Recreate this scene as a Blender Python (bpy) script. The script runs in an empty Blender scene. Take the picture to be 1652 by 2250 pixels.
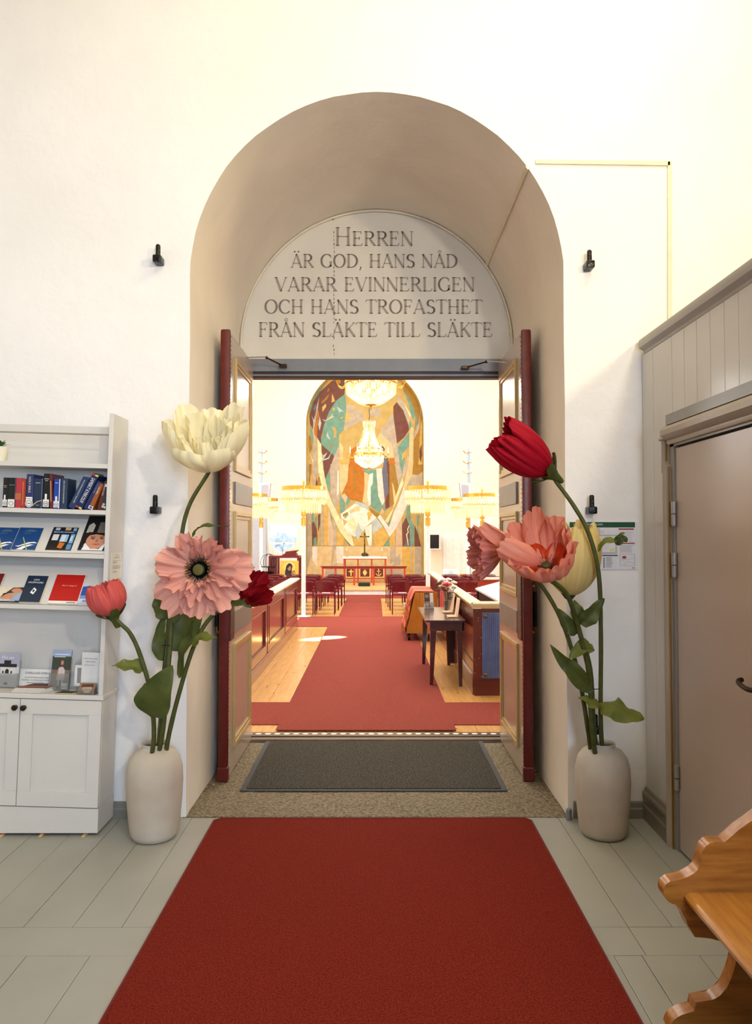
import bpy, bmesh, math, random
from mathutils import Vector, Matrix, Euler, noise
S = bpy.context.scene
C = S.collection
R = math.radians
V = Vector
# ------------------------------------------------------------------ camera
F = 1600.0                                   # focal length in pixels of the 1652x2250 frame
EYE = V((0, 0, 1.6))
cam = bpy.data.cameras.new('camera')
cam.sensor_fit = 'VERTICAL'; cam.sensor_height = 36; cam.lens = F * 36 / 2250
cam.clip_start = .05; cam.clip_end = 100
co = bpy.data.objects.new('camera', cam); C.objects.link(co)
co.location = EYE
co.rotation_euler = (math.pi / 2 + math.atan(47 / F), 0, -2 / F)
S.camera = co
# ------------------------------------------------------------------ world, exposure
W = bpy.data.worlds.new('world'); S.world = W; W.use_nodes = True
W.node_tree.nodes['Background'].inputs[0].default_value = (.75, .85, 1, 1)
W.node_tree.nodes['Background'].inputs[1].default_value = 2.2
S.view_settings.view_transform = 'Standard'; S.view_settings.look = 'None'
S.view_settings.gamma = 1; S.view_settings.use_curve_mapping = False
S.view_settings.exposure = 0.0
# ------------------------------------------------------------------ lights
def area(name, loc, target, sx, sy, power, col):
    l = bpy.data.lights.new(name, 'AREA'); l.shape = 'RECTANGLE'; l.size = sx; l.size_y = sy
    l.energy = power; l.color = col
    o = bpy.data.objects.new(name, l); C.objects.link(o); o.location = loc
    o.rotation_euler = (V(target) - V(loc)).to_track_quat('-Z', 'Y').to_euler()
    return o
WARM = (1, .82, .52)
area('side_spotlight', (2.5, 1.0, 3.5), (-.2, 4.2, 3.4), .25, .25, 52, WARM)           # lamp on the wall above the panelling
area('gallery_spotlight', (1.75, -1.2, 3.55), (.1, 4.2, 3.0), .2, .2, 74, (1, .93, .80))   # lamp under the gallery behind the viewer
area('gallery_lamp', (1.5, 2.6, 5.4), (.9, 4.2, 3.8), 1.4, .4, 44, (1, .78, .36))       # under the gallery ceiling
area('cool_daylight_fill', (1.2, -2.9, 2.1), (-1.9, 4.1, 1.7), 1.1, 1.7, 72, (.56, .73, 1)).data.spread = R(100)  # cool fill added behind the viewer, no window modelled
area('vestibule_fill', (-.3, .6, 5.3), (-.3, 1.2, 0), 2.4, 2.4, 50, (1, .95, .90))  # broad overhead fill added to brighten the vestibule, no fixture
area('nave_fill', (0, 12.5, 8.2), (0, 12.6, 0), 6.5, 10, 950, (1, .99, .97))  # large soft fill added above the nave to brighten it, no fixture
area('nave_window_light', (4.3, 15, 3.6), (-1, 13, 1.2), 3.5, 2.6, 260, (.92, .96, 1))
area('nave_window_light_left', (-4.3, 15, 3.6), (0, 15, 1.2), 3.5, 2.6, 190, (.86, .93, 1))
area('choir_fill', (0, 17.5, 7.6), (0, 22.4, 3.2), 5, 1.5, 150, (1, .98, .95))  # added fill aimed at the altar wall, no fixture
sun = bpy.data.lights.new('sunbeam', 'SPOT'); sun.energy = 80000; sun.spot_size = R(3.4); sun.spot_blend = .25
sun.color = (1, .93, .8); sun.shadow_soft_size = .03
so = bpy.data.objects.new('sunbeam', sun); C.objects.link(so); so.location = (4.25, 13.2, 3.6)
so.rotation_euler = (V((-.78, 11.1, 0)) - V(so.location)).to_track_quat('-Z', 'Y').to_euler()
# ------------------------------------------------------------------ helpers: pixel -> point on a real plane
RM = co.rotation_euler.to_matrix()
def ray(px, py): return RM @ V(((px - 826) / F, (1125 - py) / F, -1))
def P(px, py, Y): d = ray(px, py); return EYE + d * (Y / d.y)
def PZ(px, py, z=0): d = ray(px, py); return EYE + d * ((z - EYE.z) / d.z)
def PX(px, py, x): d = ray(px, py); return EYE + d * (x / d.x)
# ------------------------------------------------------------------ materials
def lin(c):
    r = []
    for v in c[:3]:
        v /= 255.0; r.append(v / 12.92 if v <= .04045 else ((v + .055) / 1.055) ** 2.4)
    return r
MC = {}
def mat(name, rgb, rough=.5, metal=0, var=.06, scale=9, bump=0, bscale=60, coat=0, emit=0, trans=0, stretch=None,
        rgb2=None, transl=0, spec=.5, alpha=1, detail=3, bdist=.01, contrast=None, ior=1.45, uv=False):
    if name in MC: return MC[name]
    m = bpy.data.materials.new(name); MC[name] = m; m.use_nodes = True
    n = m.node_tree.nodes; L = m.node_tree.links; b = n['Principled BSDF']
    c = lin(rgb); tc = n.new('ShaderNodeTexCoord'); src = tc.outputs['UV' if uv else 'Object']
    mp = n.new('ShaderNodeMapping'); L.new(src, mp.inputs[0])
    if stretch: mp.inputs['Scale'].default_value = stretch
    nz = n.new('ShaderNodeTexNoise'); nz.inputs['Scale'].default_value = scale; nz.inputs['Detail'].default_value = detail
    L.new(mp.outputs[0], nz.inputs['Vector'])
    rp = n.new('ShaderNodeValToRGB'); L.new(nz.outputs['Fac'], rp.inputs[0])
    a, e = rp.color_ramp.elements
    lo, hi = contrast or (.3, .7)
    a.position = lo; e.position = hi
    if rgb2: a.color = (*lin(rgb2), 1); e.color = (*c, 1)
    else:
        a.color = (*[x * (1 - var) for x in c], 1); e.color = (*[min(1, x * (1 + var)) for x in c], 1)
    L.new(rp.outputs[0], b.inputs['Base Color'])
    b.inputs['Roughness'].default_value = rough; b.inputs['Metallic'].default_value = metal
    b.inputs['Specular IOR Level'].default_value = spec; b.inputs['Coat Weight'].default_value = coat
    b.inputs['Coat Roughness'].default_value = .12; b.inputs['IOR'].default_value = ior
    b.inputs['Transmission Weight'].default_value = trans
    if emit:
        b.inputs['Emission Color'].default_value = (*c, 1); b.inputs['Emission Strength'].default_value = emit
    if bump:
        bn = n.new('ShaderNodeTexNoise'); bn.inputs['Scale'].default_value = bscale; bn.inputs['Detail'].default_value = 4
        L.new(mp.outputs[0], bn.inputs['Vector'])
        bp = n.new('ShaderNodeBump'); bp.inputs['Strength'].default_value = bump; bp.inputs['Distance'].default_value = bdist
        L.new(bn.outputs['Fac'], bp.inputs['Height']); L.new(bp.outputs[0], b.inputs['Normal'])
    if transl:
        t = n.new('ShaderNodeBsdfTranslucent'); L.new(rp.outputs[0], t.inputs[0])
        mx = n.new('ShaderNodeMixShader'); mx.inputs[0].default_value = transl
        L.new(b.outputs[0], mx.inputs[1]); L.new(t.outputs[0], mx.inputs[2])
        L.new(mx.outputs[0], n['Material Output'].inputs['Surface'])
    return m
def flat(rgb, rough=.6): return mat('print_%d_%d_%d' % tuple(rgb), rgb, rough, var=.03, scale=30)
# ------------------------------------------------------------------ objects
def obj(name, bm, m, parent=None, smooth=False, world=True, auto=None):
    """one mesh object; bm holds world coordinates when world=True and parent is an unrotated Empty"""
    me = bpy.data.meshes.new(name)
    bmesh.ops.recalc_face_normals(bm, faces=bm.faces)
    bm.to_mesh(me); bm.free()
    for x in (m if isinstance(m, (list, tuple)) else [m]): me.materials.append(x)
    if smooth:
        for p in me.polygons: p.use_smooth = True
    o = bpy.data.objects.new(name, me); C.objects.link(o)
    if smooth and auto is not False:
        md = o.modifiers.new('edge', 'EDGE_SPLIT'); md.split_angle = R(auto or 40)
    if parent is not None:
        o.parent = parent
        if world:
            b = V((0, 0, 0)); q = parent
            while q is not None: b += q.location; q = q.parent
            me.transform(Matrix.Translation(-b))
    return o
def setp(o, label=None, cat=None, group=None, kind=None):
    if label: o['label'] = label
    if cat: o['category'] = cat
    if group: o['group'] = group
    if kind: o['kind'] = kind
    return o
def thing(name, label, cat, loc=(0, 0, 0), group=None, rot=(0, 0, 0)):
    o = bpy.data.objects.new(name, None); C.objects.link(o); o.location = loc; o.rotation_euler = rot
    o.empty_display_size = .05
    return setp(o, label, cat, group)
def origin(o):
    """move a top-level mesh's origin to the bottom centre of its mesh"""
    me = o.data; xs = [v.co for v in me.vertices]
    c = V(((min(v.x for v in xs) + max(v.x for v in xs)) / 2, (min(v.y for v in xs) + max(v.y for v in xs)) / 2, min(v.z for v in xs)))
    me.transform(Matrix.Translation(-c)); o.location = c
    return o
def single(name, bm, m, label, cat, group=None, smooth=False, auto=None):
    return setp(origin(obj(name, bm, m, smooth=smooth, auto=auto)), label, cat, group)
def struct(name, bm, m, smooth=False): return setp(obj(name, bm, m, smooth=smooth), kind='structure')
def copy_tree(o, parent=None):
    c = o.copy(); C.objects.link(c)
    if parent is not None: c.parent = parent
    for ch in [q for q in o.children]: copy_tree(ch, c)
    return c
NB = bmesh.new
def face(bm, pts, mi=0):
    f = bm.faces.new([bm.verts.new(p) for p in pts]); f.material_index = mi; return f
def box(bm, x0, x1, y0, y1, z0, z1, bev=0, mi=0, M=None):
    vs = [bm.verts.new((x, y, z)) for x in (x0, x1) for y in (y0, y1) for z in (z0, z1)]
    fs = [bm.faces.new([vs[i] for i in q]) for q in ((0, 1, 3, 2), (4, 6, 7, 5), (0, 4, 5, 1), (2, 3, 7, 6), (0, 2, 6, 4), (1, 5, 7, 3))]
    for f in fs: f.material_index = mi
    if M is not None:
        for v in vs: v.co = M @ v.co
    if bev:
        es = list({e for f in fs for e in f.edges})
        bmesh.ops.bevel(bm, geom=es, offset=bev, segments=2, affect='EDGES', profile=.5, clamp_overlap=True)
    return bm
def ring(bm, c, t, r, n, ref=None):
    t = t.normalized(); a = V((0, 0, 1)) if abs(t.z) < .9 else V((1, 0, 0))
    if ref is not None: a = ref
    u = t.cross(a).normalized(); w = t.cross(u).normalized()
    return [bm.verts.new(c + u * (r * math.cos(6.28318 * k / n)) + w * (r * math.sin(6.28318 * k / n))) for k in range(n)]
def tube(bm, pts, r, n=8, mi=0, cap=True):
    pts = [V(p) for p in pts]; rs = r if isinstance(r, (list, tuple)) else [r] * len(pts)
    prev = None; ref = None
    for i, p in enumerate(pts):
        t = (pts[min(i + 1, len(pts) - 1)] - pts[max(i - 1, 0)])
        if ref is None:
            tt = t.normalized(); ref = V((0, 0, 1)) if abs(tt.z) < .9 else V((1, 0, 0))
        rg = ring(bm, p, t, rs[i], n, ref)
        tn = t.normalized(); ref2 = (tn.cross(ref).normalized()).cross(tn); ref = ref2 if ref2.length > .1 else ref
        if prev:
            for k in range(n):
                f = bm.faces.new((prev[k], prev[(k + 1) % n], rg[(k + 1) % n], rg[k])); f.material_index = mi
        elif cap: f = bm.faces.new(rg[::-1]); f.material_index = mi
        prev = rg
    if cap: f = bm.faces.new(prev); f.material_index = mi
    return bm
def cyl(bm, a, b, r, r2=None, n=14, mi=0): return tube(bm, [a, b], [r, r if r2 is None else r2], n, mi)
def lathe(bm, prof, c=(0, 0, 0), n=32, mi=0, M=None):
    rows = []
    for r, z in prof:
        if r < 1e-5: rows.append([bm.verts.new((c[0], c[1], c[2] + z))])
        else: rows.append([bm.verts.new((c[0] + r * math.cos(6.28318 * k / n), c[1] + r * math.sin(6.28318 * k / n), c[2] + z)) for k in range(n)])
    for a, b in zip(rows, rows[1:]):
        for k in range(n):
            if len(a) == 1 and len(b) == 1: continue
            if len(a) == 1: f = bm.faces.new((a[0], b[(k + 1) % n], b[k]))
            elif len(b) == 1: f = bm.faces.new((a[k], a[(k + 1) % n], b[0]))
            else: f = bm.faces.new((a[k], a[(k + 1) % n], b[(k + 1) % n], b[k]))
            f.material_index = mi
    if M is not None:
        for r_ in rows:
            for v in r_: v.co = M @ v.co
    return bm
def prism(bm, poly, f3, d, mi=0, bev=0):
    """poly: 2D points; f3(a,b) -> Vector on the first face; d: extrusion vector"""
    n = len(poly); d = V(d)
    A = [bm.verts.new(f3(*p)) for p in poly]; B = [bm.verts.new(f3(*p) + d) for p in poly]
    fs = [bm.faces.new(A), bm.faces.new(B[::-1])]
    for k in range(n): fs.append(bm.faces.new((A[k], B[k], B[(k + 1) % n], A[(k + 1) % n])))
    for f in fs: f.material_index = mi
    if bev:
        es = [e for f in fs[:2] for e in f.edges]
        bmesh.ops.bevel(bm, geom=es, offset=bev, segments=2, affect='EDGES', clamp_overlap=True)
    return bm
def ball(bm, c, r, n=10, mi=0, sz=1):
    return lathe(bm, [(r * math.sin(math.pi * i / (n // 2 + 1)) if 0 < i < n // 2 + 1 else 0, -r * sz * math.cos(math.pi * i / (n // 2 + 1))) for i in range(n // 2 + 2)], c, n, mi)
def ell(cx, cy, rx, ry, n=14, a0=0, a1=360): return [(cx + rx * math.cos(R(a0 + (a1 - a0) * k / n)), cy + ry * math.sin(R(a0 + (a1 - a0) * k / n))) for k in range(n + (a1 - a0 < 360))]
def spline(pts, n=6):
    pts = [V(p) for p in pts]; q = [2 * pts[0] - pts[1]] + pts + [2 * pts[-1] - pts[-2]]; out = []
    for i in range(1, len(q) - 2):
        for k in range(n):
            t = k / n; a, b, c, d = q[i - 1:i + 3]
            out.append(.5 * ((2 * b) + (c - a) * t + (2 * a - 5 * b + 4 * c - d) * t * t + (3 * b - a - 3 * c + d) * t ** 3))
    return out + [pts[-1]]
# flat print on a face: o = lower-left corner, ux/uy = edge vectors of the whole sheet (unit square coordinates)
def prints(name, shapes, o, ux, uy, parent=None, eps=.0006, world=True):
    o, ux, uy = V(o), V(ux), V(uy); nn = ux.cross(uy).normalized()
    bm = NB(); cols = []; mats = []
    for k, (col, poly) in enumerate(shapes):
        if col not in cols: cols.append(col); mats.append(flat(col))
        h = eps * (1 + .35 * k) if eps * .35 * len(shapes) < .004 else eps + .004 * k / len(shapes)
        try: face(bm, [o + ux * a + uy * b + nn * h for a, b in poly], cols.index(col))
        except ValueError: pass
    bm.normal_update(); bmesh.ops.triangulate(bm, faces=bm.faces)
    me = bpy.data.meshes.new(name); bm.to_mesh(me); bm.free()
    for x in mats: me.materials.append(x)
    q = bpy.data.objects.new(name, me); C.objects.link(q)
    if parent is not None:
        q.parent = parent
        if world: me.transform(Matrix.Translation(-parent.location))
    return q
def rc(a, b, c, d): return [(a, b), (c, b), (c, d), (a, d)]
def lines(col, x0, x1, y0, y1, n, th=.4, seed=1, rag=.25):
    rd = random.Random(seed); h = (y1 - y0) / n
    return [(col, rc(x0, y0 + k * h, x1 - rd.random() * rag * (x1 - x0), y0 + (k + th) * h)) for k in range(n)]
def text(name, s, m, o, ux, uy, size, parent=None, align='LEFT', eps=.002, world=True, sx=1):
    """built-in font set in the plane of unit vectors ux, uy"""
    cu = bpy.data.curves.new(name, 'FONT'); cu.body = s; cu.size = size; cu.align_x = align; cu.resolution_u = 2
    t = bpy.data.objects.new(name, cu); C.objects.link(t)
    dg = bpy.context.evaluated_depsgraph_get()
    me = bpy.data.meshes.new_from_object(t.evaluated_get(dg)); bpy.data.objects.remove(t); me.name = name
    ux, uy = V(ux).normalized(), V(uy).normalized(); nn = ux.cross(uy); o = V(o) + nn * eps
    M = Matrix((( ux.x * sx, uy.x, nn.x, o.x), (ux.y * sx, uy.y, nn.y, o.y), (ux.z * sx, uy.z, nn.z, o.z), (0, 0, 0, 1)))
    me.transform(M); me.materials.clear(); me.materials.append(m)
    q = bpy.data.objects.new(name, me); C.objects.link(q)
    if parent is not None:
        q.parent = parent
        if world: me.transform(Matrix.Translation(-parent.location))
    return q
# ================================================================== SETTING: vestibule
YW, YB = 4.156, 5.70                     # front of the thick wall, back of its deep arch
AX, AR, AZ = .011, 1.077, 3.086          # arch axis, radius, springing height
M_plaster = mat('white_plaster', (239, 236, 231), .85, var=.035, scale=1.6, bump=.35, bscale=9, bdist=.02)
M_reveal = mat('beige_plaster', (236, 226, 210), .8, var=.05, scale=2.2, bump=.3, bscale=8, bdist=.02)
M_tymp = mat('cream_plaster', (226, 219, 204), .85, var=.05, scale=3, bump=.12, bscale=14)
M_ceil = mat('ceiling_paint', (235, 228, 212), .9)
M_panel = mat('taupe_panel_paint', (198, 194, 186), .24, var=.035, scale=3, bump=.05, bscale=5)
M_trim = mat('taupe_trim_paint', (160, 154, 146), .4, var=.05)
M_gold = mat('gold_paint', (150, 112, 48), .35, .5)
M_floor = mat('grey_green_floor_paint', (158, 157, 147), .36, var=.05, scale=2.5, bump=.05, bscale=14)
M_stone = mat('rough_granite', (150, 135, 108), .95, var=.3, scale=60, bump=.9, bscale=45, rgb2=(98, 86, 66), bdist=.02, contrast=(.35, .68))
M_gap = mat('floor_gap_dirt', (40, 36, 30), .9)
def archpts(n=40, r=AR, jit=0):
    rd = random.Random(4); pts = [(AX - r, 0)]
    for k in range(1, 8): pts.append((AX - r + rd.uniform(-jit, jit), AZ * k / 8))
    for k in range(n + 1):
        a = math.pi * (1 - k / n); rr = r + rd.uniform(-jit, jit) * .7
        pts.append((AX + rr * math.cos(a), AZ + rr * math.sin(a)))
    for k in range(7, 0, -1): pts.append((AX + r + rd.uniform(-jit, jit), AZ * k / 8))
    pts.append((AX + r, 0)); return pts
ap = archpts(jit=.003)
wb = bpy.data.objects.new('wall_back', None); C.objects.link(wb); wb['kind'] = 'structure'
bm = NB(); TOP = 5.6
face(bm, [(-3.4, YW, 0), (ap[0][0], YW, 0)] + [(x, YW, z) for x, z in ap[1:8]] + [(ap[8][0], YW, ap[8][1]), (ap[8][0], YW, TOP), (-3.4, YW, TOP)])
face(bm, [(4.4, YW, 0), (4.4, YW, TOP), (ap[-9][0], YW, TOP)] + [(x, YW, z) for x, z in ap[-9:]])
for a, b in zip(ap[8:-9], ap[9:-8]): face(bm, [(a[0], YW, a[1]), (b[0], YW, b[1]), (b[0], YW, TOP), (a[0], YW, TOP)])
bmesh.ops.remove_doubles(bm, verts=bm.verts, dist=1e-5)
obj('wall_face', bm, M_plaster, wb)
bm = NB(); rows = []
for j in range(9):
    y = YW + (YB - YW) * j / 8
    rows.append([bm.verts.new((x + (0 if j == 0 else .004 * noise.noise(V((x * 3, y * 4, z * 3)))), y, z)) for x, z in ap])
for a, b in zip(rows, rows[1:]):
    for k in range(len(ap) - 1): bm.faces.new((a[k], a[k + 1], b[k + 1], b[k]))
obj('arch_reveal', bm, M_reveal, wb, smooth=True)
bm = NB(); ZL = 2.83
tp = [(x, z) for x, z in ap if z > ZL + .02]
face(bm, [(ap[0][0], YB, ZL)] + [(x, YB, z) for x, z in tp] + [(ap[-1][0], YB, ZL)])
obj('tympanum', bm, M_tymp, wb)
bm = NB()                                 # narrow jamb walls beside the door frame, and nave face of the wall
for s in (-1, 1):
    x0, x1 = sorted((AX + s * 1.02, AX + s * 1.10)); box(bm, x0, x1, YB - .01, YB + .06, 0, ZL + .1)
    x0, x1 = sorted((AX + s * 1.02, AX + s * 4.6)); box(bm, x0, x1, YB + .01, YB + .06, 0, 8.6)
box(bm, -1.1, 1.1, YB + .01, YB + .06, 2.97, 8.6)
obj('nave_side_face', bm, M_plaster, wb)
# cracks in the tympanum: a fine ragged line and chips
bm = NB(); rd = random.Random(3)
for k in range(34):
    y = 500 + k * 8.6
    if rd.random() < .25: continue
    p = P(734 - (y - 480) * .003 + rd.uniform(-1, 1), y, YB - .002); w = rd.uniform(.0015, .004)
    face(bm, [p + V((-w, 0, 0)), p + V((w, 0, .004)), p + V((w * .6, 0, -.015)), p + V((-w, 0, -.018))])
p = P(731, 470, YB - .002); face(bm, [p + V((-.008, 0, .02)), p + V((.006, 0, .02)), p + V((.008, 0, -.05)), p + V((-.004, 0, -.05))], 1)
obj('plaster_crack', bm, [mat('crack_grey', (120, 108, 92), .9), mat('crack_brown', (150, 105, 55), .9)], wb)
# other vestibule walls, ceiling
def wallbox(name, *a, m=M_plaster): bm = NB(); box(bm, *a); return struct(name, bm, m)
wallbox('wall_left', -3.5, -3.4, -3.5, YW, 0, TOP)
wallbox('wall_outer_right', 4.4, 4.5, -3.5, YW, 0, TOP)
wallbox('wall_rear', -3.5, 4.5, -3.6, -3.5, 0, TOP)
wallbox('ceiling', -3.5, 4.5, -3.6, YW, TOP, TOP + .1, m=M_ceil)
# floor with painted planks
fl = bpy.data.objects.new('floor', None); C.objects.link(fl); fl['kind'] = 'structure'
bm = NB(); box(bm, -3.5, 4.5, -3.5, YW + .02, -.12, -.03); obj('floor_base', bm, M_gap, fl)
rd = random.Random(8)
def plank(x0, x1, y0, y1, par=fl, m=M_floor, z=0, name='floor_plank', g=.0012, t=.03):
    bm = NB(); dz = rd.uniform(-.0012, .0004)
    box(bm, x0 + g, x1 - g, y0 + g, y1 - g, z - t, z + dz, bev=.0012)
    return obj(name, bm, m, par)
x = -3.4; edges = [-3.4]
while x < 4.4:
    x += rd.choice((.18, .2, .2, .22)); edges.append(x)
fix = [-1.43, -1.23, -1.03, -.90, -.64, .63, .83, 1.03, 1.21, 1.41, 1.61]
back = [e for e in edges if e < -1.55] + fix + [e for e in edges if e > 1.72]
for a, b in zip(back, back[1:]): plank(a, b, 3.01, YW + .02)
for a, b in zip([-3.4, -2.2, -.82, .4, 1.03, 2.4], [-2.2, -.82, .4, 1.03, 2.4, 4.4]): plank(a, b, 2.81, 3.01)
fr = [e for e in edges if e < -1.45] + [-1.32, -1.08, -.86, -.62, -.4, -.18, .04, .26, .48, .7, .905, 1.012, 1.23, 1.45] + [e for e in edges if e > 1.56]
for a, b in zip(fr, fr[1:]): plank(a, b, -3.4, 2.81)
# granite slab in the arch
bm = NB(); box(bm, AX - AR - .02, AX + AR + .02, YW - .005, 5.6, -.08, .004)
bmesh.ops.subdivide_edges(bm, edges=[e for e in bm.edges], cuts=14, use_grid_fill=True)
for v in bm.verts:
    if v.co.z > 0: v.co.z += .004 * noise.noise(v.co * 9)
setp(obj('trim_stone_sill', bm, M_stone, smooth=True), kind='structure')
# chips of plaster along the foot of the reveal
bm = NB(); rd = random.Random(12)
for k in range(26):
    s = rd.choice((-1, 1)); y = rd.uniform(YW - .01, 5.2); x = AX + s * (AR - abs(rd.gauss(.012, .022))); r = rd.uniform(.002, .008)
    prism(bm, ell(x, y, r, r * .7, 5, rd.uniform(0, 60), 360), lambda a, b: V((a, b, .003)), (0, 0, rd.uniform(.002, .006)))
setp(origin(obj('plaster_crumb', bm, mat('dusty_plaster', (176, 168, 152), .9))), 'small white plaster crumbs along the foot of the arch walls', 'debris', kind='stuff')
# ---- right-hand panelled partition
XP, ZP = 1.53, 2.62
wr = bpy.data.objects.new('wall_right', None); C.objects.link(wr); wr['kind'] = 'structure'
bm = NB(); box(bm, XP + .02, XP + .06, -2.5, YW, 0, ZP); obj('partition_core', bm, M_gap, wr)
def board(y0, y1, z0=0, z1=ZP):
    bm = NB(); box(bm, XP, XP + .03, y0 + .0012, y1 - .0012, z0, z1, bev=.002); return obj('panel_board', bm, M_panel, wr)
by = [YW - .012, 3.985, 3.73, 3.58, 3.44, 3.30, 3.165, 3.04, 2.9, 2.72]
DY0, DY1, DZ = 2.79, 3.715, 2.045        # doorway in the partition
for a, b in zip(by, by[1:]):
    if a > DY1 + .02: board(b, a)
    else: board(b, a, DZ + .06)
y = 2.72
while y > -2.4: board(y - .2, y); y -= .2
bm = NB()
prof = [(0, 0), (.022, .0), (.022, .02), (.034, .03), (.034, .045), (.06, .062), (.064, .085), (.06, .105), (.045, .118), (0, .12)]
prism(bm, prof, lambda a, b: V((XP - a + .03, -2.5, ZP - .03 + b)), (0, 2.5 + YW - .045, 0))
obj('trim_cap', bm, M_trim, wr, smooth=True, auto=30)
for nm, y0, y1 in (('baseboard_right', DY1 + .085, YW - .005), ('baseboard_right_near', -2.5, 2.64)):
    bm = NB()
    prism(bm, [(0, 0), (.026, 0), (.026, .075), (.02, .085), (.02, .125), (.024, .13), (.022, .145), (.012, .155), (.008, .17), (0, .175)],
          lambda a, b: V((XP - a, y0, b)), (0, y1 - y0, 0))
    obj('baseboard', bm, mat('dark_taupe_paint', (124, 114, 98), .4), wr, smooth=True, auto=30)
for nm, x0, x1 in (('baseboard_back_left', -3.4, AX - AR - .03), ('baseboard_back_right', AX + AR + .03, XP)):
    bm = NB(); prism(bm, [(0, 0), (.022, 0), (.022, .05), (.016, .058), (.014, .085), (0, .09)], lambda a, b: V((x0, YW - a, b)), (x1 - x0, 0, 0))
    setp(obj(nm, bm, mat('grey_baseboard_paint', (130, 127, 116), .4), smooth=True, auto=30), kind='structure')
# ---- door_1 in the partition
d1 = bpy.data.objects.new('door_1', None); C.objects.link(d1); d1.location = (XP, DY1, 0); d1['kind'] = 'structure'
M_leaf = mat('taupe_door_paint', (174, 157, 142), .28, var=.05, scale=1.5)
bm = NB(); box(bm, XP + .002, XP + .05, DY0, DY1 - .012, .012, DZ - .01, bev=.003); obj('door_leaf', bm, M_leaf, d1)
bm = NB(); box(bm, XP - .006, XP + .05, DY1 - .01, DY1 + .035, 0, DZ + .02); box(bm, XP - .006, XP + .05, DY0 - .04, DY0 - .002, 0, DZ + .02)
box(bm, XP - .006, XP + .05, DY0 - .04, DY1 + .035, DZ, DZ + .035); obj('door_frame', bm, mat('grey_frame_paint', (136, 132, 126), .35), d1)
def arch_prof(w): return [(0, 0), (.012, 0), (.016, .008), (.016, .016), (.03, .022), (.036, w * .55), (.03, w * .85), (.018, w), (0, w)]
M_arch = mat('taupe_architrave_paint', (160, 146, 126), .36, var=.04)
bm = NB(); prism(bm, arch_prof(.062), lambda a, b: V((XP - a, DY1 + .028 + b, 0)), (0, 0, DZ - .09)); obj('architrave', bm, M_arch, d1, smooth=True, auto=30)
bm = NB(); prism(bm, arch_prof(.062), lambda a, b: V((XP - a, DY0 - .034 - b, 0)), (0, 0, DZ - .09)); obj('architrave', bm, M_arch, d1, smooth=True, auto=30)
for y0, y1 in ((DY1 + .05, DY1 + .115), (DY0 - .15, DY0 - .02)):
    bm = NB(); prism(bm, arch_prof(.05), lambda a, b: V((XP - a, (y0 + b * .9 if y0 > 3 else y1 - .05 + b), DZ - .13)), (0, 0, .17))
    prism(bm, arch_prof(.05), lambda a, b: V((XP - a, y0, DZ + .02 + b)), (0, y1 - y0, 0)); obj('architrave_ear', bm, M_arch, d1, smooth=True, auto=30)
bm = NB(); prism(bm, [(0, 0), (.02, 0), (.024, .01), (.024, .02), (.04, .028), (.058, .045), (.06, .07), (.052, .085), (.02, .1), (.0, .1)],
                 lambda a, b: V((XP - a, DY0 + .02, DZ + .012 + b)), (0, DY1 - DY0 + .012, 0)); obj('door_cornice', bm, M_arch, d1, smooth=True, auto=30)
bm = NB(); box(bm, XP - .03, XP, DY0 + .02, DY1 + .03, DZ + .112, DZ + .165); obj('frieze_board', bm, mat('grey_frame_paint', (136, 132, 126), .35), d1)
bm = NB(); box(bm, XP - .02, XP - .013, DY1 + .024, DY1 + .032, 0, DZ - .1); obj('gold_line', bm, M_gold, d1)
bm = NB(); box(bm, XP - .021, XP - .014, DY1 + .052, DY1 + .058, DZ - .07, DZ + .02); obj('gold_line', bm, M_gold, d1)
M_hinge = mat('pale_metal_paint', (150, 146, 140), .35, .3)
for zc in (1.70, 1.44, .37):
    bm = NB(); yc = DY1 - .016
    cyl(bm, (XP - .012, yc, zc - .06), (XP - .012, yc, zc - .004), .0125); cyl(bm, (XP - .012, yc, zc + .002), (XP - .012, yc, zc + .062), .0135); ball(bm, (XP - .012, yc, zc - .06), .009, 8)
    obj('hinge', bm, M_hinge, d1, smooth=True)
M_bronze = mat('dark_bronze', (66, 50, 34), .28, .9, var=.2)
ph = PX(1640, 1512, XP - .06); yh, zh = DY0 + .06, ph.z
bm = NB(); cyl(bm, (XP, yh, zh + .01), (XP - .012, yh, zh + .01), .028, n=20); cyl(bm, (XP - .01, yh, zh), (XP - .055, yh, zh), .011)
tube(bm, spline([(XP - .055, yh, zh), (XP - .062, yh + .04, zh - .002), (XP - .06, yh + .09, zh + .002), (XP - .055, yh + .125, zh + .012), (XP - .035, yh + .135, zh + .016)]), .0105, 10)
obj('door_handle', bm, M_bronze, d1, smooth=True)
bm = NB(); cyl(bm, (XP, yh + .005, zh + .115), (XP - .02, yh + .005, zh + .115), .024, .019, n=8); cyl(bm, (XP - .02, yh + .005, zh + .115), (XP - .028, yh + .005, zh + .115), .012)
obj('lock_cylinder', bm, mat('aged_brass', (120, 92, 48), .3, .9), d1)
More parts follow.
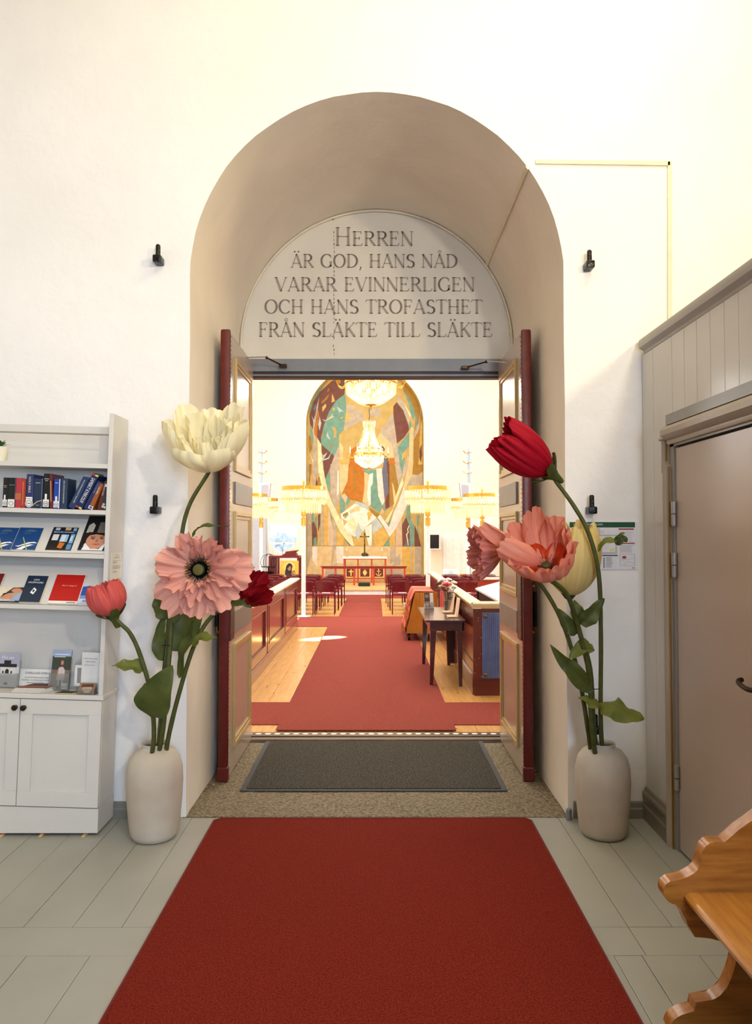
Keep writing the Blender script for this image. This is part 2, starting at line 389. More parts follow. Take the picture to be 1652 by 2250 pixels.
# ================================================================== the great doorway
M_frame = mat('blue_grey_frame_paint', (128, 132, 138), .35, var=.05)
M_dark = mat('dark_brown_wood', (58, 36, 28), .5, var=.2)
fm = bpy.data.objects.new('trim_doorway', None); C.objects.link(fm); fm.location = (0, YB, 0); fm['kind'] = 'structure'
bm = NB(); box(bm, -1.03, 1.05, YB - .045, YB + .05, 2.865, 2.965, bev=.004); obj('lintel_board', bm, M_frame, fm)
bm = NB(); box(bm, -1.03, 1.05, YB - .03, YB + .05, 2.848, 2.866); box(bm, -1.03, 1.05, YB - .015, YB + .06, 2.82, 2.834); obj('lintel_recess', bm, M_dark, fm)
bm = NB(); box(bm, -1.03, 1.05, YB - .025, YB + .05, 2.833, 2.85); obj('lintel_stop', bm, M_frame, fm)
for s in (-1, 1):
    bm = NB(); x0, x1 = sorted((AX + s * .992, AX + s * 1.04)); box(bm, x0, x1, YB - .03, YB + .06, 0, 2.86); obj('door_jamb', bm, M_frame, fm)
bm = NB(); box(bm, -1.02, 1.04, 5.63, 5.70, 0, .022, bev=.004); obj('sill_front', bm, mat('worn_sill_wood', (104, 84, 58), .5, var=.25, stretch=(1, 12, 1)), fm)
bm = NB(); box(bm, -1.02, 1.04, 5.695, 5.80, 0, .032, bev=.004); obj('sill_strip', bm, mat('brown_metal_strip', (96, 76, 56), .35, .5), fm)
for k in range(28):
    x = -.985 + k * .0735; bm = NB(); prism(bm, ell(x, 5.745, .024, .020, 16), lambda a, b: V((a, b, .0325)), (0, 0, .0015))
    obj('sill_dot', bm, mat('white_sill_paint', (235, 232, 222), .4), fm)
# ---- door leaves
M_leaff = mat('pink_taupe_gloss', (172, 152, 134), .25, var=.05, scale=2, coat=.3)
M_mould = mat('cream_gold_moulding', (190, 162, 106), .3, .1, var=.08)
M_leather = mat('oxblood_leather', (92, 24, 18), .38, var=.2, scale=18, bump=.15, bscale=50)
M_rib = mat('ribbed_grey_panel', (128, 120, 110), .4, var=.25, scale=14, stretch=(1, 22, 1))
M_brass = mat('old_brass', (150, 112, 56), .3, .9, var=.15)
M_black = mat('black_iron', (18, 17, 17), .28, .4, var=.2)
def leaf(s, label):
    t = thing('double_door_leaf', label, 'door', (s * .98 + .005, YB - .035, 0))
    xi = t.location.x - s * .022; xo = t.location.x + s * .028; y1 = YB - .04; y0 = 4.745; zt = 2.925
    a, b = sorted((xi, xo)); bm = NB(); box(bm, a, b, y0, y1, .012, zt, bev=.003)
    obj('leaf_board', bm, M_leaff, t)
    def px(d): return xi - s * d
    for z0, z1 in ((2.02, 2.79), (1.17, 1.75), (.17, .86)):
        bm = NB()
        for (wa, wb_, h) in ((0, .03, .016), (.03, .055, .009)):
            ya, yb, za, zb = y0 + .17 + wa, y1 - .10 - wa, z0 + wa, z1 - wa; w = wb_ - wa
            for i_, (p, q, r_, u) in enumerate(((ya, yb, za, za + w), (ya, yb, zb - w, zb), (ya + .0007, ya + w, za + .0007, zb - .0007), (yb - w, yb - .0007, za + .0007, zb - .0007))):
                x0, x1 = sorted((px(-.002), px(h - .0008 * (i_ > 1)))); box(bm, x0, x1, p, q, r_, u, bev=.003)
        obj('panel_moulding', bm, M_mould, t)['label'] = 'cream and gold panel moulding'
    for z0, z1 in ((1.80, 1.95), (.93, 1.08)):
        bm = NB(); x0, x1 = sorted((px(-.001), px(.012))); box(bm, x0, x1, y0 + .17, y1 - .07, z0, z1, bev=.002); obj('ribbed_panel', bm, M_rib, t)
    bm = NB(); x0, x1 = sorted((xi - s * .006, xo + s * .008)); box(bm, x0, x1, y0 - .022, y0 + .012, .06, zt + .012, bev=.012)
    obj('leather_edge', bm, M_leather, t, smooth=True)['label'] = 'oxblood leather edge strip'
    bm = NB(); box(bm, x0 - .004, x1 + .004, y0 - .03, y0 + .012, .006, .10, bev=.008); obj('leather_foot', bm, M_leather, t)
    bm = NB(); x0, x1 = sorted((px(-.002), px(.014))); box(bm, x0, x1, y0 + .01, y0 + .14, .90, 1.36, bev=.006); obj('push_plate', bm, mat('brown_leather_plate', (70, 40, 30), .35), t)
    bm = NB(); rd = random.Random(2)
    for k in range(95):
        z = .12 + k * .0295; ball(bm, (px(.004 if not .9 < z < 1.36 else .016), y0 + .018, z), .0034, 6)
        ball(bm, (xo + s * .007, y0 - .002, z), .004, 6)
    o = obj('nail_row', bm, M_brass, t); o['kind'] = 'stuff'
    yh_ = y0 + .08
    bm = NB(); xh = xo + s * .042
    tube(bm, spline([(xo, yh_, 1.25), (xh - s * .01, yh_, 1.25), (xh, yh_, 1.24), (xh, yh_, 1.1), (xh, yh_, .96), (xh - s * .01, yh_, .95), (xo, yh_, .95)], 4), .009, 8)
    h = obj('door_handle', bm, M_brass, t, smooth=True)
    bm = NB(); cyl(bm, (xh, yh_, .985), (xh, yh_, 1.215), .0125); obj('handle_grip', bm, M_black, h, smooth=True)
    return t
leaf(-1, 'open left double door leaf with cream panels and oxblood leather edge, behind pale yellow flower')
leaf(1, 'open right double door leaf with cream panels and oxblood leather edge, behind closed crimson flower')
def closer(pts, label):
    q = [P(*p) for p in pts]
    t = thing('door_closer_arm', label, 'door closer', q[0])
    bm = NB(); tube(bm, [q[0], q[1]], .006, 8); ball(bm, q[1], .012, 8); obj('main_arm', bm, M_bronze, t)
    bm = NB(); tube(bm, [q[1] + V((0, 0, .006)), q[2]], .0045, 8); obj('link_rod', bm, mat('steel_rod', (170, 168, 160), .25, .9), t)
    bm = NB(); box(bm, q[0].x - .03, q[0].x + .03, q[0].y - .02, q[0].y + .02, q[0].z - .012, q[0].z + .012, bev=.004); 
    obj('pivot', bm, M_bronze, t)
closer([(622, 804, 5.62), (586, 786, 5.50), (534, 786, 5.32)], 'door closer arm above the left leaf, under the painted verse')
closer([(1022, 808, 5.62), (1068, 795, 5.48), (1117, 796, 5.28)], 'door closer arm above the right leaf, under the painted verse')
# ================================================================== lettering painted on the tympanum
TK, TN = .165, .062
def arc(cx, cy, rx, ry, a0, a1, n=16): return [(cx + rx * math.cos(R(a0 + (a1 - a0) * k / n)), cy + ry * math.sin(R(a0 + (a1 - a0) * k / n))) for k in range(n + 1)]
def sv(x, y0=0, y1=1, w=TK): return [([(x, y0), (x, y1)], w)]
def sf(x, y, l=.11): return [([(x - l, y), (x + l, y)], TN * .75)]
def tick(x, y, dx, dy): return [([(x, y), (x + dx, y + dy)], TN)]
G = {}
G['I'] = (.34, sv(.17) + sf(.17, .03) + sf(.17, .97))
G['H'] = (.86, sv(.17) + sv(.69) + [([(.17, .5), (.69, .5)], TN)] + sf(.17, .03) + sf(.17, .97) + sf(.69, .03) + sf(.69, .97))
ear = tick(.56, .96, .02, -.16) + tick(.6, .04, .06, .16) + tick(.46, .52, .01, .1) + tick(.46, .52, .01, -.1)
G['E'] = (.72, sv(.17) + [([(.05, .97), (.58, .97)], TN), ([(.17, .52), (.46, .52)], TN), ([(.05, .03), (.62, .03)], TN)] + ear)
G['F'] = (.66, sv(.17) + [([(.05, .97), (.58, .97)], TN), ([(.17, .52), (.46, .52)], TN)] + sf(.17, .03) + ear[:1] + ear[2:])
G['L'] = (.66, sv(.17) + [([(.05, .03), (.58, .03)], TN)] + sf(.17, .97) + tick(.58, .04, .06, .17))
G['R'] = (.78, sv(.17) + [([(.05, .97), (.4, .97)] + arc(.38, .74, .22, .23, 90, -90, 12) + [(.17, .51)], 'c'), ([(.38, .5), (.7, .02)], TK * .9)] + sf(.17, .03) + sf(.72, .03, .06))
G['D'] = (.84, sv(.17) + [([(.05, .97), (.35, .97)] + arc(.33, .5, .42, .47, 90, -90, 18) + [(.05, .03)], 'c')])
G['N'] = (.84, sv(.14, w=TN) + sv(.70, w=TN) + [([(.12, .97), (.70, .0)], TK)] + sf(.14, .03) + sf(.70, .97) + sf(.1, .97, .06))
G['A'] = (.84, [([(.10, .0), (.42, 1.0)], TN), ([(.41, 1.0), (.74, .0)], TK), ([(.2, .32), (.62, .32)], TN)] + sf(.1, .03, .09) + sf(.74, .03, .1))
G['V'] = (.82, [([(.1, 1.0), (.43, .0)], TK), ([(.42, .0), (.74, 1.0)], TN)] + sf(.1, .97, .1) + sf(.74, .97, .09))
G['K'] = (.78, sv(.17) + [([(.66, .97), (.2, .45)], TN), ([(.32, .58), (.7, .03)], TK)] + sf(.17, .03) + sf(.17, .97) + sf(.64, .97, .09) + sf(.7, .03, .07))
G['T'] = (.74, sv(.37) + [([(.06, .97), (.68, .97)], TN)] + sf(.37, .03) + tick(.06, .97, -.05, -.14) + tick(.68, .97, .06, -.14))
G['O'] = (.92, [(arc(.46, .5, .37, .48, 0, 360, 30), 'c')])
G['C'] = (.82, [(arc(.47, .5, .38, .48, 48, 312, 24), 'c')] + tick(.72, .86, .02, -.14) + tick(.72, .14, .03, .06))
G['G'] = (.88, [(arc(.47, .5, .38, .48, 48, 318, 24), 'c')] + sv(.74, .08, .42) + sf(.74, .44, .09) + tick(.72, .86, .02, -.14))
G['S'] = (.66, [(arc(.34, .74, .22, .23, 40, 250, 14)[:-1] + [(.26, .55), (.42, .45)] + arc(.34, .26, .23, .24, 60, -140, 14), 'c')] + tick(.52, .9, .02, -.12) + tick(.14, .12, -.08, -.1))
G[','] = (.3, [([(.13, .02), (.17, .04), (.16, -.08), (.08, -.2)], .1)])
G[' '] = (.42, [])
G['Ä'] = (.84, G['A'][1] + [(arc(.29, 1.17, .035, .035, 0, 360, 8), .07), (arc(.55, 1.17, .035, .035, 0, 360, 8), .07)])
G['Å'] = (.84, G['A'][1] + [(arc(.42, 1.18, .09, .09, 0, 360, 14), .045)])
def glyphs(s):
    x = 0; out = []
    for ch in s:
        big = 1.0
        if ch == '^': continue
        w, st = G[ch]; out.append((x, st)); x += w
    return x, out
def verse(s, x0, x1, ytop, ybase, capfirst=0):
    Y = YB - .004; A = P(x0, ybase, Y); B = P(x1, ybase, Y); h = P(x0, ytop, Y).z - A.z
    w, gl = glyphs(s); extra = capfirst * .28 * G[s[0]][0] if capfirst else 0
    k = (B.x - A.x) / (w + extra - .12); tilt = (P(x1, ybase + 6, Y).z - A.z) / 1.0 * 0
    bm = NB()
    for i, (x, st) in enumerate(gl):
        sc = 1.28 if (capfirst and i == 0) else 1.0; xo = x + (extra if (capfirst and i) else 0) - .06
        for pts, wd in st:
            q = [V((A.x + k * (xo + a * sc), 0, A.z + h * b * sc)) for a, b in pts]
            for a, b in zip(q, q[1:]):
                d = b - a
                if d.length < 1e-6: continue
                ww = wd if not isinstance(wd, str) else TN * .9 + (TK - TN) * (abs(d.z) / d.length) ** 1.3
                n_ = V((-d.z, 0, d.x)).normalized() * (ww * h * .5 * .92); e = d.normalized() * (h * .004 if not isinstance(wd, str) else h * .015)
                face(bm, [V((p.x, Y, p.z)) for p in (a - n_ - e, b - n_ + e, b + n_ + e, a + n_ - e)])
    return obj('lettering', bm, mat('grey_brown_lettering', (164, 153, 138), .85, var=.08), wb)
verse('HERREN', 736, 907, 508, 540, 1)
verse('ÄR GOD, HANS NÅD', 640, 1004, 558, 588)
verse('VARAR EVINNERLIGEN', 605, 1042, 609, 640)
verse('OCH HANS TROFASTHET', 582, 1058, 658, 689)
verse('FRÅN SLÄKTE TILL SLÄKTE', 569, 1081, 708, 740)
# ---- cable ducts
M_duct = mat('cream_cable_duct', (226, 214, 188), .5)
bm = NB()
def duct(bm, a, b, w=.012, n=V((0, -1, 0))):
    a, b = V(a), V(b); t = (b - a).normalized(); u = t.cross(n).normalized() * w
    A = [a - u, a + u, a + u + n * w * 1.1, a - u + n * w * 1.1]; B = [p + (b - a) for p in A]
    va = [bm.verts.new(p) for p in A]; vb = [bm.verts.new(p) for p in B]
    bm.faces.new(va); bm.faces.new(vb[::-1])
    for k in range(4): bm.faces.new((va[k], vb[k], vb[(k + 1) % 4], va[(k + 1) % 4]))
c1, c2, c3 = P(1470, 760, YW), P(1470, 361, YW), P(1176, 357, YW)
duct(bm, c1, c2 + V((0, 0, .01))); duct(bm, c2, c3)
ca = math.atan2(c3.z - AZ, c3.x - AX)
def soff(a, y, inset=.0): return V((AX + (AR - inset) * math.cos(a), y, AZ + (AR - inset) * math.sin(a)))
single('cable_duct', bm, M_duct, 'cream plastic cable duct running across the wall right of the arch', 'cable duct', 'cream cable ducts')
bm = NB()
duct(bm, soff(ca, YW - .012, .0), soff(ca, YB - .005, .0), .011, V((-math.cos(ca), 0, -math.sin(ca))))
ct = single('cable_duct', bm, M_duct, 'cream plastic cable duct slanting through the right side of the deep arch', 'cable duct', 'cream cable ducts')
bm = NB(); tube(bm, [(AX + (AR - .012) * math.cos(R(a)), YB - .014, AZ + (AR - .012) * math.sin(R(a))) for a in range(-4, 185, 3)], .009, 8)
single('cable', bm, M_duct, 'white painted cable curving around the edge of the lettered tympanum', 'cable', smooth=True)
# ---- iron pintles
M_pint = mat('black_gloss_iron', (12, 12, 12), .2, .2, var=.3, bump=.4, bscale=70)
def pintle(px, py, label, Y=YW):
    c = P(px, py, Y)
    t = thing('iron_pintle', label, 'hinge', c, 'black iron hinge pintles')
    bm = NB(); box(bm, c.x - .024, c.x + .024, c.y - .075, c.y + .004, c.z - .0, c.z + .042, bev=.007); obj('block', bm, M_pint, t, smooth=True)
    bm = NB(); tube(bm, [(c.x, c.y - .045, c.z + .04), (c.x, c.y - .045, c.z + .10), (c.x, c.y - .045, c.z + .108)], [.0145, .014, .009], 12); obj('pin', bm, M_pint, t, smooth=True)
pintle(352, 585, 'black iron pintle high on the white wall left of the arch')
pintle(346, 1130, 'black iron pintle on the wall between bookcase and pale yellow flower')
pintle(1290, 597, 'black iron pintle high on the wall right of the arch')
pintle(1295, 1130, 'black iron pintle just above the evacuation plan')
pintle(1303, 1607, 'black iron pintle low on the wall behind the right flower stems')
bm = NB(); c = PZ(1247, 1797); cyl(bm, (c.x, 4.12, .0), (c.x, 4.12, .055), .016); cyl(bm, (c.x, 4.12, .055), (c.x, 4.12, .062), .016, .01)
single('door_stop', bm, M_frame, 'grey floor door stop at the right foot of the arch', 'door stop', smooth=True)
# ---- mats and carpets of the vestibule
M_red = mat('red_carpet', (142, 48, 31), .95, var=.4, scale=170, bump=1.0, bscale=220, rgb2=(92, 22, 14), bdist=.006, contrast=(.32, .72), spec=.1)
def mat_prism(x0, x1, y0, y1, z0, z1, r=.03, rr=None):
    bm = NB(); p = []
    for cx, cy, a in ((x1 - r, y1 - r, 0), (x0 + r, y1 - r, 90), (x0 + r, y0 + r, 180), (x1 - r, y0 + r, 270)): p += arc(cx, cy, r, r, a, a + 90, 6)
    prism(bm, p, lambda a, b: V((a, b, z0)), (0, 0, z1 - z0), bev=.003); return bm
cr = thing('red_carpet', 'large plain red carpet on the grey floor leading to the arch', 'carpet', (0, 2, 0))
obj('carpet_pile', mat_prism(-.895, .868, -2.4, 4.115, .0008, .011, .03), M_red, cr)
bm = NB(); rim = [V((x, y, .009)) for x, y in ((-.893, -2.39), (-.893, 4.08), (-.86, 4.113), (.835, 4.113), (.866, 4.08), (.866, -2.39))]
tube(bm, rim, .006, 6); obj('bound_edge', bm, mat('dark_red_binding', (104, 22, 16), .8), cr)
dm = thing('doormat', 'dark grey ribbed doormat on the stone sill between the doors', 'doormat', (0, 5.1, .008))
M_matg = mat('grey_brown_mat', (96, 91, 80), .98, var=.5, scale=120, bump=1, bscale=140, rgb2=(46, 44, 41), contrast=(.36, .64), spec=.1)
bm = mat_prism(-.835, .82, 4.545, 5.625, .0085, .0125, .008); obj('rubber_border', bm, mat('dark_rubber', (56, 55, 54), .7), dm)
bm = mat_prism(-.80, .785, 4.575, 5.60, .0125, .0175, .01); obj('mat_pile', bm, M_matg, dm)
# ================================================================== bookcase (stands slightly out of plumb on wedges)
M_shelf = mat('grey_white_cabinet_paint', (212, 208, 200), .4, var=.02, scale=4)
BO = V((P(213, 1828, 3.895).x, 3.895, .012)); _a, _b = P(250, 908, BO.y), P(213, 1828, BO.y); BT = math.atan((_a.x - _b.x) / (_a.z - _b.z))
BM = Matrix.Translation(BO) @ Matrix.Rotation(BT, 4, 'Y'); BI = BM.inverted()
BR = (0, BT, 0)
bc = thing('bookcase', 'tall grey-white bookcase with display shelves over a two-door cupboard', 'bookcase', BO, rot=BR)
def BL(px, py, Y=BO.y): return BI @ P(px, py, Y)
BW, BD = .92, .235
def bobj(name, bm, m=M_shelf, par=bc, **k): return obj(name, bm, m, par, world=False, **k)
zt = BL(247, 908).z
sz = [BL(120, y).z for y in (1026, 1128, 1225, 1340)]     # undersides of the four shelves' front edges
zc = BL(120, 1526).z
for x0, x1 in ((-.024, 0), (-BW, -BW + .024)):
    bm = NB(); box(bm, x0, x1, 0.004, BD, zc, zt, bev=.0015)
    bobj('side_panel', bm)
bm = NB(); box(bm, -BW + .024, -.024, BD - .012, BD - .002, zc, zt - .045); bobj('back_panel', bm)
for i, z in enumerate(sz):
    bm = NB(); box(bm, -BW + .024, -.0245, .004, BD - .013, z, z + .024, bev=.0015); bobj('shelf', bm)
RUN = .150
for i in (2, 3):                                          # slanted display boards
    bm = NB(); z0, h = sz[i] + .026, (.185 if i == 2 else .20)
    prism(bm, [(.012, z0), (.02, z0), (RUN + .020, z0 + h), (RUN + .012, z0 + h)], lambda a, b: V((-BW + .026, a, b)), (BW - .052, 0, 0)); bobj('display_board', bm)
bm = NB(); zr = BL(120, 951).z; cyl(bm, (-BW + .024, .02, zr), (-.024, .02, zr), .005, n=10); bobj('guard_rail', bm, mat('steel_rail', (176, 172, 164), .3, .7))
bm = NB(); box(bm, -BW - .0, .006, -.006, BD, zc - .024, zc, bev=.003); bobj('counter_top', bm)
zp = BL(120, 1774).z
bm = NB(); box(bm, -BW, -.002, .022, BD, zp, zc - .024); bobj('cupboard_body', bm)
bm = NB(); prism(bm, [(0, .004), (0, zp - .004), (-BW, zp - .004), (-BW, .004 - BW * math.tan(BT))], lambda a, b: V((a, .006, b)), (0, BD - .006, 0)); bobj('plinth', bm)
xm = BL(40, 1650).x
M_knob = mat('dark_bronze', (66, 50, 34))
for x0, x1, kx in ((xm + .002, -.003, xm + .022), (xm - (-.003 - xm) + .002, xm - .002, xm - .024)):
    z0, z1 = zp + .002, zc - .028
    bm = NB(); box(bm, x0, x1, .012, .021, z0, z1)
    for a, b, c_, d in ((x0, x1, z0, z0 + .078), (x0, x1, z1 - .078, z1), (x0, x0 + .066, z0 + .078, z1 - .078), (x1 - .066, x1, z0 + .078, z1 - .078)):
        box(bm, a, b, 0, .0125, c_, d, bev=.0012)
    dr = bobj('cupboard_door', bm)
    bm = NB(); lathe(bm, [(0, .026), (.011, .024), (.0155, .018), (.014, .011), (.007, .006), (.008, .001), (.0125, 0)], n=18,
                     M=Matrix.Translation((kx, 0, z1 - .045)) @ Matrix.Rotation(R(90), 4, 'X')); bobj('knob', bm, M_knob, dr, smooth=True)
bm = NB(); pz = BL(258, 1243, 4.05).z
pn = thing('price_notice', 'small printed paper notice taped to the side of the bookcase', 'notice', BM @ V((.0006, .128, pz - .072)), rot=BR)
bm = NB(); box(bm, 0, .0015, -.085, .085, 0, .145); obj('sheet', bm, mat('paper', (232, 226, 208), .7), pn, world=False)
gr = (110, 105, 95)
prints('print', [(gr, rc(.35, .9, .65, .915)), (gr, rc(.3, .83, .7, .84)), (gr, rc(.22, .8, .75, .81))] + lines(gr, .12, .9, .62, .74, 3, .2, 2, .5) + lines(gr, .12, .9, .4, .55, 4, .2, 4, .6) + [(gr, rc(.12, .28, .5, .295))],
       (.0016, -.085, 0), (0, .17, 0), (0, 0, .145), pn, world=False)
for k, px in enumerate((10, 96, 190)):
    w = PZ(px, 1832); bm = NB(); prism(bm, [(0, .0008), (.05, .0008), (.05, .012), (0, .004)], lambda a, b: V((w.x - .008, BO.y - .014 + a, b)), (.017, 0, 0))
    single('shim_wedge', bm, mat('raw_pine', (206, 168, 120), .7), ('raw pine wedge under the bookcase plinth, leftmost of three', 'raw pine wedge under the bookcase plinth, middle of three', 'raw pine wedge under the bookcase plinth, rightmost of three')[k], 'wedge', 'pine wedges under the bookcase')
# ---- books standing on the upper shelf
M_page = mat('book_pages', (224, 214, 192), .8, var=.15, scale=60, stretch=(14, 1, 1))
SB = sz[1] + .0245
def book(label, x, th, h, d, rgb, lean=0, y=.028, marks=(), txt=None, tc=(225, 215, 180), turn=0, rough=.35, ts=.011, name='book', tsx=1):
    """spine towards the viewer; x = left foot of the spine on the shelf, lean in degrees to the right"""
    a = R(lean); t = thing(name, label, 'book', BM @ V((x, y, SB + (th * math.sin(a) if lean > 0 else 0))), 'books on the upper shelf', (0, BT + a, R(turn)))
    c = mat('cover_%d_%d_%d' % rgb, rgb, rough, var=.06, bump=.06, bscale=120)
    bm = NB(); w = .0025
    box(bm, 0, w, .002, d, 0, h); box(bm, th - w, th, .002, d, 0, h)
    prism(bm, [(0, .004), (th * .12, .001), (th * .5, 0), (th * .88, .001), (th, .004), (th, .006), (0, .006)], lambda p, q: V((p, q, 0)), (0, 0, h))
    obj('cover', bm, c, t, world=False)
    bm = NB(); box(bm, w, th - w, .005, d - .004, .003, h - .004); obj('page_block', bm, M_page, t, world=False)
    if marks: prints('spine_print', marks, (0, -.0002, 0), (th, 0, 0), (0, 0, h), t, world=False)
    if txt: text('spine_lettering', txt, flat(tc), (th * .5 - ts * .35, -.0004, h * .93), (0, 0, -1), (1, 0, 0), ts, t, eps=.0006, world=False, sx=tsx)
    return t
st = (228, 226, 220); dk = (40, 40, 44)
stick = [(st, rc(.05, .05, .95, .26)), (st, rc(.3, .26, .62, .42)), (dk, ell(.5, .14, .38, .07)), (st, ell(.5, .14, .31, .055)), (dk, rc(.28, .13, .72, .15))]
rnd = [(st, ell(.5, .14, .56, .115, 18)), (st, rc(.02, .2, .98, .33)), (dk, ell(.5, .14, .45, .09, 18)), (st, ell(.5, .14, .38, .078, 18)), (dk, rc(.28, .13, .75, .15)), (dk, rc(.1, .27, .9, .28))]
def bx(px): return BL(px, 1110).x
def bh(py): return (1112 - py) / 409.0
s39 = 1 / 3.933
g = (196, 176, 120)
book('black book with gilt title and round sticker, far left of the upper shelf', bx(-1), .026, bh(1046), .12, (22, 22, 24), marks=stick + [(g, rc(.2, .72, .8, .735)), (g, rc(.25, .67, .75, .685))])
book('black book with square white sticker, second from the left on the upper shelf', bx(10), .042, bh(1046), .12, (20, 20, 22), marks=[(st, rc(.05, .02, .9, .28)), (dk, ell(.48, .14, .3, .07)), (st, ell(.48, .14, .24, .055)), ((150, 148, 140), rc(.15, .75, .85, .765))])
book('pink and red book with tan bands beside the black books', bx(27), .031, bh(1046), .13, (178, 52, 62), marks=[((176, 100, 62), rc(0, .27, 1, .5)), ((120, 70, 60), rc(0, .49, 1, .5))])
book('thin orange-red book leaning against the pink book', bx(40), .022, bh(1047), .13, (158, 58, 40), marks=[((196, 96, 50), rc(.2, .1, .6, .9))])
book('tall navy book with HOLY BIBLE on its spine', bx(50.5), .037, bh(1037), .14, (38, 48, 100), marks=rnd, txt='HOLY BIBLE', ts=.0165)
book('dark navy book with gold swoosh across its spine', bx(66), .052, bh(1046), .13, (26, 44, 72), marks=[(g, [(.0, .06), (.15, .12), (.5, .21), (1, .26), (1, .285), (.45, .235), (.12, .15), (.0, .1)]), ((190, 190, 190), rc(.25, .84, .75, .86)), ((150, 150, 150), rc(.35, .1, .75, .115))], turn=-3)
book('tall black book with round white sticker in the middle of the row', bx(88), .036, bh(1034.5), .14, (18, 18, 20), marks=stick + [((200, 200, 195), rc(.15, .84, .85, .855)), ((200, 200, 195), rc(.3, .79, .7, .805))])
book('thin maroon book with gilt spine in the middle of the row', bx(104.5), .015, bh(1035), .15, (104, 32, 36), lean=-3, marks=[(g, rc(.35, .2, .6, .8))])
book('bright blue book with round white sticker and silver edge', bx(111.5), .034, bh(1046), .13, (26, 66, 158), marks=stick + [((214, 220, 226), rc(.86, .02, 1, 1)), ((190, 205, 230), rc(.2, .86, .7, .88))])
book('dark slate blue psalm book, upright, its front cover turned to the right', bx(126.5), .036, bh(1044), .135, (36, 56, 84), txt='DEN SVENSKA PSALMBOKEN', ts=.0095, turn=4)
book('leaning blue book with gilt title, first of the tilted row', bx(145), .034, .182, .13, (30, 56, 98), lean=24, txt='AUX ÉVANGILES ET PSAUMES', ts=.0105)
book('tall leaning navy book lettered SAMISKT KYRKOLIV in white', bx(161), .036, .205, .15, (26, 42, 84), lean=25, marks=[((196, 52, 40), rc(0, .95, .4, 1)), ((216, 190, 70), rc(.5, .95, 1, 1)), ((196, 52, 40), rc(0, 0, .35, .05)), ((216, 190, 70), rc(.5, 0, 1, .05))], txt='  SAMISKT KYRKOLIV', tc=(235, 235, 235), ts=.028, tsx=.60)
book('plain dark blue leaning book beside the lettered navy book', bx(179), .024, .165, .12, (22, 42, 90), lean=25.2, txt='AKTE UND BIBEL', ts=.008, tc=(150, 165, 190))
book('leaning tan brown book with gilt title near the shelf end', bx(188.5), .027, .150, .12, (150, 84, 36), lean=21.5, txt='   DIE BIBEL', ts=.011, marks=[(st, rc(.05, .0, .95, .12)), ((60, 90, 160), ell(.5, .06, .32, .045))])
book('leaning dark maroon book near the shelf end', bx(209), .020, .150, .12, (92, 30, 36), lean=12, txt='  NORD-SÁMI', ts=.010)
book('dark green patterned book at the right end of the upper shelf', bx(217.5), .026, .158, .13, (34, 50, 52), lean=5, marks=[((190, 186, 150), ell(.3, .12, .28, .05, 6)), ((196, 190, 160), ell(.72, .1, .24, .05, 6)), ((186, 186, 160), ell(.45, .2, .3, .04, 6)), ((200, 200, 190), rc(.2, .8, .95, .9))])
# ---- booklets lying on the slanted display boards
def booklet(name, label, cat, i, pts, rgb, th=.006, shapes=(), grp=None):
    """pts: three photo points on the board: lower-left, lower-right, upper-left"""
    h = (.185 if i == 2 else .20); z0 = sz[i] + .026
    def on(px, py):                              # meet the slanted board in bookcase space
        o_ = BI @ EYE; d = (BM.to_3x3().inverted()) @ ray(px, py); nrm = V((0, -h, RUN)).normalized(); q = V((0, .012, z0)); return o_ + d * ((q - o_).dot(nrm) / d.dot(nrm))
    a, b, c = [on(*p) for p in pts]; n_ = V((0, -h, RUN)).normalized()
    ux, uy = (b - a), (c - a); ux.y = 0; ux.z = 0
    uy -= V((uy.x, 0, 0)); a = a + n_ * .0008; a.z = max(a.z, z0 + .003)
    t = thing(name, label, cat, BM @ a, grp, BR)
    shear = 0
    f = lambda p, q, k: ux * p + uy * q + V((shear * q, 0, 0)) + n_ * k
    bm = NB()
    A = [bm.verts.new(f(p, q, .0)) for p, q in ((0, 0), (1, 0), (1, 1), (0, 1))]; B = [bm.verts.new(f(p, q, th)) for p, q in ((0, 0), (1, 0), (1, 1), (0, 1))]
    fs = [bm.faces.new(A), bm.faces.new(B)]
    for k in range(4): fs.append(bm.faces.new((A[k], B[k], B[(k + 1) % 4], A[(k + 1) % 4])))
    for k in (2, 3, 4, 5): fs[k].material_index = 1
    obj('booklet_block', bm, [flat(rgb, .3), M_page], t, world=False)
    if shapes:
        bm = NB(); mats = []; cols = []
        for k, (col, poly) in enumerate(shapes):
            if col not in cols: cols.append(col); mats.append(flat(col, .35))
            face(bm, [f(p, q, th + .0005 + .0002 * k) for p, q in poly], cols.index(col))
        bm.normal_update(); bmesh.ops.triangulate(bm, faces=bm.faces)
        me = bpy.data.meshes.new('cover_print'); bm.to_mesh(me); bm.free()
        for m_ in mats: me.materials.append(m_)
        q = bpy.data.objects.new('cover_print', me); C.objects.link(q); q.parent = t
    return t, f, th
blue = (16, 66, 124); wh = (236, 238, 238)
def bluecov(): return [(wh, [(.1, .16), (.25, .12), (.45, .2), (.75, .3), (.98, .3), (.85, .36), (.6, .33), (.4, .24), (.25, .17)]),
                       (wh, [(.2, .0), (.45, .0), (.6, .12), (.85, .22), (.95, .22), (.7, .24), (.45, .16), (.3, .07)]), ((170, 180, 90), [(.62, .0), (.67, .0), (.32, .56), (.29, .54)]),
                       ((140, 160, 110), rc(.3, .83, .75, .85)), ((110, 140, 170), rc(.4, .89, .65, .905)), ((90, 130, 170), rc(.28, .75, .6, .76)), ((90, 130, 170), rc(.28, .7, .55, .71))]
booklet('booklet', 'blue booklet with white waves, right-hand one of the pair on the second shelf', 'booklet', 2, ((25, 1209), (78, 1210), (45, 1161)), blue, .008, bluecov(), 'blue booklets with white waves')
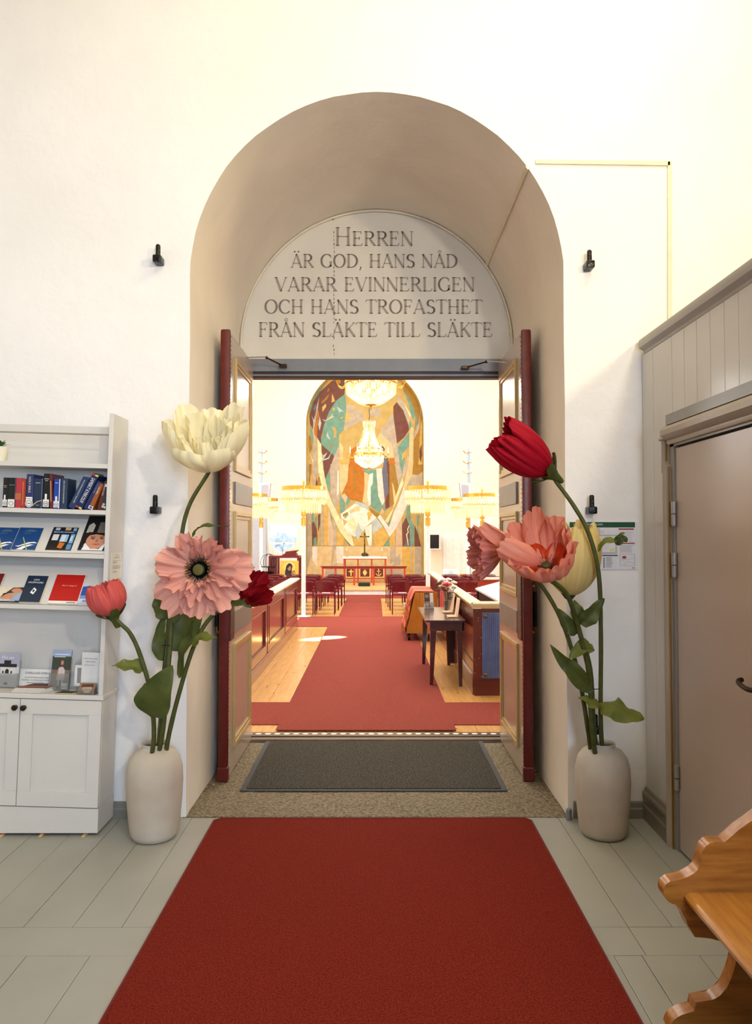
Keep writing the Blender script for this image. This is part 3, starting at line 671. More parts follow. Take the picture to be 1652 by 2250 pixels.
booklet('booklet', 'blue booklet with white waves, left-hand one of the pair, cut by the frame', 'booklet', 2, ((-28, 1209), (24, 1209), (-6, 1161)), blue, .008, bluecov(), 'blue booklets with white waves')
sg = [((214, 218, 222), rc(.1, .42, .34, .68)), ((150, 190, 224), rc(.42, .36, .72, .68)), ((214, 222, 226), rc(.46, .38, .62, .66)), ((120, 170, 214), rc(.8, .3, .96, .7)), ((200, 220, 236), rc(.82, .4, .9, .62)),
      ((196, 110, 36), [(.42, .1), (.6, .06), (.68, .3), (.45, .34)]), ((90, 140, 190), rc(.78, .03, .96, .26)), ((210, 170, 120), rc(.5, .86, .72, .98)), ((130, 180, 214), rc(.82, .84, .95, .96)), ((40, 70, 110), rc(.08, .72, .98, .82)), ((170, 190, 210), rc(.12, .85, .3, .96))]
t_, f_, h_ = booklet('leaflet', 'black leaflet with stained glass windows, titled Space for everyone', 'leaflet', 2, ((99, 1209), (156, 1210), (121, 1159)), (26, 22, 20), .003, sg)
text('title', 'Space for everyone', flat((214, 222, 230)), f_(.1, .74, h_ + .003), f_(1, 0, 0), f_(0, 1, 0), .014, t_, eps=.002, world=False)
skin, hair = (200, 140, 110), (30, 20, 18)
fc = [((16, 14, 14), rc(0, .55, 1, 1)), ((120, 112, 100), rc(.5, .48, 1, .82)), ((190, 186, 170), [(.1, .5), (.34, .5), (.36, .72), (.25, .8), (.12, .72)]), (hair, rc(.0, .34, 1, .5)), (hair, [(.02, .2), (.1, .5), (.98, .5), (1, .34), (.6, .36)]),
      (skin, ell(.56, .28, .36, .24, 20)), (hair, [(.1, .36), (.2, .52), (.95, .5), (.92, .4), (.7, .44), (.5, .46), (.3, .43)]), ((60, 30, 24), ell(.42, .335, .07, .016)), ((60, 30, 24), ell(.74, .345, .07, .016)), (hair, rc(.33, .37, .5, .385)), (hair, rc(.66, .38, .82, .395)),
      ((170, 104, 84), [(.55, .24), (.64, .24), (.6, .34)]), ((176, 80, 74), [(.42, .175), (.6, .15), (.78, .18), (.6, .19)]), ((232, 232, 232), [(.1, .0), (.2, .2), (.45, .04), (.75, .04), (.96, .24), (.9, 0)]), ((28, 30, 62), [(.0, 0), (.14, 0), (.2, .14)])]
booklet('magazine', 'tall magazine with smiling portrait cover at the right end of second shelf', 'magazine', 2, ((170, 1210), (231, 1211), (205, 1135)), (20, 18, 18), .004, fc)
booklet('booklet', 'dark red book cut by the left frame edge on the third shelf', 'book', 3, ((-45, 1325), (-12, 1325), (-24, 1264)), (112, 28, 30), .010)
tw = [((176, 160, 140), [(0, .05), (.3, .55), (.6, .95), (1, 1), (1, .05)]), ((70, 48, 36), [(.3, .55), (.55, .95), (1, 1), (1, .8), (.6, .62)]), (skin, ell(.72, .78, .2, .14)), (skin, ell(.45, .38, .22, .17)), ((60, 40, 30), [(.2, .3), (.26, .58), (.5, .62), (.34, .5)]), ((150, 170, 200), [(.6, .2), (.9, .6), (1, .5), (.95, .1)]), ((24, 22, 24), rc(0, 0, 1, .12)), (wh, rc(.03, .16, .6, .19)), (wh, rc(.03, .08, .8, .11))]
booklet('leaflet', 'pale leaflet with two faces on its cover, left on the third shelf', 'leaflet', 3, ((-14, 1325), (43, 1326), (5, 1291)), (222, 210, 186), .003, tw)
t_, f_, h_ = booklet('psalm_book', 'navy psalm book with a white diamond emblem on the third shelf', 'book', 3, ((43, 1325), (89, 1325), (71, 1268)), (22, 42, 66), .014, [(wh, [(.38, .35), (.56, .28), (.66, .46), (.5, .55)]), ((22, 42, 66), [(.46, .4), (.54, .36), (.58, .44), (.5, .48)])])
for k, (s_, yy) in enumerate((('SÁMI', .8), ('SÁLBMAGIRJI', .7))): text('title', s_, flat(wh), f_(.5, yy, h_ + .001), f_(1, 0, 0), f_(0, 1, 0), .0145, t_, 'CENTER', world=False)
t_, f_, h_ = booklet('booklet', 'white booklet with bright red cover panel on the third shelf', 'booklet', 3, ((105, 1327), (171, 1327), (131, 1263)), (238, 232, 220), .007, [((186, 22, 14), rc(.0, .09, .98, .985)), (dk, rc(.62, .03, .92, .05))])
text('title', 'Hur är många liv!', flat((230, 190, 180)), f_(.3, .58, h_ + .001), f_(1, 0, 0), f_(0, 1, 0), .0115, t_, world=False)
t_, f_, h_ = booklet('leaflet', 'blue and white leaflet half hidden by the coral bud on the third shelf', 'leaflet', 3, ((171, 1327), (214, 1327), (186, 1288)), (206, 214, 232), .002, [((44, 84, 168), [(0, .45), (.0, .95), (.3, 1), (.6, .9), (1, .96), (1, .5)]), ((120, 150, 206), rc(0, .28, 1, .46))])
text('title', 'act', flat((120, 40, 130)), f_(.2, .1, h_ + .001), f_(1, 0, 0), f_(0, 1, 0), .025, t_, world=False)
# ---- things on the counter
ZC = zc + .0006
M_acr = mat('clear_acrylic', (236, 240, 240), .08, trans=.92, var=.0, spec=.6)
def stand(name, label, cat, pl, pr, ptop, rgb, shapes, y=.10, holder=True, th=.006, grp=None, lean=8, titles=()):
    """sheet standing on the counter leaning back; pl, pr: lower corners, ptop: height pixel"""
    a = BL(pl[0], pl[1], BO.y + y); b = BL(pr[0], pr[1], BO.y + y); h = BL(pl[0], ptop, BO.y + y).z - ZC; w = b.x - a.x
    t = thing(name, label, cat, BM @ V((a.x, y, ZC + .001)), grp, (R(-lean), BT, 0))
    bm = NB(); box(bm, 0, w, 0, th, .002, h); obj('sheets', bm, flat(rgb, .4), t, world=False)
    if shapes: prints('cover_print', shapes, (0, -.0003, .002), (w, 0, 0), (0, 0, h), t, world=False)
    for s_, u, v_, sz_, col in titles: text('title', s_, flat(col), (u * w, -.0035, v_ * h), (1, 0, 0), (0, 0, 1), sz_, t, world=False)
    if holder:
        bm = NB(); box(bm, -.004, w + .004, -.016, -.014, 0, h * .42); box(bm, -.004, w + .004, th + .002, th + .004, 0, h * .8); box(bm, -.004, -.002, -.014, th + .002, 0, h * .42); box(bm, w + .002, w + .004, -.014, th + .002, 0, h * .42); box(bm, -.004, w + .004, -.014, th + .002, -.0005, .0015)
        obj('acrylic_holder', bm, M_acr, t, world=False)
    return t
om = [((170, 170, 186), rc(0, .6, 1, 1)), ((40, 44, 40), [(.0, 0), (.12, 0), (.2, .5), (.1, .85), (0, .9)]), ((216, 212, 206), rc(.2, .32, .85, .66)), ((36, 34, 34), rc(.16, .58, .9, .68)), ((36, 34, 34), rc(.34, .68, .64, .78)), ((30, 30, 30), ell(.5, .46, .08, .07)), ((30, 30, 30), rc(.42, .39, .58, .47)), ((30, 30, 30), rc(.3, .39, .36, .47)), ((30, 30, 30), rc(.66, .39, .72, .47)), ((90, 90, 110), ell(.5, .1, .09, .04))]
stand('brochure_stand', 'acrylic stand with brochures titled Om oss showing a white chapel', 'brochure stand', (-14, 1514), (37, 1514), 1436, (206, 204, 202), om, y=.13, titles=[('Om oss', .22, .84, .022, (240, 240, 240))])
stand('notice_card', 'white notice card lettered Överluleå kyrka behind the brochure pile', 'sign', (40, 1513), (122, 1513), 1470, (232, 230, 222), [], y=.17, holder=False, th=.003,
      titles=[('ÖVERLULEÅ KYRKA', .16, .72, .0155, (60, 54, 48)), ('AV UTRYMNINGSSKÄL FÅR', .16, .48, .0108, (80, 72, 64)), ('MAXIMALT 600 PERSONER VISTAS', .08, .33, .0100, (80, 72, 64)), ('I DENNA FASTIGHET', .2, .18, .0108, (80, 72, 64))])
girl = [((150, 168, 196), rc(0, .8, 1, 1)), ((58, 66, 52), rc(0, .5, 1, .84)), ((120, 104, 92), rc(0, .0, 1, .5)), ((86, 60, 50), [(.42, .55), (.45, .75), (.55, .8), (.66, .74), (.68, .5), (.5, .46)]), (skin, ell(.55, .68, .075, .06)), ((206, 190, 186), [(.4, .56), (.6, .58), (.72, .5), (.74, .24), (.3, .24), (.34, .48)]), (skin, [(.34, .5), (.4, .5), (.36, .3), (.3, .3)]), ((206, 196, 190), rc(.38, .1, .46, .24)), ((206, 196, 190), rc(.58, .1, .66, .24)), ((70, 50, 44), rc(.38, .03, .48, .1)), ((70, 50, 44), rc(.57, .03, .68, .1)), (wh, rc(.1, .88, .9, .9)), (wh, rc(.1, .82, .7, .835)), (wh, rc(.62, .02, .92, .17))]
stand('brochure_stand', 'acrylic stand with brochures showing a laughing girl in a white dress', 'brochure stand', (109, 1513), (150, 1513), 1430, (96, 90, 84), girl, y=.10, titles=[('act', .66, .06, .022, (70, 60, 70))])
a = BL(40, 1520, BO.y + .07); b = BL(103, 1520, BO.y + .07)
pile = [('green', (92, 86, 60)), ('brown', (120, 70, 48)), ('pale', (196, 190, 180)), ('topmost', (112, 66, 46))]
for k, (n_, col) in enumerate(pile):
    t = thing('brochure', {'green': 'pale backed brochure at the bottom of the fanned pile on the counter', 'brown': 'brochure second from the bottom of the fanned pile', 'pale': 'brochure second from the top of the fanned pile', 'topmost': 'topmost brochure of the fanned pile, dark hills over orange water'}[n_], 'brochure', BM @ V((a.x - .012 + k * .004, .018 + k * .005, ZC + .0008 + k * .0052)), 'fanned pile of brochures', (0, BT, R(-3 + k * 2)))
    bm = NB(); w = b.x - a.x
    prism(bm, [(0, 0), (w, 0), (w + .055, .12), (.055, .12)], lambda p, q: V((p, q, 0)), (0, 0, .0045)); obj('pages', bm, [flat((214, 208, 198))], t, world=False)
    if k == 3: prints('cover_print', [(col, [(0, 0), (.78, 0), (1, 1), (.24, 1)]), ((70, 60, 56), [(.12, .45), (.9, .45), (1, 1), (.24, 1)]), ((170, 96, 62), [(.04, .16), (.83, .2), (.88, .42), (.1, .42)])], (0, 0, .0046), (w + .055, 0, 0), (0, .12, 0), t, world=False)
a = BL(122, 1522, BO.y + .03)
t = thing('leaflet', 'dark green leaflet lying flat in front of the laughing girl brochures', 'leaflet', BM @ V((a.x, .012, ZC + .0008)), None, BR)
bm = NB(); prism(bm, [(0, 0), (.095, 0), (.115, .05), (.02, .055)], lambda p, q: V((p, q, 0)), (0, 0, .004)); obj('pages', bm, flat((206, 176, 120)), t, world=False)
prints('cover_print', [((52, 66, 62), [(.02, .02), (.8, .02), (.98, .92), (.2, .98)])], (0, 0, .0043), (.115, 0, 0), (0, .055, 0), t, world=False)
t = stand('collection_box', 'white collection box with side handle lettered Vi lever alla under samma himmel', 'collection box', (177, 1500), (221, 1500), 1434, (216, 214, 212), [], y=.06, holder=False, th=.05, lean=2,
          titles=[('VI LEVER ALLA UNDER', .1, .84, .0074, (70, 64, 60)), ('SAMMA HIMMEL', .2, .76, .0078, (70, 64, 60)), ('SWISHA DIN GÅVA HÄR', .14, .68, .0054, (60, 54, 50))])
hb = NB(); h = .16
for q in (rc(-.044, .028, .0, .045), rc(-.044, .125, .0, .142), rc(-.044, .03, -.028, .14)): box(hb, q[0][0], q[1][0], .014, .036, q[0][1], q[2][1], bev=.005)
obj('handle', hb, flat((216, 214, 212)), t, world=False)
a = BL(170, 1521, BO.y + .02); b = BL(209, 1521, BO.y + .02)
t = thing('acrylic_tray', 'small clear acrylic tray holding cards at the front of the counter', 'card holder', BM @ V((a.x, .012, ZC + .0008)), None, BR); w = b.x - a.x
bm = NB()
for q in ((0, w, 0, .04, 0, .002), (0, w, 0, .0015, .002, .032), (0, .0015, 0, .04, .002, .03), (w - .0015, w, 0, .04, .002, .03), (0, w, .0385, .04, .002, .055)): box(bm, *q)
obj('tray', bm, M_acr, t, world=False)
bm = NB(); prism(bm, [(.006, .003), (.012, .003), (.036, .054), (.030, .054)], lambda p, q: V((.005, p, q)), (w - .01, 0, 0)); cd = obj('cards', bm, flat((150, 112, 84)), t, world=False)
prints('cover_print', [((206, 170, 140), ell(.5, .45, .32, .3)), ((90, 60, 40), [(.1, .6), (.9, .66), (.85, .95), (.15, .9)]), ((226, 214, 200), rc(.35, .1, .7, .25))], (.005, .0055, .003), (w - .01, 0, 0), (0, .024, .051), t, eps=.0008, world=False)
# small plant at the left end of the top shelf
pp = BL(-4, 1010, BO.y + .09)
t = thing('potted_plant', 'small green plant in a cream pot at the left end of the top shelf', 'plant', BM @ V((pp.x, .10, sz[0] + .0246)), None, (0, BT, 0))
bm = NB(); lathe(bm, [(0, .0), (.028, .0), (.032, .01), (.04, .07), (.042, .085), (.037, .085), (.03, .02)], n=20); obj('pot', bm, mat('cream_ceramic', (232, 224, 200), .3), t, world=False, smooth=True)
rd = random.Random(5)
for k in range(11):
    a_ = k * 2.4; r = .03 + .012 * (k % 3); bm = NB(); base = V((0, 0, .075)); tip = V((r * math.cos(a_) * 1.15, r * math.sin(a_) * 1.15, .10 + .010 * (k % 4)))
    sd = V((-math.sin(a_), math.cos(a_), 0)) * .012; mid = (base + tip) / 2 + V((0, 0, .012))
    face(bm, [base, mid - sd, tip, mid]); face(bm, [base, mid, tip, mid + sd]); obj('leaf', bm, mat('small_leaf_green', (62, 104, 52), .4), t, world=False)
# ---- evacuation plan on the right wall
ep = P(1252, 1252, YW - .003); eq = P(1400, 1147, YW - .003); ew, eh = eq.x - ep.x, eq.z - ep.z
t = thing('evacuation_plan', 'evacuation plan sheet with green heading on the wall behind the right flowers', 'sign', ep)
bm = NB(); box(bm, ep.x, ep.x + ew, ep.y, ep.y + .0025, ep.z, ep.z + eh); obj('sheet', bm, mat('paper', (232, 226, 208), .7), t)
bk, rdc, gn, yl = (70, 70, 72), (166, 30, 30), (20, 74, 44), (222, 222, 170)
sh = [((226, 224, 226), rc(.005, .008, .995, .992)), (gn, rc(0, .885, .965, .998))]
def fr_(a, b, c, d, w=.006): return [(bk, rc(a, b, c, b + w)), (bk, rc(a, d - w, c, d)), (bk, rc(a, b, a + w * .75, d)), (bk, rc(c - w * .75, b, c, d))]
sh += fr_(.32, .69, .44, .87) + fr_(.34, .70, .425, .85) + [(yl, rc(.345, .71, .42, .84))] + fr_(.44, .34, .69, .73) + [((226, 224, 226), rc(.43, .355, .675, .71))] + fr_(.35, .36, .675, .71, .004) + [(yl, rc(.585, .62, .665, .7)), (yl, rc(.585, .375, .665, .45)), (bk, rc(.6, .66, .615, .69))] + fr_(.34, .19, .44, .34) + fr_(.36, .22, .42, .33, .004) + fr_(.45, .77, .5, .82, .004)
sh += [(rdc, rc(.72, .84, .945, .865)), (rdc, rc(.74, .545, .955, .565)), ((60, 60, 60), rc(.475, .29, .705, .312))] + lines((120, 116, 116), .725, .94, .60, .82, 6, .1, 3) + lines((90, 88, 88), .735, .95, .37, .53, 7, .16, 5) + lines((120, 116, 116), .53, .63, .06, .28, 9, .3, 6)
sh += [(bk, ell(.5, .06 + k * .036, .012, .012, 8)) for k in range(6)] + fr_(.735, .085, .955, .33, .003) + [(rdc, rc(.77, .245, .83, .285)), (rdc, ell(.8, .265, .018, .034, 4)), ((150, 148, 148), [(.74, .2), (.95, .235), (.95, .238), (.74, .205)]), ((150, 148, 148), [(.78, .1), (.86, .17), (.95, .13), (.95, .133), (.86, .175), (.775, .1)]), ((90, 90, 90), rc(.915, .035, .95, .048))]
prints('plan_print', sh, ep, (ew, 0, 0), (0, 0, eh), t, eps=.0008)
text('heading', 'UTRYMNINGSPLAN', flat((226, 232, 226)), ep + V((ew * .055, -.003, eh * .93)), (1, 0, 0), (0, 0, 1), .0152, t, sx=1.25)
text('heading', 'EVACUATION PLAN', flat((200, 212, 200)), ep + V((ew * .055, -.003, eh * .893)), (1, 0, 0), (0, 0, 1), .0105, t, sx=1.3)
# ================================================================== wooden settle at the right
M_oak = mat('varnished_oak', (184, 122, 50), .3, var=.28, scale=7, stretch=(1, 7, 7), coat=.35, rgb2=(142, 84, 28), bump=.08, bscale=14, contrast=(.25, .75))
M_oaks = mat('varnished_oak_seat', (196, 134, 56), .28, var=.28, scale=7, stretch=(7, .8, 7), coat=.35, rgb2=(164, 104, 38), bump=.08, bscale=14, contrast=(.25, .75))
YS = 2.335
def pe(px, py): q = P(px, py, YS); return (q.x, q.z)
t = thing('wooden_settle', 'varnished oak settle with scrolled end panels at the lower right', 'bench', (1.2, YS - .5, 0))
up = [pe(*p) for p in ((1463, 1944), (1458, 1956), (1461, 1972), (1472, 1984), (1488, 1990), (1497, 2003), (1501, 2012), (1508, 2022), (1512, 2036), (1519, 2044), (1527, 2060), (1560, 2061), (1612, 2075))]
low = [pe(*p) for p in ((1618, 2112), (1606, 2150), (1590, 2180), (1566, 2198), (1528, 2203), (1526, 2222), (1511, 2226), (1494, 2232), (1478, 2244), (1470, 2262))]
x_in = low[-1][0]
back = [(x_in + .015, .004), (x_in + .12, .004), (x_in + .14, .05), (x_in + .30, .06), (x_in + .34, .004), (x_in + .50, .004), (x_in + .50, .05), (x_in + .44, .12), (x_in + .42, .30), (x_in + .46, .45), (x_in + .56, .95), (x_in + .53, 1.0), (x_in + .48, .99)]
top = [(x_in + .40, .84), (x_in + .36, .76)] + [pe(*p) for p in ((1700, 1765), (1652, 1803), (1625, 1822), (1594, 1836), (1592, 1852), (1575, 1850), (1562, 1852), (1549, 1862), (1542, 1880), (1538, 1902), (1528, 1916), (1510, 1927), (1490, 1934), (1474, 1936))]
def smooth2(l, n=3): return [(p.x, p.y) for p in spline([(a, b, 0) for a, b in l], n)]
prof = smooth2(up[:8]) + up[8:] + smooth2(low[:4]) + low[4:6] + smooth2(low[6:]) + back + top[:5] + smooth2(top[6:])
for y in (YS, YS - 1.5):
    bm = NB(); prism(bm, prof, lambda a, b: V((a, y, b)), (0, .05, 0), bev=.0015); obj('end_panel', bm, M_oak, t, smooth=True, auto=35)
zsx = pe(1500, 1966); bm = NB()
prism(bm, [(0, -.012), (.004, -.026), (.02, -.032), (.45, -.032), (.45, 0), (.02, 0), (.006, -.004)], lambda a, b: V((zsx[0] + .004 + a, YS - 1.448, zsx[1] + .008 + b)), (0, 1.447, 0)); obj('seat', bm, M_oaks, t, smooth=True, auto=40)
bm = NB(); box(bm, zsx[0] + .10, zsx[0] + .13, YS - 1.448, YS - .001, zsx[1] - .11, zsx[1] - .026, bev=.003); obj('seat_rail', bm, M_oaks, t)
bm = NB(); prism(bm, [(x_in + .455, zsx[1] + .01), (x_in + .475, zsx[1] + .01), (x_in + .565, .93), (x_in + .545, .93)], lambda a, b: V((a, YS - 1.448, b)), (0, 1.447, 0)); obj('backrest', bm, M_oaks, t)
# ================================================================== floor vases and giant paper flowers
M_vase = mat('matt_cream_stoneware', (198, 189, 172), .8, var=.09, scale=5, rgb2=(182, 168, 150), bump=.12, bscale=30)
def vase(px, py, label, k=1.0):
    c = PZ(px, py); t = thing('floor_vase', label, 'vase', c, 'cream floor vases')
    pr = [(0, 0), (.095, .0), (.112, .006), (.124, .03), (.132, .09), (.142, .2), (.146, .29), (.143, .36), (.130, .415), (.104, .45), (.079, .462), (.069, .468), (.066, .476), (.070, .487), (.068, .492), (.062, .490), (.059, .478), (.061, .466), (.10, .43), (.122, .38), (.128, .2), (.11, .04), (0, .03)]
    bm = NB(); lathe(bm, [(r * k, z * k) for r, z in pr], c, 48); obj('vessel', bm, M_vase, t, smooth=True, auto=70)
    bm = NB(); lathe(bm, [(0, .30), (.118, .30), (.118, .305), (0, .305)], c, 24); obj('filling', bm, mat('dark_moss', (30, 26, 22), .95), t)
    return c
vl = vase(339, 1838, 'cream stoneware floor vase left of the arch, beside the bookcase')
vr = vase(1325, 1833, 'cream stoneware floor vase right of the arch, by the grey door', .985)
M_stem = mat('stem_green', (78, 84, 30), .55, var=.2, scale=25, rgb2=(62, 68, 24))
M_leafg = mat('paper_leaf_green', (84, 92, 34), .5, var=.2, scale=14, rgb2=(64, 76, 28), transl=.18, bump=.15, bscale=30)
M_leafl = mat('paper_leaf_light_green', (116, 122, 48), .5, var=.2, scale=14, rgb2=(96, 104, 38), transl=.2)
def pet(name, rgb, rgb2, tr=.22): return mat(name, rgb, .62, var=.1, scale=1, rgb2=rgb2, transl=tr, bump=.28, bscale=1.3, spec=.2, bdist=.01, uv=True, stretch=(34, 2.2, 1), contrast=(.32, .66), detail=4)
M_cream = pet('cream_crepe', (250, 243, 212), (246, 234, 186), .28)
M_pink = pet('pink_crepe', (238, 180, 162), (226, 158, 142))
M_coral = pet('coral_crepe', (224, 104, 96), (206, 84, 80))
M_crim = pet('crimson_crepe', (176, 6, 36), (148, 3, 26), .12)
M_dred = pet('dark_red_crepe', (142, 4, 20), (112, 2, 12), .12)
M_peach = pet('peach_crepe', (242, 168, 144), (234, 148, 124))
M_rose = pet('rose_crepe', (220, 142, 130), (206, 122, 112))
M_yel = pet('yellow_crepe', (242, 220, 152), (232, 204, 124), .25)
M_orange = pet('orange_crepe', (224, 84, 40), (206, 64, 26), .2)
def frame(base, axis, spin=0):
    z = V(axis).normalized(); x = z.cross(V((0, 1, .001))); x = x.normalized() if x.length > .05 else V((1, 0, 0)); y = z.cross(x)
    M = Matrix(((x.x, y.x, z.x, base[0]), (x.y, y.y, z.y, base[1]), (x.z, y.z, z.z, base[2]), (0, 0, 0, 1)))
    return M @ Matrix.Rotation(R(spin), 4, 'Z')
def petal(M, L, th0, th1, ha, phi, par, m, ruf=.02, tip=.3, seed=0, r0=.012, nu=24, nv=12, fr=.32, rag=.05, lift=0, tw=0, name='petal', pw=1.0, curl=0):
    """surface patch swept around the flower axis M; th = angle of the petal from the axis (degrees) from base to tip"""
    bm = NB(); uvl = bm.loops.layers.uv.new('uv'); g_ = []; rd = random.Random(seed); p1, p2 = rd.uniform(0, 6), rd.uniform(0, 6); q1 = rd.uniform(2.2, 3.4)
    t0, t1 = R(th0), R(th1)
    for i in range(nu + 1):
        u = -1 + 2 * i / nu; row = []
        Lt = L * (1 - tip * abs(u) ** 2.6 + rag * noise.noise(V((u * 5 + seed * 3.1, seed, 0))) + rag * .5 * noise.noise(V((u * 14, seed * 1.7, 4))))
        r, z = r0, lift; pv = 0
        for j in range(nv + 1):
            v = j / nv; th = t0 + (t1 - t0) * v ** pw
            if curl and v > .8: th += R(curl) * (v - .8) / .2
            ds = Lt * (v - pv); r += math.sin(th) * ds; z += math.cos(th) * ds; pv = v
            d = ruf * v ** 1.6 * (.55 * math.sin(u * q1 * 2.2 + p1) + .45 * math.sin(u * q1 * 4.6 + p2 + v * 2)) + (.0016 * v * math.sin(u * 19 + p1) + fr * ruf * max(0, v - .62) * math.sin(u * 15 + p2 + 2 * math.sin(u * 6)) ) * (1 if ruf else 0)
            rr = max(.002, r + d * math.cos(th)); zz = z - d * math.sin(th)
            hw = ha * (1 - .25 * max(0, v - .75) / .25 * abs(u))
            a = R(phi + u * hw + tw * v)
            row.append(bm.verts.new(M @ V((rr * math.cos(a), rr * math.sin(a), zz))))
        g_.append(row)
    for i in range(nu):
        for j in range(nv):
            f_ = bm.faces.new((g_[i][j], g_[i + 1][j], g_[i + 1][j + 1], g_[i][j + 1]))
            for lp, (a_, b_) in zip(f_.loops, ((i, j), (i + 1, j), (i + 1, j + 1), (i, j + 1))): lp[uvl].uv = (a_ / nu + seed * .37, b_ / nv + seed * .71)
    return obj(name, bm, m, par, smooth=True, auto=False)
def leafblade(par, pts, w, nrm, m=None, fold=.25, ruf=.010, seed=1, name='leaf', n=12, shape=.8, twist=0):
    """blade along a curve of world points; nrm = which way the upper face looks"""
    w *= 1.25; ruf *= min(1, w / .045); q = spline(pts, max(2, 20 // (len(pts) - 1))); N = len(q) - 1; bm = NB(); rows = []
    for i, p in enumerate(q):
        v = i / N; tn = (q[min(i + 1, N)] - q[max(i - 1, 0)]).normalized(); sd = tn.cross(V(nrm)).normalized()
        if twist: sd = Matrix.Rotation(R(twist * v), 3, tn) @ sd
        up_ = sd.cross(tn).normalized(); hw = w * (math.sin(math.pi * min(1, .04 + .96 * v) ** shape) ** .75 if 0 < v < 1 else 0.03)
        row = []
        for k in range(-4, 5):
            u = k / 4; e = ruf * abs(u) ** 2 * math.sin(v * 13 + seed + (1.6 if u > 0 else 0)) + .22 * ruf * abs(u) ** 3 * math.sin(v * 33 + seed)
            row.append(bm.verts.new(p + sd * (hw * u * (1 + e * 2)) + up_ * (fold * hw * abs(u) + e)))
        rows.append(row)
    for a, b in zip(rows, rows[1:]):
        for k in range(8): bm.faces.new((a[k], a[k + 1], b[k + 1], b[k]))
    return obj(name, bm, m or M_leafg, par, smooth=True, auto=False)
def stem(par, pts, r0=.012, r1=.009, m=None):
    q = spline(pts, 6); n = len(q) - 1; bm = NB(); rd = random.Random(int(abs(q[0].x) * 999))
    tube(bm, q, [r0 + (r1 - r0) * i / n + rd.uniform(-.0004, .0006) for i in range(n + 1)], 10)
    return obj('stem', bm, m or M_stem, par, smooth=True)
def sepals(par, M, n=4, L=.07, th0=60, th1=25, ha=32, m=None, r0=.008):
    for k in range(n): petal(M, L, th0, th1, ha, k * 360 / n + 20, par, m or M_leafg, .004, .55, k + 70, r0, 8, 6, .08, -.004, name='sepal')
def calyx(par, M, k=1.0, n=4, ph=0):
    bm = NB(); lathe(bm, [(.010, -.085 * k), (.014, -.075 * k), (.024 * k, -.035 * k), (.042 * k, -.004), (.052 * k, .012)], n=16, M=M); obj('calyx', bm, M_leafg, par, smooth=True, auto=False)
    for i in range(n): petal(M, .085 * k, 64, 34, 34, i * 360 / n + ph, par, M_leafg, .003, .6, i + 90, .036 * k, 10, 6, lift=-.012, name='sepal', rag=.04)
def heart(par, M, rc_=.028, n=46, L=.055, col=None, spread=62, fil=None, tipc=None, z0=.0):
    bm = NB(); lathe(bm, [(0, z0), (rc_ * .75, z0 + .002), (rc_, z0 + .014), (rc_ * 1.02, z0 + .026), (rc_ * .9, z0 + .034), (rc_ * .55, z0 + .038), (0, z0 + .039)], n=18, M=M)
    obj('seed_pod', bm, col or mat('olive_pod', (88, 84, 30), .6), par, smooth=True)
    rd = random.Random(9); bm = NB(); bt = NB()
    for k in range(n):
        a = k * 6.28318 * .618; sp = R(spread + rd.uniform(-22, 18)); l = L * rd.uniform(.75, 1.1)
        b0 = V((rc_ * .7 * math.cos(a), rc_ * .7 * math.sin(a), z0 + .004)); d = V((math.sin(sp) * math.cos(a), math.sin(sp) * math.sin(a), math.cos(sp)))
        e = b0 + d * l; tube(bm, [M @ b0, M @ (b0 + d * l * .5 + V((0, 0, .004))), M @ e], .0011, 4)
        if tipc: ball(bt, M @ e, .0034, 6)
    o = obj('stamens', bm, fil or M_black, par); o['kind'] = 'stuff'
    if tipc: o = obj('anthers', bt, tipc, par); o['kind'] = 'stuff'
    else: bt.free()
def flower(name, label, base, cat='flower', grp=None): return thing(name, label, cat, base, grp)
def inv(c, dx, dy, z=.32): return c + V((dx, dy, z))
# --- left vase: cream peony
f = flower('cream_peony', 'giant pale yellow paper peony, tallest flower of the left vase', inv(vl, .01, .03))
hd = P(461, 1034, 3.80)
stem(f, [inv(vl, .01, .03), P(352, 1600, 3.86), P(366, 1440, 3.86), P(392, 1230, 3.84), P(412, 1120, 3.82), hd], .0135, .010)
M = frame(hd, (.0, -.46, 1)); sepals(f, M, 4, .05, 80, 50)
for k, (ph_, L_, a_, b_, ha_) in enumerate(((4, .36, 104, 8, 48), (58, .27, 106, 30, 48), (124, .27, 106, 28, 48), (178, .36, 104, 10, 48), (226, .39, 98, 0, 44), (272, .35, 94, 2, 44), (318, .39, 98, 0, 44))): petal(M, L_, a_, b_, ha_, ph_, f, M_cream, .020, .30, k + 1, .012, rag=.05, pw=.5, fr=.25, curl=(-20, -50, -40, -14, 16, 24, 10)[k])
for k, (ph_, L_, a_, b_) in enumerate(((96, .21, 92, -10), (24, .26, 92, 6), (210, .31, 84, -2), (258, .30, 80, 0), (306, .33, 82, -2), (166, .26, 92, 2))): petal(M, L_, a_, b_, 44, ph_, f, M_cream, .022, .32, k + 11, .008, rag=.06, pw=.55, fr=.25)
for k in range(3): petal(M, .18, 50, -8, 46, k * 60 + 215, f, M_cream, .020, .26, k + 21, .006, rag=.08, lift=.008, fr=.2)
bm = NB(); ball(bm, M @ V((0, 0, .03)), .03, 10); obj('flower_heart', bm, M_yel, f, smooth=True)
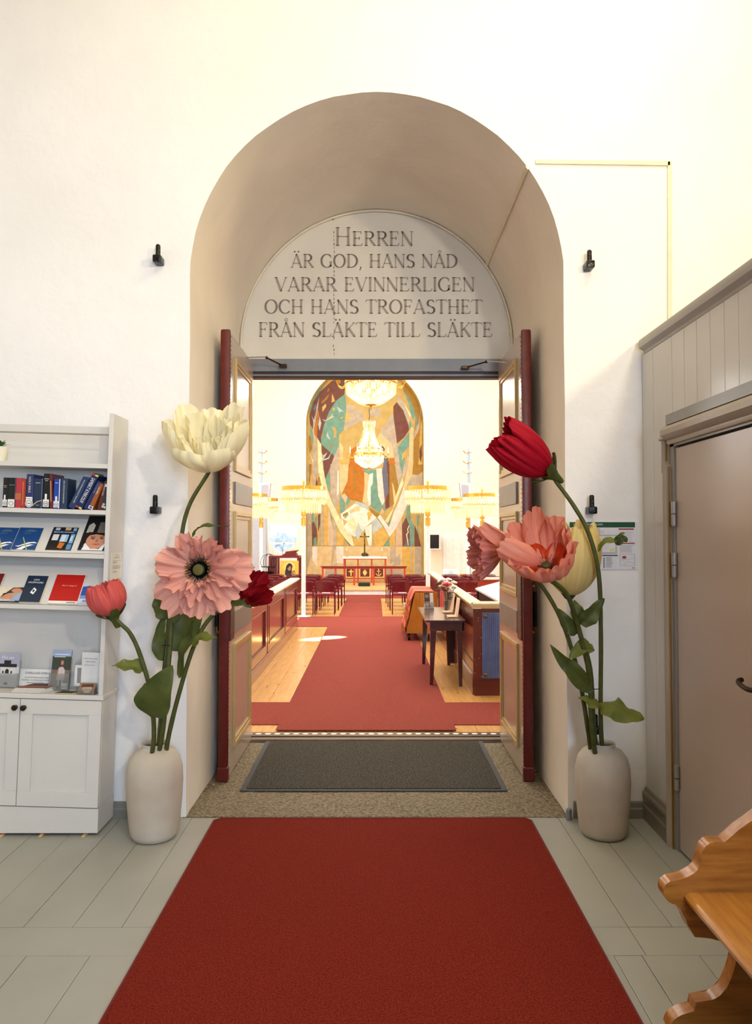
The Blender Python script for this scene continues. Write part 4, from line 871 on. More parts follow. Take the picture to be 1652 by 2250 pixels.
# --- left vase: pink poppy facing the viewer
f = flower('pink_poppy', 'giant open pink paper poppy with dark centre, facing the camera in the left vase', inv(vl, -.005, -.005))
hd = P(441, 1252, 3.66)
stem(f, [inv(vl, -.005, -.005), P(358, 1600, 3.82), P(372, 1440, 3.82), P(386, 1330, 3.82), hd + V((.0, .06, -.03))], .0135, .011)
leafblade(f, [P(378, 1430, 3.88), P(400, 1385, 3.9), P(416, 1320, 3.92), P(410, 1250, 3.92)], .072, (0, -1, .1), fold=.12, seed=2)
leafblade(f, [P(356, 1452, 3.89), P(350, 1425, 3.9), P(352, 1390, 3.9), P(362, 1350, 3.9)], .03, (0, -1, .1), fold=.1, seed=3)
leafblade(f, [P(366, 1362, 3.87), P(352, 1335, 3.87), P(342, 1306, 3.88)], .032, (-.2, -1, .1), fold=.2, seed=5)
leafblade(f, [P(382, 1372, 3.8), P(396, 1350, 3.8), P(410, 1326, 3.82)], .02, (-.4, -.7, .5), fold=.4, seed=6)
leafblade(f, [P(424, 1180, 3.85), P(436, 1162, 3.84), P(462, 1156, 3.82), P(502, 1158, 3.8)], .018, (0, -.4, 1), fold=.35, seed=7)
M = frame(hd, (-.06, -1, .06), 14)
for k in range(7): petal(M, (.25, .225, .22, .25, .20, .165, .17)[k], (88, 86, 88, 90, 80, 70, 72)[k], (78, 74, 84, 86, 64, 50, 54)[k], 38, (121, 76, 31, 345, 295, 240, 172)[k], f, M_pink, .034, .20, k + 31, .02, rag=.12, lift=-.003 * k, curl=(10, 26, -20, 12, 20, -34, -20)[k])
for k in range(7): petal(M, .165 + .02 * (k % 3), 74, 54, 36, k * 51.4 + 30, f, M_pink, .036, .2, k + 41, .018, rag=.13, lift=.004, curl=-24 + 20 * (k % 3))
for k in range(4): petal(M, .115, 60, 16, 38, k * 62 + 20, f, M_pink, .030, .22, k + 51, .03, rag=.14, lift=.006)
bm = NB(); lathe(bm, [(0, .018), (.03, .016), (.052, .014), (.060, .018), (.05, .011), (0, .008)], n=24, M=M); obj('dark_centre', bm, mat('black_crepe', (26, 22, 18), .8), f, smooth=True)
heart(f, M, .029, 110, .058, mat('olive_pod', (88, 84, 30), .6), 64, None, mat('tan_anther', (160, 118, 62), .7), .012)
# --- left vase: coral bud
f = flower('coral_peony_bud', 'closed coral paper peony bud in front of the bookcase, left vase', inv(vl, -.03, -.03))
hd = P(249, 1352, 3.72)
stem(f, [inv(vl, -.03, -.03), P(338, 1620, 3.80), P(330, 1520, 3.78), P(308, 1440, 3.76), P(286, 1392, 3.74), P(262, 1368, 3.72), hd], .0125, .010)
M = frame(hd, (-.34, -.12, 1)); calyx(f, M, .8, 4, 30)
for k in range(5): petal(M, .215, 98, -30, 46, k * 72 + 5, f, M_coral, .008, .28, k + 61, .010, rag=.05, fr=.1, pw=.8)
for k in range(6): petal(M, .205, 82, -26, 40, k * 60 + 35, f, M_coral, .012, .26, k + 67, .008, rag=.07, fr=.2, pw=.8)
for k in range(5): petal(M, .19, 58, -22, 40, k * 72 + 20, f, M_coral, .014, .3, k + 74, .006, rag=.10)
leafblade(f, [P(314, 1475, 3.77), P(296, 1466, 3.76), P(274, 1464, 3.75), P(247, 1462, 3.75)], .034, (0, -.55, .8), M_leafl, fold=.35, seed=9)
leafblade(f, [P(330, 1575, 3.76), P(336, 1545, 3.72), P(352, 1510, 3.70), P(378, 1462, 3.70)], .075, (0, -1, .15), fold=.10, seed=10, shape=.7)
leafblade(f, [P(326, 1560, 3.79), P(318, 1530, 3.79), P(318, 1500, 3.79)], .022, (0, -1, .1), fold=.1, seed=11)
# --- left vase: dark red poppy
f = flower('dark_red_poppy', 'dark red paper poppy half hidden behind the open pink poppy', inv(vl, .04, .01))
hd = P(522, 1312, 3.93)
stem(f, [inv(vl, .04, .01), P(372, 1610, 3.85), P(400, 1500, 3.85), P(428, 1415, 3.86), P(462, 1358, 3.89), hd], .0125, .0105)
M = frame(hd, (.62, -.45, .62)); sepals(f, M, 4, .07, 70, 50)
for k in range(6): petal(M, .20, 76, 16, 40, k * 60 + 20, f, M_dred, .016, .26, k + 81, .012, rag=.08)
for k in range(5): petal(M, .17, 56, 8, 38, k * 72, f, M_dred, .018, .28, k + 91, .01, rag=.10)
leafblade(f, [P(500, 1328, 3.80), P(530, 1322, 3.79), P(553, 1336, 3.78)], .018, (.2, -1, .2), fold=.2, seed=12)
leafblade(f, [P(424, 1420, 3.82), P(440, 1402, 3.80), P(456, 1402, 3.79), P(478, 1402, 3.78)], .024, (0, -.7, .7), M_leafl, fold=.4, seed=13)
leafblade(f, [P(396, 1490, 3.83), P(400, 1440, 3.82), P(416, 1400, 3.82), P(426, 1364, 3.82)], .026, (-.6, -.8, .1), fold=.2, seed=14)
bm = NB(); 
for a_, b_ in ((P(356, 1418, 3.80), P(374, 1418, 3.80)), (P(364, 1405, 3.805), P(356, 1480, 3.805))): tube(bm, [a_, b_], .0018, 5)
single('cable_tie', bm, M_black, 'black cable tie holding the left vase stems together', 'cable tie')
# --- right vase: crimson bloom
f = flower('crimson_peony', 'closed crimson paper peony, topmost flower of the right vase', inv(vr, .015, -.01))
hd = P(1208, 1038, 3.74)
stem(f, [inv(vr, .015, -.01), P(1320, 1600, 3.85), P(1320, 1400, 3.80), P(1315, 1260, 3.75), P(1293, 1172, 3.74), P(1262, 1114, 3.74), P(1226, 1064, 3.75), hd], .0115, .0105)
M = frame(hd, (-.80, -.10, .58)); calyx(f, M, 1.0)
for k in range(6): petal(M, (.38, .35, .37, .39, .34, .37)[k], 100, -16, 44, k * 60 + 15, f, M_crim, .014, .24, k + 101, .014, rag=.035, pw=.42, fr=.08)
for k in range(5): petal(M, .36, 88, -14, 44, k * 72, f, M_crim, .014, .24, k + 111, .01, rag=.04, pw=.42, fr=.08)
leafblade(f, [P(1310, 1212, 3.81), P(1330, 1194, 3.79), P(1352, 1188, 3.77), P(1372, 1170, 3.76)], .022, (0, -.5, .9), M_leafl, fold=.45, seed=21)
leafblade(f, [P(1352, 1196, 3.77), P(1366, 1184, 3.76), P(1379, 1190, 3.76)], .02, (0, -.9, .3), fold=.2, seed=22)
# --- right vase: yellow tulip
f = flower('yellow_tulip', 'large pale yellow paper tulip behind the peach poppy', inv(vr, -.01, .02))
hd = P(1250, 1308, 3.93)
stem(f, [inv(vr, -.01, .02), P(1304, 1600, 3.87), P(1296, 1470, 3.90), P(1270, 1380, 3.92), hd], .014, .012)
M = frame(hd, (.06, -.14, 1))
for k in range(5): petal(M, (.465, .44, .475, .465, .455)[k], 116, -28, 50, k * 72 + 18, f, M_yel, .012, .22, k + 121, .014, rag=.05, pw=.45, fr=.1)
for k in range(4): petal(M, .41, 100, -28, 50, k * 90 + 50, f, M_yel, .014, .26, k + 131, .01, rag=.06, pw=.5, fr=.1)
bm = NB(); tube(bm, [hd + V((0, 0, -.02)), hd + V((0, 0, .012))], [.02, .045], 12); obj('receptacle', bm, mat('dark_leaf', (44, 46, 20), .6), f, smooth=True)
leafblade(f, [P(1282, 1372, 3.80), P(1268, 1346, 3.79), P(1262, 1318, 3.80)], .03, (0, -1, .1), fold=.2, seed=23)
leafblade(f, [P(1270, 1392, 3.79), P(1248, 1372, 3.78), P(1225, 1336, 3.78)], .03, (-.3, -1, .2), fold=.25, seed=24)
leafblade(f, [P(1276, 1372, 3.77), P(1296, 1352, 3.76), P(1326, 1314, 3.76)], .036, (.3, -1, .2), fold=.25, seed=25)
leafblade(f, [P(1303, 1426, 3.8), P(1280, 1424, 3.79), P(1250, 1448, 3.78)], .034, (0, -.7, .7), M_leafl, fold=.35, seed=26)
# --- right vase: peach poppy
f = flower('peach_poppy', 'big open peach paper poppy with orange heart in the right vase', inv(vr, -.03, -.03))
hd = P(1202, 1255, 3.58)
stem(f, [inv(vr, -.03, -.03), P(1300, 1600, 3.82), P(1294, 1480, 3.80), P(1268, 1370, 3.76), P(1244, 1305, 3.66), hd + V((.016, .03, -.04))], .013, .012)
M = frame(hd, (-.26, -.60, .78))
for k, (ph_, L_, a_, b_, ha_, cu_) in enumerate(((262, .35, 78, -14, 42, 0), (216, .30, 84, -10, 42, 10), (176, .275, 98, -12, 42, 0), (134, .27, 112, -12, 44, 30), (92, .265, 120, -8, 44, 40), (50, .27, 114, -4, 44, 30), (10, .30, 98, 10, 42, 10), (312, .31, 84, 2, 42, 0))):
    petal(M, L_, a_, b_, ha_, ph_, f, M_peach, .020, .22, k + 141, .015, rag=.06, pw=.7, curl=cu_, fr=.3)
for k in range(4): petal(M, .15, 76, 14, 50, k * 90 + 20, f, M_orange, .010, .25, k + 151, .012, rag=.05, name='inner_petal')
s_ = P(1180, 1238, 3.56)
Mx = frame(s_, P(1095, 1190, 3.52) - s_)
petal(Mx, .27, 46, -6, 66, 80, f, M_peach, .014, .45, 160, .02, rag=.06)
petal(Mx, .33, 34, -8, 50, 250, f, M_peach, .012, .55, 161, .02, rag=.06)
heart(f, M, .024, 34, .06, mat('dark_olive_pod', (62, 62, 24), .6), 66, mat('dark_stamen', (70, 24, 12), .7), None, .012)
leafblade(f, [P(1302, 1515, 3.80), P(1280, 1500, 3.78), P(1256, 1470, 3.77), P(1236, 1452, 3.76), P(1208, 1416, 3.76)], .036, (-.3, -.9, .3), fold=.3, seed=27, shape=.75)
leafblade(f, [P(1318, 1545, 3.80), P(1350, 1548, 3.75), P(1386, 1566, 3.73), P(1416, 1578, 3.72)], .064, (.05, -.55, .85), M_leafl, fold=-.35, seed=28, shape=.7)
leafblade(f, [P(1322, 1548, 3.80), P(1300, 1540, 3.77), P(1272, 1531, 3.76)], .03, (0, -.6, .8), M_leafl, fold=-.3, seed=29)
# --- right vase: rose poppy turned away to the left
f = flower('rose_poppy', 'dusty rose paper poppy turned to the left behind the peach poppy', inv(vr, -.045, .015))
hd = P(1104, 1212, 3.74)
stem(f, [inv(vr, -.045, .015), P(1291, 1600, 3.88), P(1268, 1470, 3.84), P(1225, 1345, 3.76), P(1160, 1250, 3.74), hd], .012, .01)
M = frame(hd, (-1, -.12, -.08), 30)
for k in range(6): petal(M, .205, 66, 26, 40, k * 60 + 10, f, M_rose, .016, .16, k + 171, .012, rag=.08, pw=.7)
for k in range(5): petal(M, .19, 52, 20, 40, k * 72 + 40, f, M_rose, .018, .18, k + 181, .010, rag=.10, pw=.7)
bm = NB(); c_ = P(1310, 1514, 3.80); tube(bm, [c_ + V((-.016, 0, 0)), c_ + V((.018, 0, 0))], .0022, 5)
single('cable_tie', bm, M_black, 'black cable tie holding the right vase stems together', 'cable tie')
# ================================================================== NAVE shell
YF = 22.5
M_navew = mat('nave_white_plaster', (240, 234, 220), .85, var=.035, scale=.8, bump=.1, bscale=5)
def navebox(name, *a, m=M_navew): bm = NB(); box(bm, *a); return struct(name, bm, m)
navebox('wall_nave_left', -4.7, -4.5, YB + .06, YF + .3, 0, 8.6)
navebox('wall_nave_right', 4.5, 4.7, YB + .06, YF + .3, 0, 8.6)
navebox('ceiling_nave', -4.7, 4.7, YB + .0, YF + 1.0, 8.6, 8.7, m=M_ceil)
# far wall with a shallow arched niche
nx = (P(672, 1100, YF).x, P(931, 1100, YF).x); NCX = sum(nx) / 2; NR = (nx[1] - nx[0]) / 2; NZ = P(802, 930, YF).z; ND = .35
wf = bpy.data.objects.new('wall_far', None); C.objects.link(wf); wf['kind'] = 'structure'
wx0, wx1, wz0, wz1 = P(588, 1100, YF).x, P(656, 1100, YF).x, P(600, 1262, YF).z, P(600, 1150, YF).z
np_ = [(NCX + NR * math.cos(math.pi * (1 - k / 32)), NZ + NR * math.sin(math.pi * (1 - k / 32))) for k in range(33)]
bm = NB()
face(bm, [(-4.5, YF, 0), (wx0, YF, 0), (wx0, YF, 8.6), (-4.5, YF, 8.6)]); face(bm, [(wx0, YF, 0), (wx1, YF, 0), (wx1, YF, wz0), (wx0, YF, wz0)]); face(bm, [(wx0, YF, wz1), (wx1, YF, wz1), (wx1, YF, 8.6), (wx0, YF, 8.6)])
face(bm, [(wx1, YF, 0), (nx[0], YF, 0), np_[0][0:1] + (YF, np_[0][1]), (nx[0], YF, 8.6), (wx1, YF, 8.6)])
face(bm, [(nx[1], YF, 0), (4.5, YF, 0), (4.5, YF, 8.6), (nx[1], YF, 8.6), (np_[-1][0], YF, np_[-1][1])])
for a, b in zip(np_, np_[1:]): face(bm, [(a[0], YF, a[1]), (b[0], YF, b[1]), (b[0], YF, 8.6), (a[0], YF, 8.6)])
obj('wall_face', bm, M_navew, wf)
bm = NB(); pr = [(nx[0], 0)] + np_ + [(nx[1], 0)]
for a, b in zip(pr, pr[1:]): face(bm, [(a[0], YF, a[1]), (b[0], YF, b[1]), (b[0], YF + ND, b[1]), (a[0], YF + ND, a[1])])
obj('niche_reveal', bm, mat('ochre_reveal', (196, 168, 96), .85, var=.15, scale=3), wf, smooth=True)
# mural on the back of the niche: flat painted shapes
YM = YF + ND
M_mbase = mat('mural_ochre', (182, 156, 94), .85, var=.1, scale=5)
bm = NB(); face(bm, [(x, YM, z) for x, z in [(nx[0] - .02, 0)] + [(NCX + (x - NCX) * 1.01, NZ + (z - NZ) * 1.01) for x, z in np_] + [(nx[1] + .02, 0)]])
mb = obj('mural', bm, M_mbase, wf)
mb['label'] = 'altar wall painting of angular ochre, teal and brown shapes'
MCOL = dict(T=(122, 168, 148), B=(122, 78, 66), S=(198, 182, 160), Y=(228, 186, 96), G=(206, 176, 100), C=(250, 234, 182), O=(200, 122, 36), P=(246, 234, 218), N=(116, 116, 132), R=(128, 66, 62), L=(198, 208, 202), D=(176, 132, 52), K=(224, 196, 160), W=(250, 244, 226), H=(90, 74, 50), E=(236, 206, 150))
ORI = dict(a=(660, 820, 10.227), b=(800, 820, 10.227), c=(660, 1020, 8.033), d=(790, 1020, 8.0375))
MUR = '''a T 600 120 500 240 380 370 290 490 230 640 200 830 195 950 290 660 430 430 560 230
a G 700 70 560 230 430 430 560 300 740 170 920 90
a B 920 90 700 180 430 430 290 650 200 960 220 1150 320 1350 470 1600 480 1800 530 2150 560 2250 620 2250 760 1860 990 470 1010 120
a N 340 690 280 800 330 850 360 760
a S 420 540 360 760 350 920 300 1100 285 1350 280 1700 290 2250 385 2250 370 1700 345 1420 330 1150 380 880 410 650
a O 400 820 360 1050 310 1250 310 1380 370 1450 385 1200 420 950
a L 430 970 400 1150 430 1290 470 1130
a T 215 1170 230 1400 270 1560 285 1700 290 1400 250 1250
a D 195 1380 175 1600 210 1800 270 1700 240 1450
a C 380 1470 470 1600 470 1750 490 1950 510 2150 530 2250 400 2250 390 1800
a T 990 470 800 620 650 850 540 1130 460 1450 470 1600 760 1860 860 1640 870 1380 970 1290 1030 800 1010 520
a S 860 1640 760 1870 620 2250 870 2250 870 1700
a S 1040 700 1025 900 1000 1120 975 1275 1400 1050 1430 1040 1380 800 1200 720
a Y 1030 850 1110 940 1100 1050 1005 1085
a Y 1210 790 1300 800 1250 920
a Y 870 1380 965 1290 920 1500 970 1700 1010 1950 1000 2250 870 2250
a E 880 1530 960 1660 950 1940 880 1930
a O 1130 1720 1300 1600 1440 1580 1540 1700 1540 2250 1080 2250 1110 1900
a K 1320 1640 1350 1560 1420 1540 1430 1660 1360 1700
a E 1280 1600 1340 1480 1440 1420 1430 1500 1360 1540 1310 1620
a D 650 460 480 640 470 690 590 600
a Y 710 450 700 660 780 630
a Y 570 680 490 760 490 880 580 750
a D 640 330 600 400 620 420 650 370
a L 820 750 870 890 940 850 1000 890 930 820
a Y 880 1010 970 970 930 1030
a O 720 1590 670 1640 690 1700 710 1690
a L 610 1320 580 1410 640 1480 670 1490 630 1400
a G 690 1190 760 1330 740 1470 800 1430 820 1330 790 1230
a O 470 1380 530 1340 530 1370 480 1410
a Y 720 790 780 780 740 870
a K 490 1030 560 1060 680 970 730 900 720 960 760 980 600 1060 540 1080
a L 250 940 290 1090 280 1300 290 1300 310 1080 340 900 360 760 340 880 300 1060
a L 480 1790 510 1850 600 1780 580 1830 520 1930 620 1900 710 1750 640 1920 500 1970 400 2110 480 1950 500 1880
a L 530 2030 510 2110 620 2080 530 2160 440 2250 420 2250 500 2150
a W 200 1770 270 1940 280 1930 290 2100 270 1980
b D 850 120 1060 310 1230 600 1340 900 1350 1200 1340 2250 1110 2250 1110 1500 1150 1000 1050 650 880 400
b Y 1270 1050 1310 1200 1300 1500 1330 2250 1200 2250 1240 1700
b T 1310 1190 1350 1200 1350 1560 1320 1500
b T 880 400 1010 560 1130 830 1140 920 1100 1060 1050 930 1010 700
b T 1150 900 1195 1060 1190 1130 1150 1250
b S 1270 780 1280 900 1230 1080 1140 1290 1110 1500 1240 1260
b S 740 500 740 640 880 840 1000 1180 1030 1050 950 800 880 640
b C 890 650 1050 930 1030 1010 940 780
b Y 1050 930 1100 1080 1070 1200 1040 1020
b T 1040 1040 1070 1190 1010 1280 1000 1190
b B 730 650 880 840 990 1150 1010 1280 880 1460 740 1580 690 1200 660 980 655 750
b R 880 1080 990 1150 1010 1280 900 1440 860 1300
b Y 600 750 650 740 650 870 590 950
b E 1070 1200 1110 1250 1110 1600 1080 2250 960 2250 1010 1900 1020 1300
b T 1015 1320 1010 1640 900 1760 850 1850 920 1880 850 2250 830 2250 760 1750 755 1660
b Y 850 1820 940 1740 920 1880 850 1950
b S 1000 1660 980 1840 870 2250 950 2250 1010 1900
b S 650 900 530 1050 510 1150 410 1210 360 1340 610 1580 700 2250 830 2250 760 1750 740 1600 700 1300
b S 140 790 350 790 370 940 320 1010 130 950
b G 660 1320 680 1360 650 1370
b G 650 1420 690 1430 670 1480
b E 360 1340 250 1500 330 1800 560 1900 680 1900 610 1580
b K 345 1700 380 1650 440 1690 430 1760 370 1810
b H 370 1650 420 1640 465 1700 450 1760 430 1740 430 1690
b N 430 1820 540 1900 570 2250 400 2250 440 2000
b R 510 2010 550 1960 570 2250 510 2250
b O 560 1920 680 1900 720 2250 580 2250
b B 1290 1600 1240 1730 1240 1900 1270 2000 1300 1850
b S 1230 2050 1090 2250 1330 2250 1330 2100
c S 110 0 150 0 140 400 110 400
c D 150 0 200 0 180 400 150 300
c Y 180 180 215 300 200 420 160 400
c S 215 100 260 60 270 400 215 400
c R 280 250 305 320 300 410 265 400
c S 270 0 310 130 300 240 380 70 430 40 340 190 300 260
c D 310 240 350 210 380 330 400 420 310 420
c S 110 860 190 860 190 1440 110 1440
c T 200 860 240 860 230 1020 200 1040
c T 260 950 290 900 290 1160 260 1100
c B 310 900 350 860 350 1050 310 1210
c B 200 1040 240 1010 290 1150 300 1300 290 1440 210 1440
c T 230 1320 280 1280 290 1440 230 1440
c S 360 760 400 730 400 1440 360 1440
c Y 410 720 480 690 480 1440 410 1440
c K 485 740 520 850 540 1010 590 1200 580 1440 480 1440
c B 400 80 420 0 540 0 440 270
c T 440 270 520 90 520 520 450 330
c S 530 0 680 0 690 600 620 800 530 560
c P 655 100 680 130 680 520 640 560
c G 620 800 690 640 700 950 680 960
c T 520 860 560 960 540 1010
c C 310 0 390 0 470 430 560 680 700 950 900 1250 950 1440 890 1440 700 1200 560 900 430 620 340 230
c E 690 0 850 0 830 300 720 540 690 450
c O 850 0 1130 0 1130 400 1100 670 880 620 780 510 720 550 830 300
c D 940 60 980 100 950 500 920 520
c D 1000 200 1030 330 1060 600 1040 610
c T 690 540 790 690 780 850 730 890 700 800
c K 720 550 780 510 840 590 800 690
c T 830 570 880 630 830 730 800 690
c L 960 640 1200 720 1200 820 1100 760 980 700
c E 1130 140 1200 170 1200 700 1100 660 1130 400
c W 710 880 960 690 1100 770 1180 900 1140 1130 960 1280 840 1220 740 1050
c Y 740 960 830 1010 770 1090
c D 740 890 830 840 850 880 760 930
c T 770 940 830 870 850 890 790 960
c E 850 830 1000 730 1110 770 1080 830 960 830 880 870
c C 830 1010 930 940 1010 1080 940 1210 880 1120
c Y 1050 820 1110 770 1140 850 1130 940 1090 860
c L 960 1200 1020 1020 1100 1180 1010 1350
c S 570 960 630 1050 640 1440 590 1440 580 1140
c Y 640 1160 760 1290 760 1440 640 1440
c N 760 1290 900 1440 870 1440
c Y 950 1290 1010 1350 1100 1200 1130 1440 950 1440
d E 80 140 165 180 130 500 150 740 50 660 90 400
d W 170 180 235 130 235 330 200 400 200 700 160 740 130 500
d T 30 90 235 80 240 150 165 180
d T 235 110 290 90 320 550 400 750 340 860 200 740 195 410 235 340
d P 290 80 390 70 440 660 400 730 330 560
d N 400 80 480 0 490 150 510 490 450 630 410 300
d R 490 0 525 0 525 760 460 800 450 650 510 490
d D 530 0 620 0 690 420 610 700 530 760
d E 570 320 600 380 640 560 610 700 590 500
d S 620 0 700 0 750 160 690 400
d T 710 0 780 0 750 170
d S 780 0 850 0 780 280 750 220
d E 860 0 940 0 930 200 850 350 820 480 780 380
d T 440 660 460 840 400 760
d K 400 770 440 850 360 890
d G 440 850 600 770 480 990 370 890
d C 750 230 780 340 700 520 600 780 500 1040 450 1000 590 780 640 560
d P 780 380 820 500 830 740 750 930 640 1140 525 1290 430 1100 310 930 360 890 520 1110 600 860 700 640
d T 490 1050 550 980 515 1120
d D 940 20 1130 0 1135 150 1000 250 930 180
d S 930 180 1040 190 1135 120 1135 430 860 440 830 380
d G 830 740 760 900 750 1060 820 930
d T 830 760 890 720 910 1000 960 1080 960 1450 900 1450 890 1130 820 930
d O 870 880 890 900 880 970 860 930
d B 820 940 880 1080 890 1450 760 1450 750 1070
d N 820 1360 890 1300 890 1450 780 1450
d W 875 1070 840 1150 850 1200 820 1240 830 1300 855 1440 865 1430 845 1300 840 1240 865 1200 855 1150 885 1080
d T 1010 900 1060 900 1030 1100 1050 1280 1020 1200
d B 970 1070 1040 1260 1085 1450 970 1450
d K 640 1150 740 960 750 1450 640 1450
d Y 530 1300 630 1150 630 1450 530 1450
d L 0 670 160 760 160 820 0 740
d D 170 760 360 890 310 940 210 850
d W 0 760 100 770 160 820 230 880 300 940 100 1120 60 1200 0 1100
d Y 130 860 190 820 220 890 180 960 160 1010
d L 220 1000 300 950 410 1100 230 1240
d Y 230 1240 410 1100 525 1300 410 1450 265 1450 265 1250
d W 90 1130 220 1040 215 1440 160 1440
d T 525 1310 530 1450 420 1450
c E 100 1450 1200 1450 1200 2080 100 2080
c S 120 1460 300 1460 160 1700 120 1900
c P 210 1460 300 1460 290 1800 210 1700
c S 560 1450 630 1450 560 1780 650 1740 650 2000 430 2000 440 1850 540 1800
c P 630 1450 760 1450 760 1760 640 1740
d E 0 1450 1090 1455 1090 2080 0 2080
d S 540 1460 640 1460 640 1650 540 1780
d S 600 1690 720 1560 720 1780 620 1780
d Y 750 1460 960 1460 960 2000 830 2000 750 1900
d S 890 1460 915 1460 920 1900 905 1950
d S 970 1460 1090 1460 1090 2000 970 2000
d S 470 1840 600 1760 780 1880 780 2000 470 2000'''
bm = NB(); mats = []; idx = {}
for k, ln in enumerate(MUR.split('\n')):
    w_ = ln.split(); ox, oy, sc = ORI[w_[0]]; col = w_[1]; n_ = [float(v) for v in w_[2:]]
    if col not in idx: idx[col] = len(mats); mats.append(mat('mural_' + col, tuple(int(v * .88) for v in MCOL[col]), .85, var=.14, scale=6))
    pts = []
    for i in range(0, len(n_), 2):
        p = P(ox + n_[i] / sc, oy + n_[i + 1] / sc, YM - .003 - k * .00007)
        dx, dz = p.x - NCX, p.z - NZ; rr = math.hypot(dx, dz)
        if dz > 0 and rr > NR: dx *= NR / rr; dz *= NR / rr
        pts.append(V((max(nx[0] + .005, min(nx[1] - .005, NCX + dx)), p.y, max(.02, NZ + dz))))
    face(bm, pts, idx[col])
bm.normal_update(); bmesh.ops.triangulate(bm, faces=bm.faces)
bm.to_mesh(me := bpy.data.meshes.new('painted_shapes')); bm.free()
for m_ in mats: me.materials.append(m_)
q = bpy.data.objects.new('painted_shapes', me); C.objects.link(q); q.parent = mb; q['kind'] = 'stuff'
# window left of the niche, blue-grey pilaster, panelled doors right
w1 = bpy.data.objects.new('window_1', None); C.objects.link(w1); w1.location = ((wx0 + wx1) / 2, YF, wz0); w1['kind'] = 'structure'
bm = NB(); box(bm, wx0, wx0 + .05, YF - .02, YF + .2, wz0, wz1); box(bm, wx1 - .05, wx1, YF - .02, YF + .2, wz0, wz1); box(bm, wx0 + .0505, wx1 - .0505, YF - .018, YF + .2, wz1 - .05, wz1); box(bm, wx0 + .0505, wx1 - .0505, YF - .05, YF + .2, wz0, wz0 + .05)
zt_ = P(600, 1194, YF).z; box(bm, wx0, wx1, YF + .05, YF + .1, zt_ - .03, zt_ + .03); obj('window_frame', bm, mat('white_window_paint', (240, 238, 232), .5), w1)
bm = NB(); box(bm, wx0, wx1, YF + .08, YF + .085, wz0, wz1); obj('pane', bm, mat('window_glass', (236, 244, 250), .03, trans=.95, var=0), w1)
rd = random.Random(21); bm = NB()
for k in range(90):
    x = rd.uniform(wx0 - .6, wx1 + .6); z = rd.uniform(0, P(600, 1172, YF).z + .15 * math.sin(x * 3)); r = rd.uniform(.15, .35); ball(bm, (x, YF + 3 + rd.uniform(0, 1), max(.2, z - r)), r, 6)
bl = obj('hedge_foliage', bm, mat('overexposed_foliage', (214, 224, 246), .9, var=.25, scale=9)); setp(origin(bl), 'pale blue foliage seen through the window beside the mural', 'foliage', kind='stuff')  # foliage colour paled towards blue to look overexposed by daylight
bm = NB(); rows = []
for i in range(25):
    u = i / 24; row = []
    for j in range(9):
        v = j / 8; sag = .40 * (1 - (2 * u - 1) ** 2)
        row.append(bm.verts.new((wx0 + .03 + (wx1 - wx0 - .06) * u, YF - .07 - .02 * math.sin(u * 40) - .02 * math.sin(v * 9), (zt_ + .15 - sag * (1 - v * .6)) * (1 - v) + (wz0 + .06) * v)))
    rows.append(row)
for a, b in zip(rows, rows[1:]):
    for j in range(8): bm.faces.new((a[j], b[j], b[j + 1], a[j + 1]))
single('swag_curtain', bm, mat('white_voile', (246, 242, 232), .8, transl=.4, stretch=(12, 1, 1)), 'white swagged curtain draped across the window left of the mural', 'curtain', smooth=True)
px0, px1 = P(540, 1200, YF).x, P(586, 1200, YF).x
bm = NB(); box(bm, px0, px1, YF - .16, YF, 0, P(560, 1120, YF).z, bev=.01); box(bm, px1 - .42, px1, YF - .2, YF - .15, 0, P(560, 1120, YF).z - .05)
setp(obj('trim_1', bm, mat('blue_grey_pilaster', (186, 194, 210), .6, var=.05)), kind='structure')
d2 = bpy.data.objects.new('door_2', None); C.objects.link(d2); d2.location = (P(1010, 1290, YF).x, YF, 0); d2['kind'] = 'structure'
M_wd = mat('white_door_paint', (232, 234, 236), .4)
a, b, c = P(977, 1178, YF), P(1030, 1178, YF), P(1098, 1138, YF)
bm = NB(); box(bm, a.x - .06, b.x + .03, YF - .07, YF, 0, a.z + .05, bev=.01); obj('door_casing', bm, M_wd, d2)
for k in range(3):
    bm = NB(); w_ = (b.x - a.x) / 3; box(bm, a.x + w_ * k + .03, a.x + w_ * (k + 1) - .02, YF - .09, YF - .065, .3, a.z - .05, bev=.008); obj('door_panel', bm, M_wd, d2)
bm = NB(); box(bm, b.x + .05, c.x, YF - .10, YF, 0, c.z, bev=.01); box(bm, b.x + .12, c.x - .1, YF - .12, YF - .09, .2, c.z - .1, bev=.01); obj('wall_cupboard', bm, M_wd, d2)
# floor of pine boards
fn = bpy.data.objects.new('floor_nave', None); C.objects.link(fn); fn['kind'] = 'structure'
bm = NB(); box(bm, -4.6, 4.6, 5.76, YF, -.14, -.03); obj('floor_base', bm, M_gap, fn)
M_pine = mat('honey_pine', (214, 164, 96), .34, var=.16, scale=6, stretch=(5, .5, 5), rgb2=(190, 134, 68), coat=.2, contrast=(.25, .7))
rd = random.Random(17); x = -4.5
while x < 4.5:
    w_ = .205; y = 5.80
    while y < 18.9:
        y2 = min(18.92, y + rd.uniform(2.4, 4.6))
        plank(x, min(4.5, x + w_), y, y2, fn, M_pine)
        y = y2
    x += w_
bm = NB(); rdk = random.Random(33)
for k in range(46):
    xx = rdk.choice((rdk.uniform(-1.28, -.82), rdk.uniform(.66, 1.9), rdk.uniform(-1.3, 1.3))); yy = rdk.uniform(5.9, 11); r = rdk.uniform(.006, .012)
    prism(bm, ell(xx, yy, r, r * 2.0, 8), lambda a, b: V((a, b, .0006)), (0, 0, .0004))
o = obj('wood_knot', bm, mat('knot_brown', (120, 74, 34), .5), fn); o['kind'] = 'stuff'
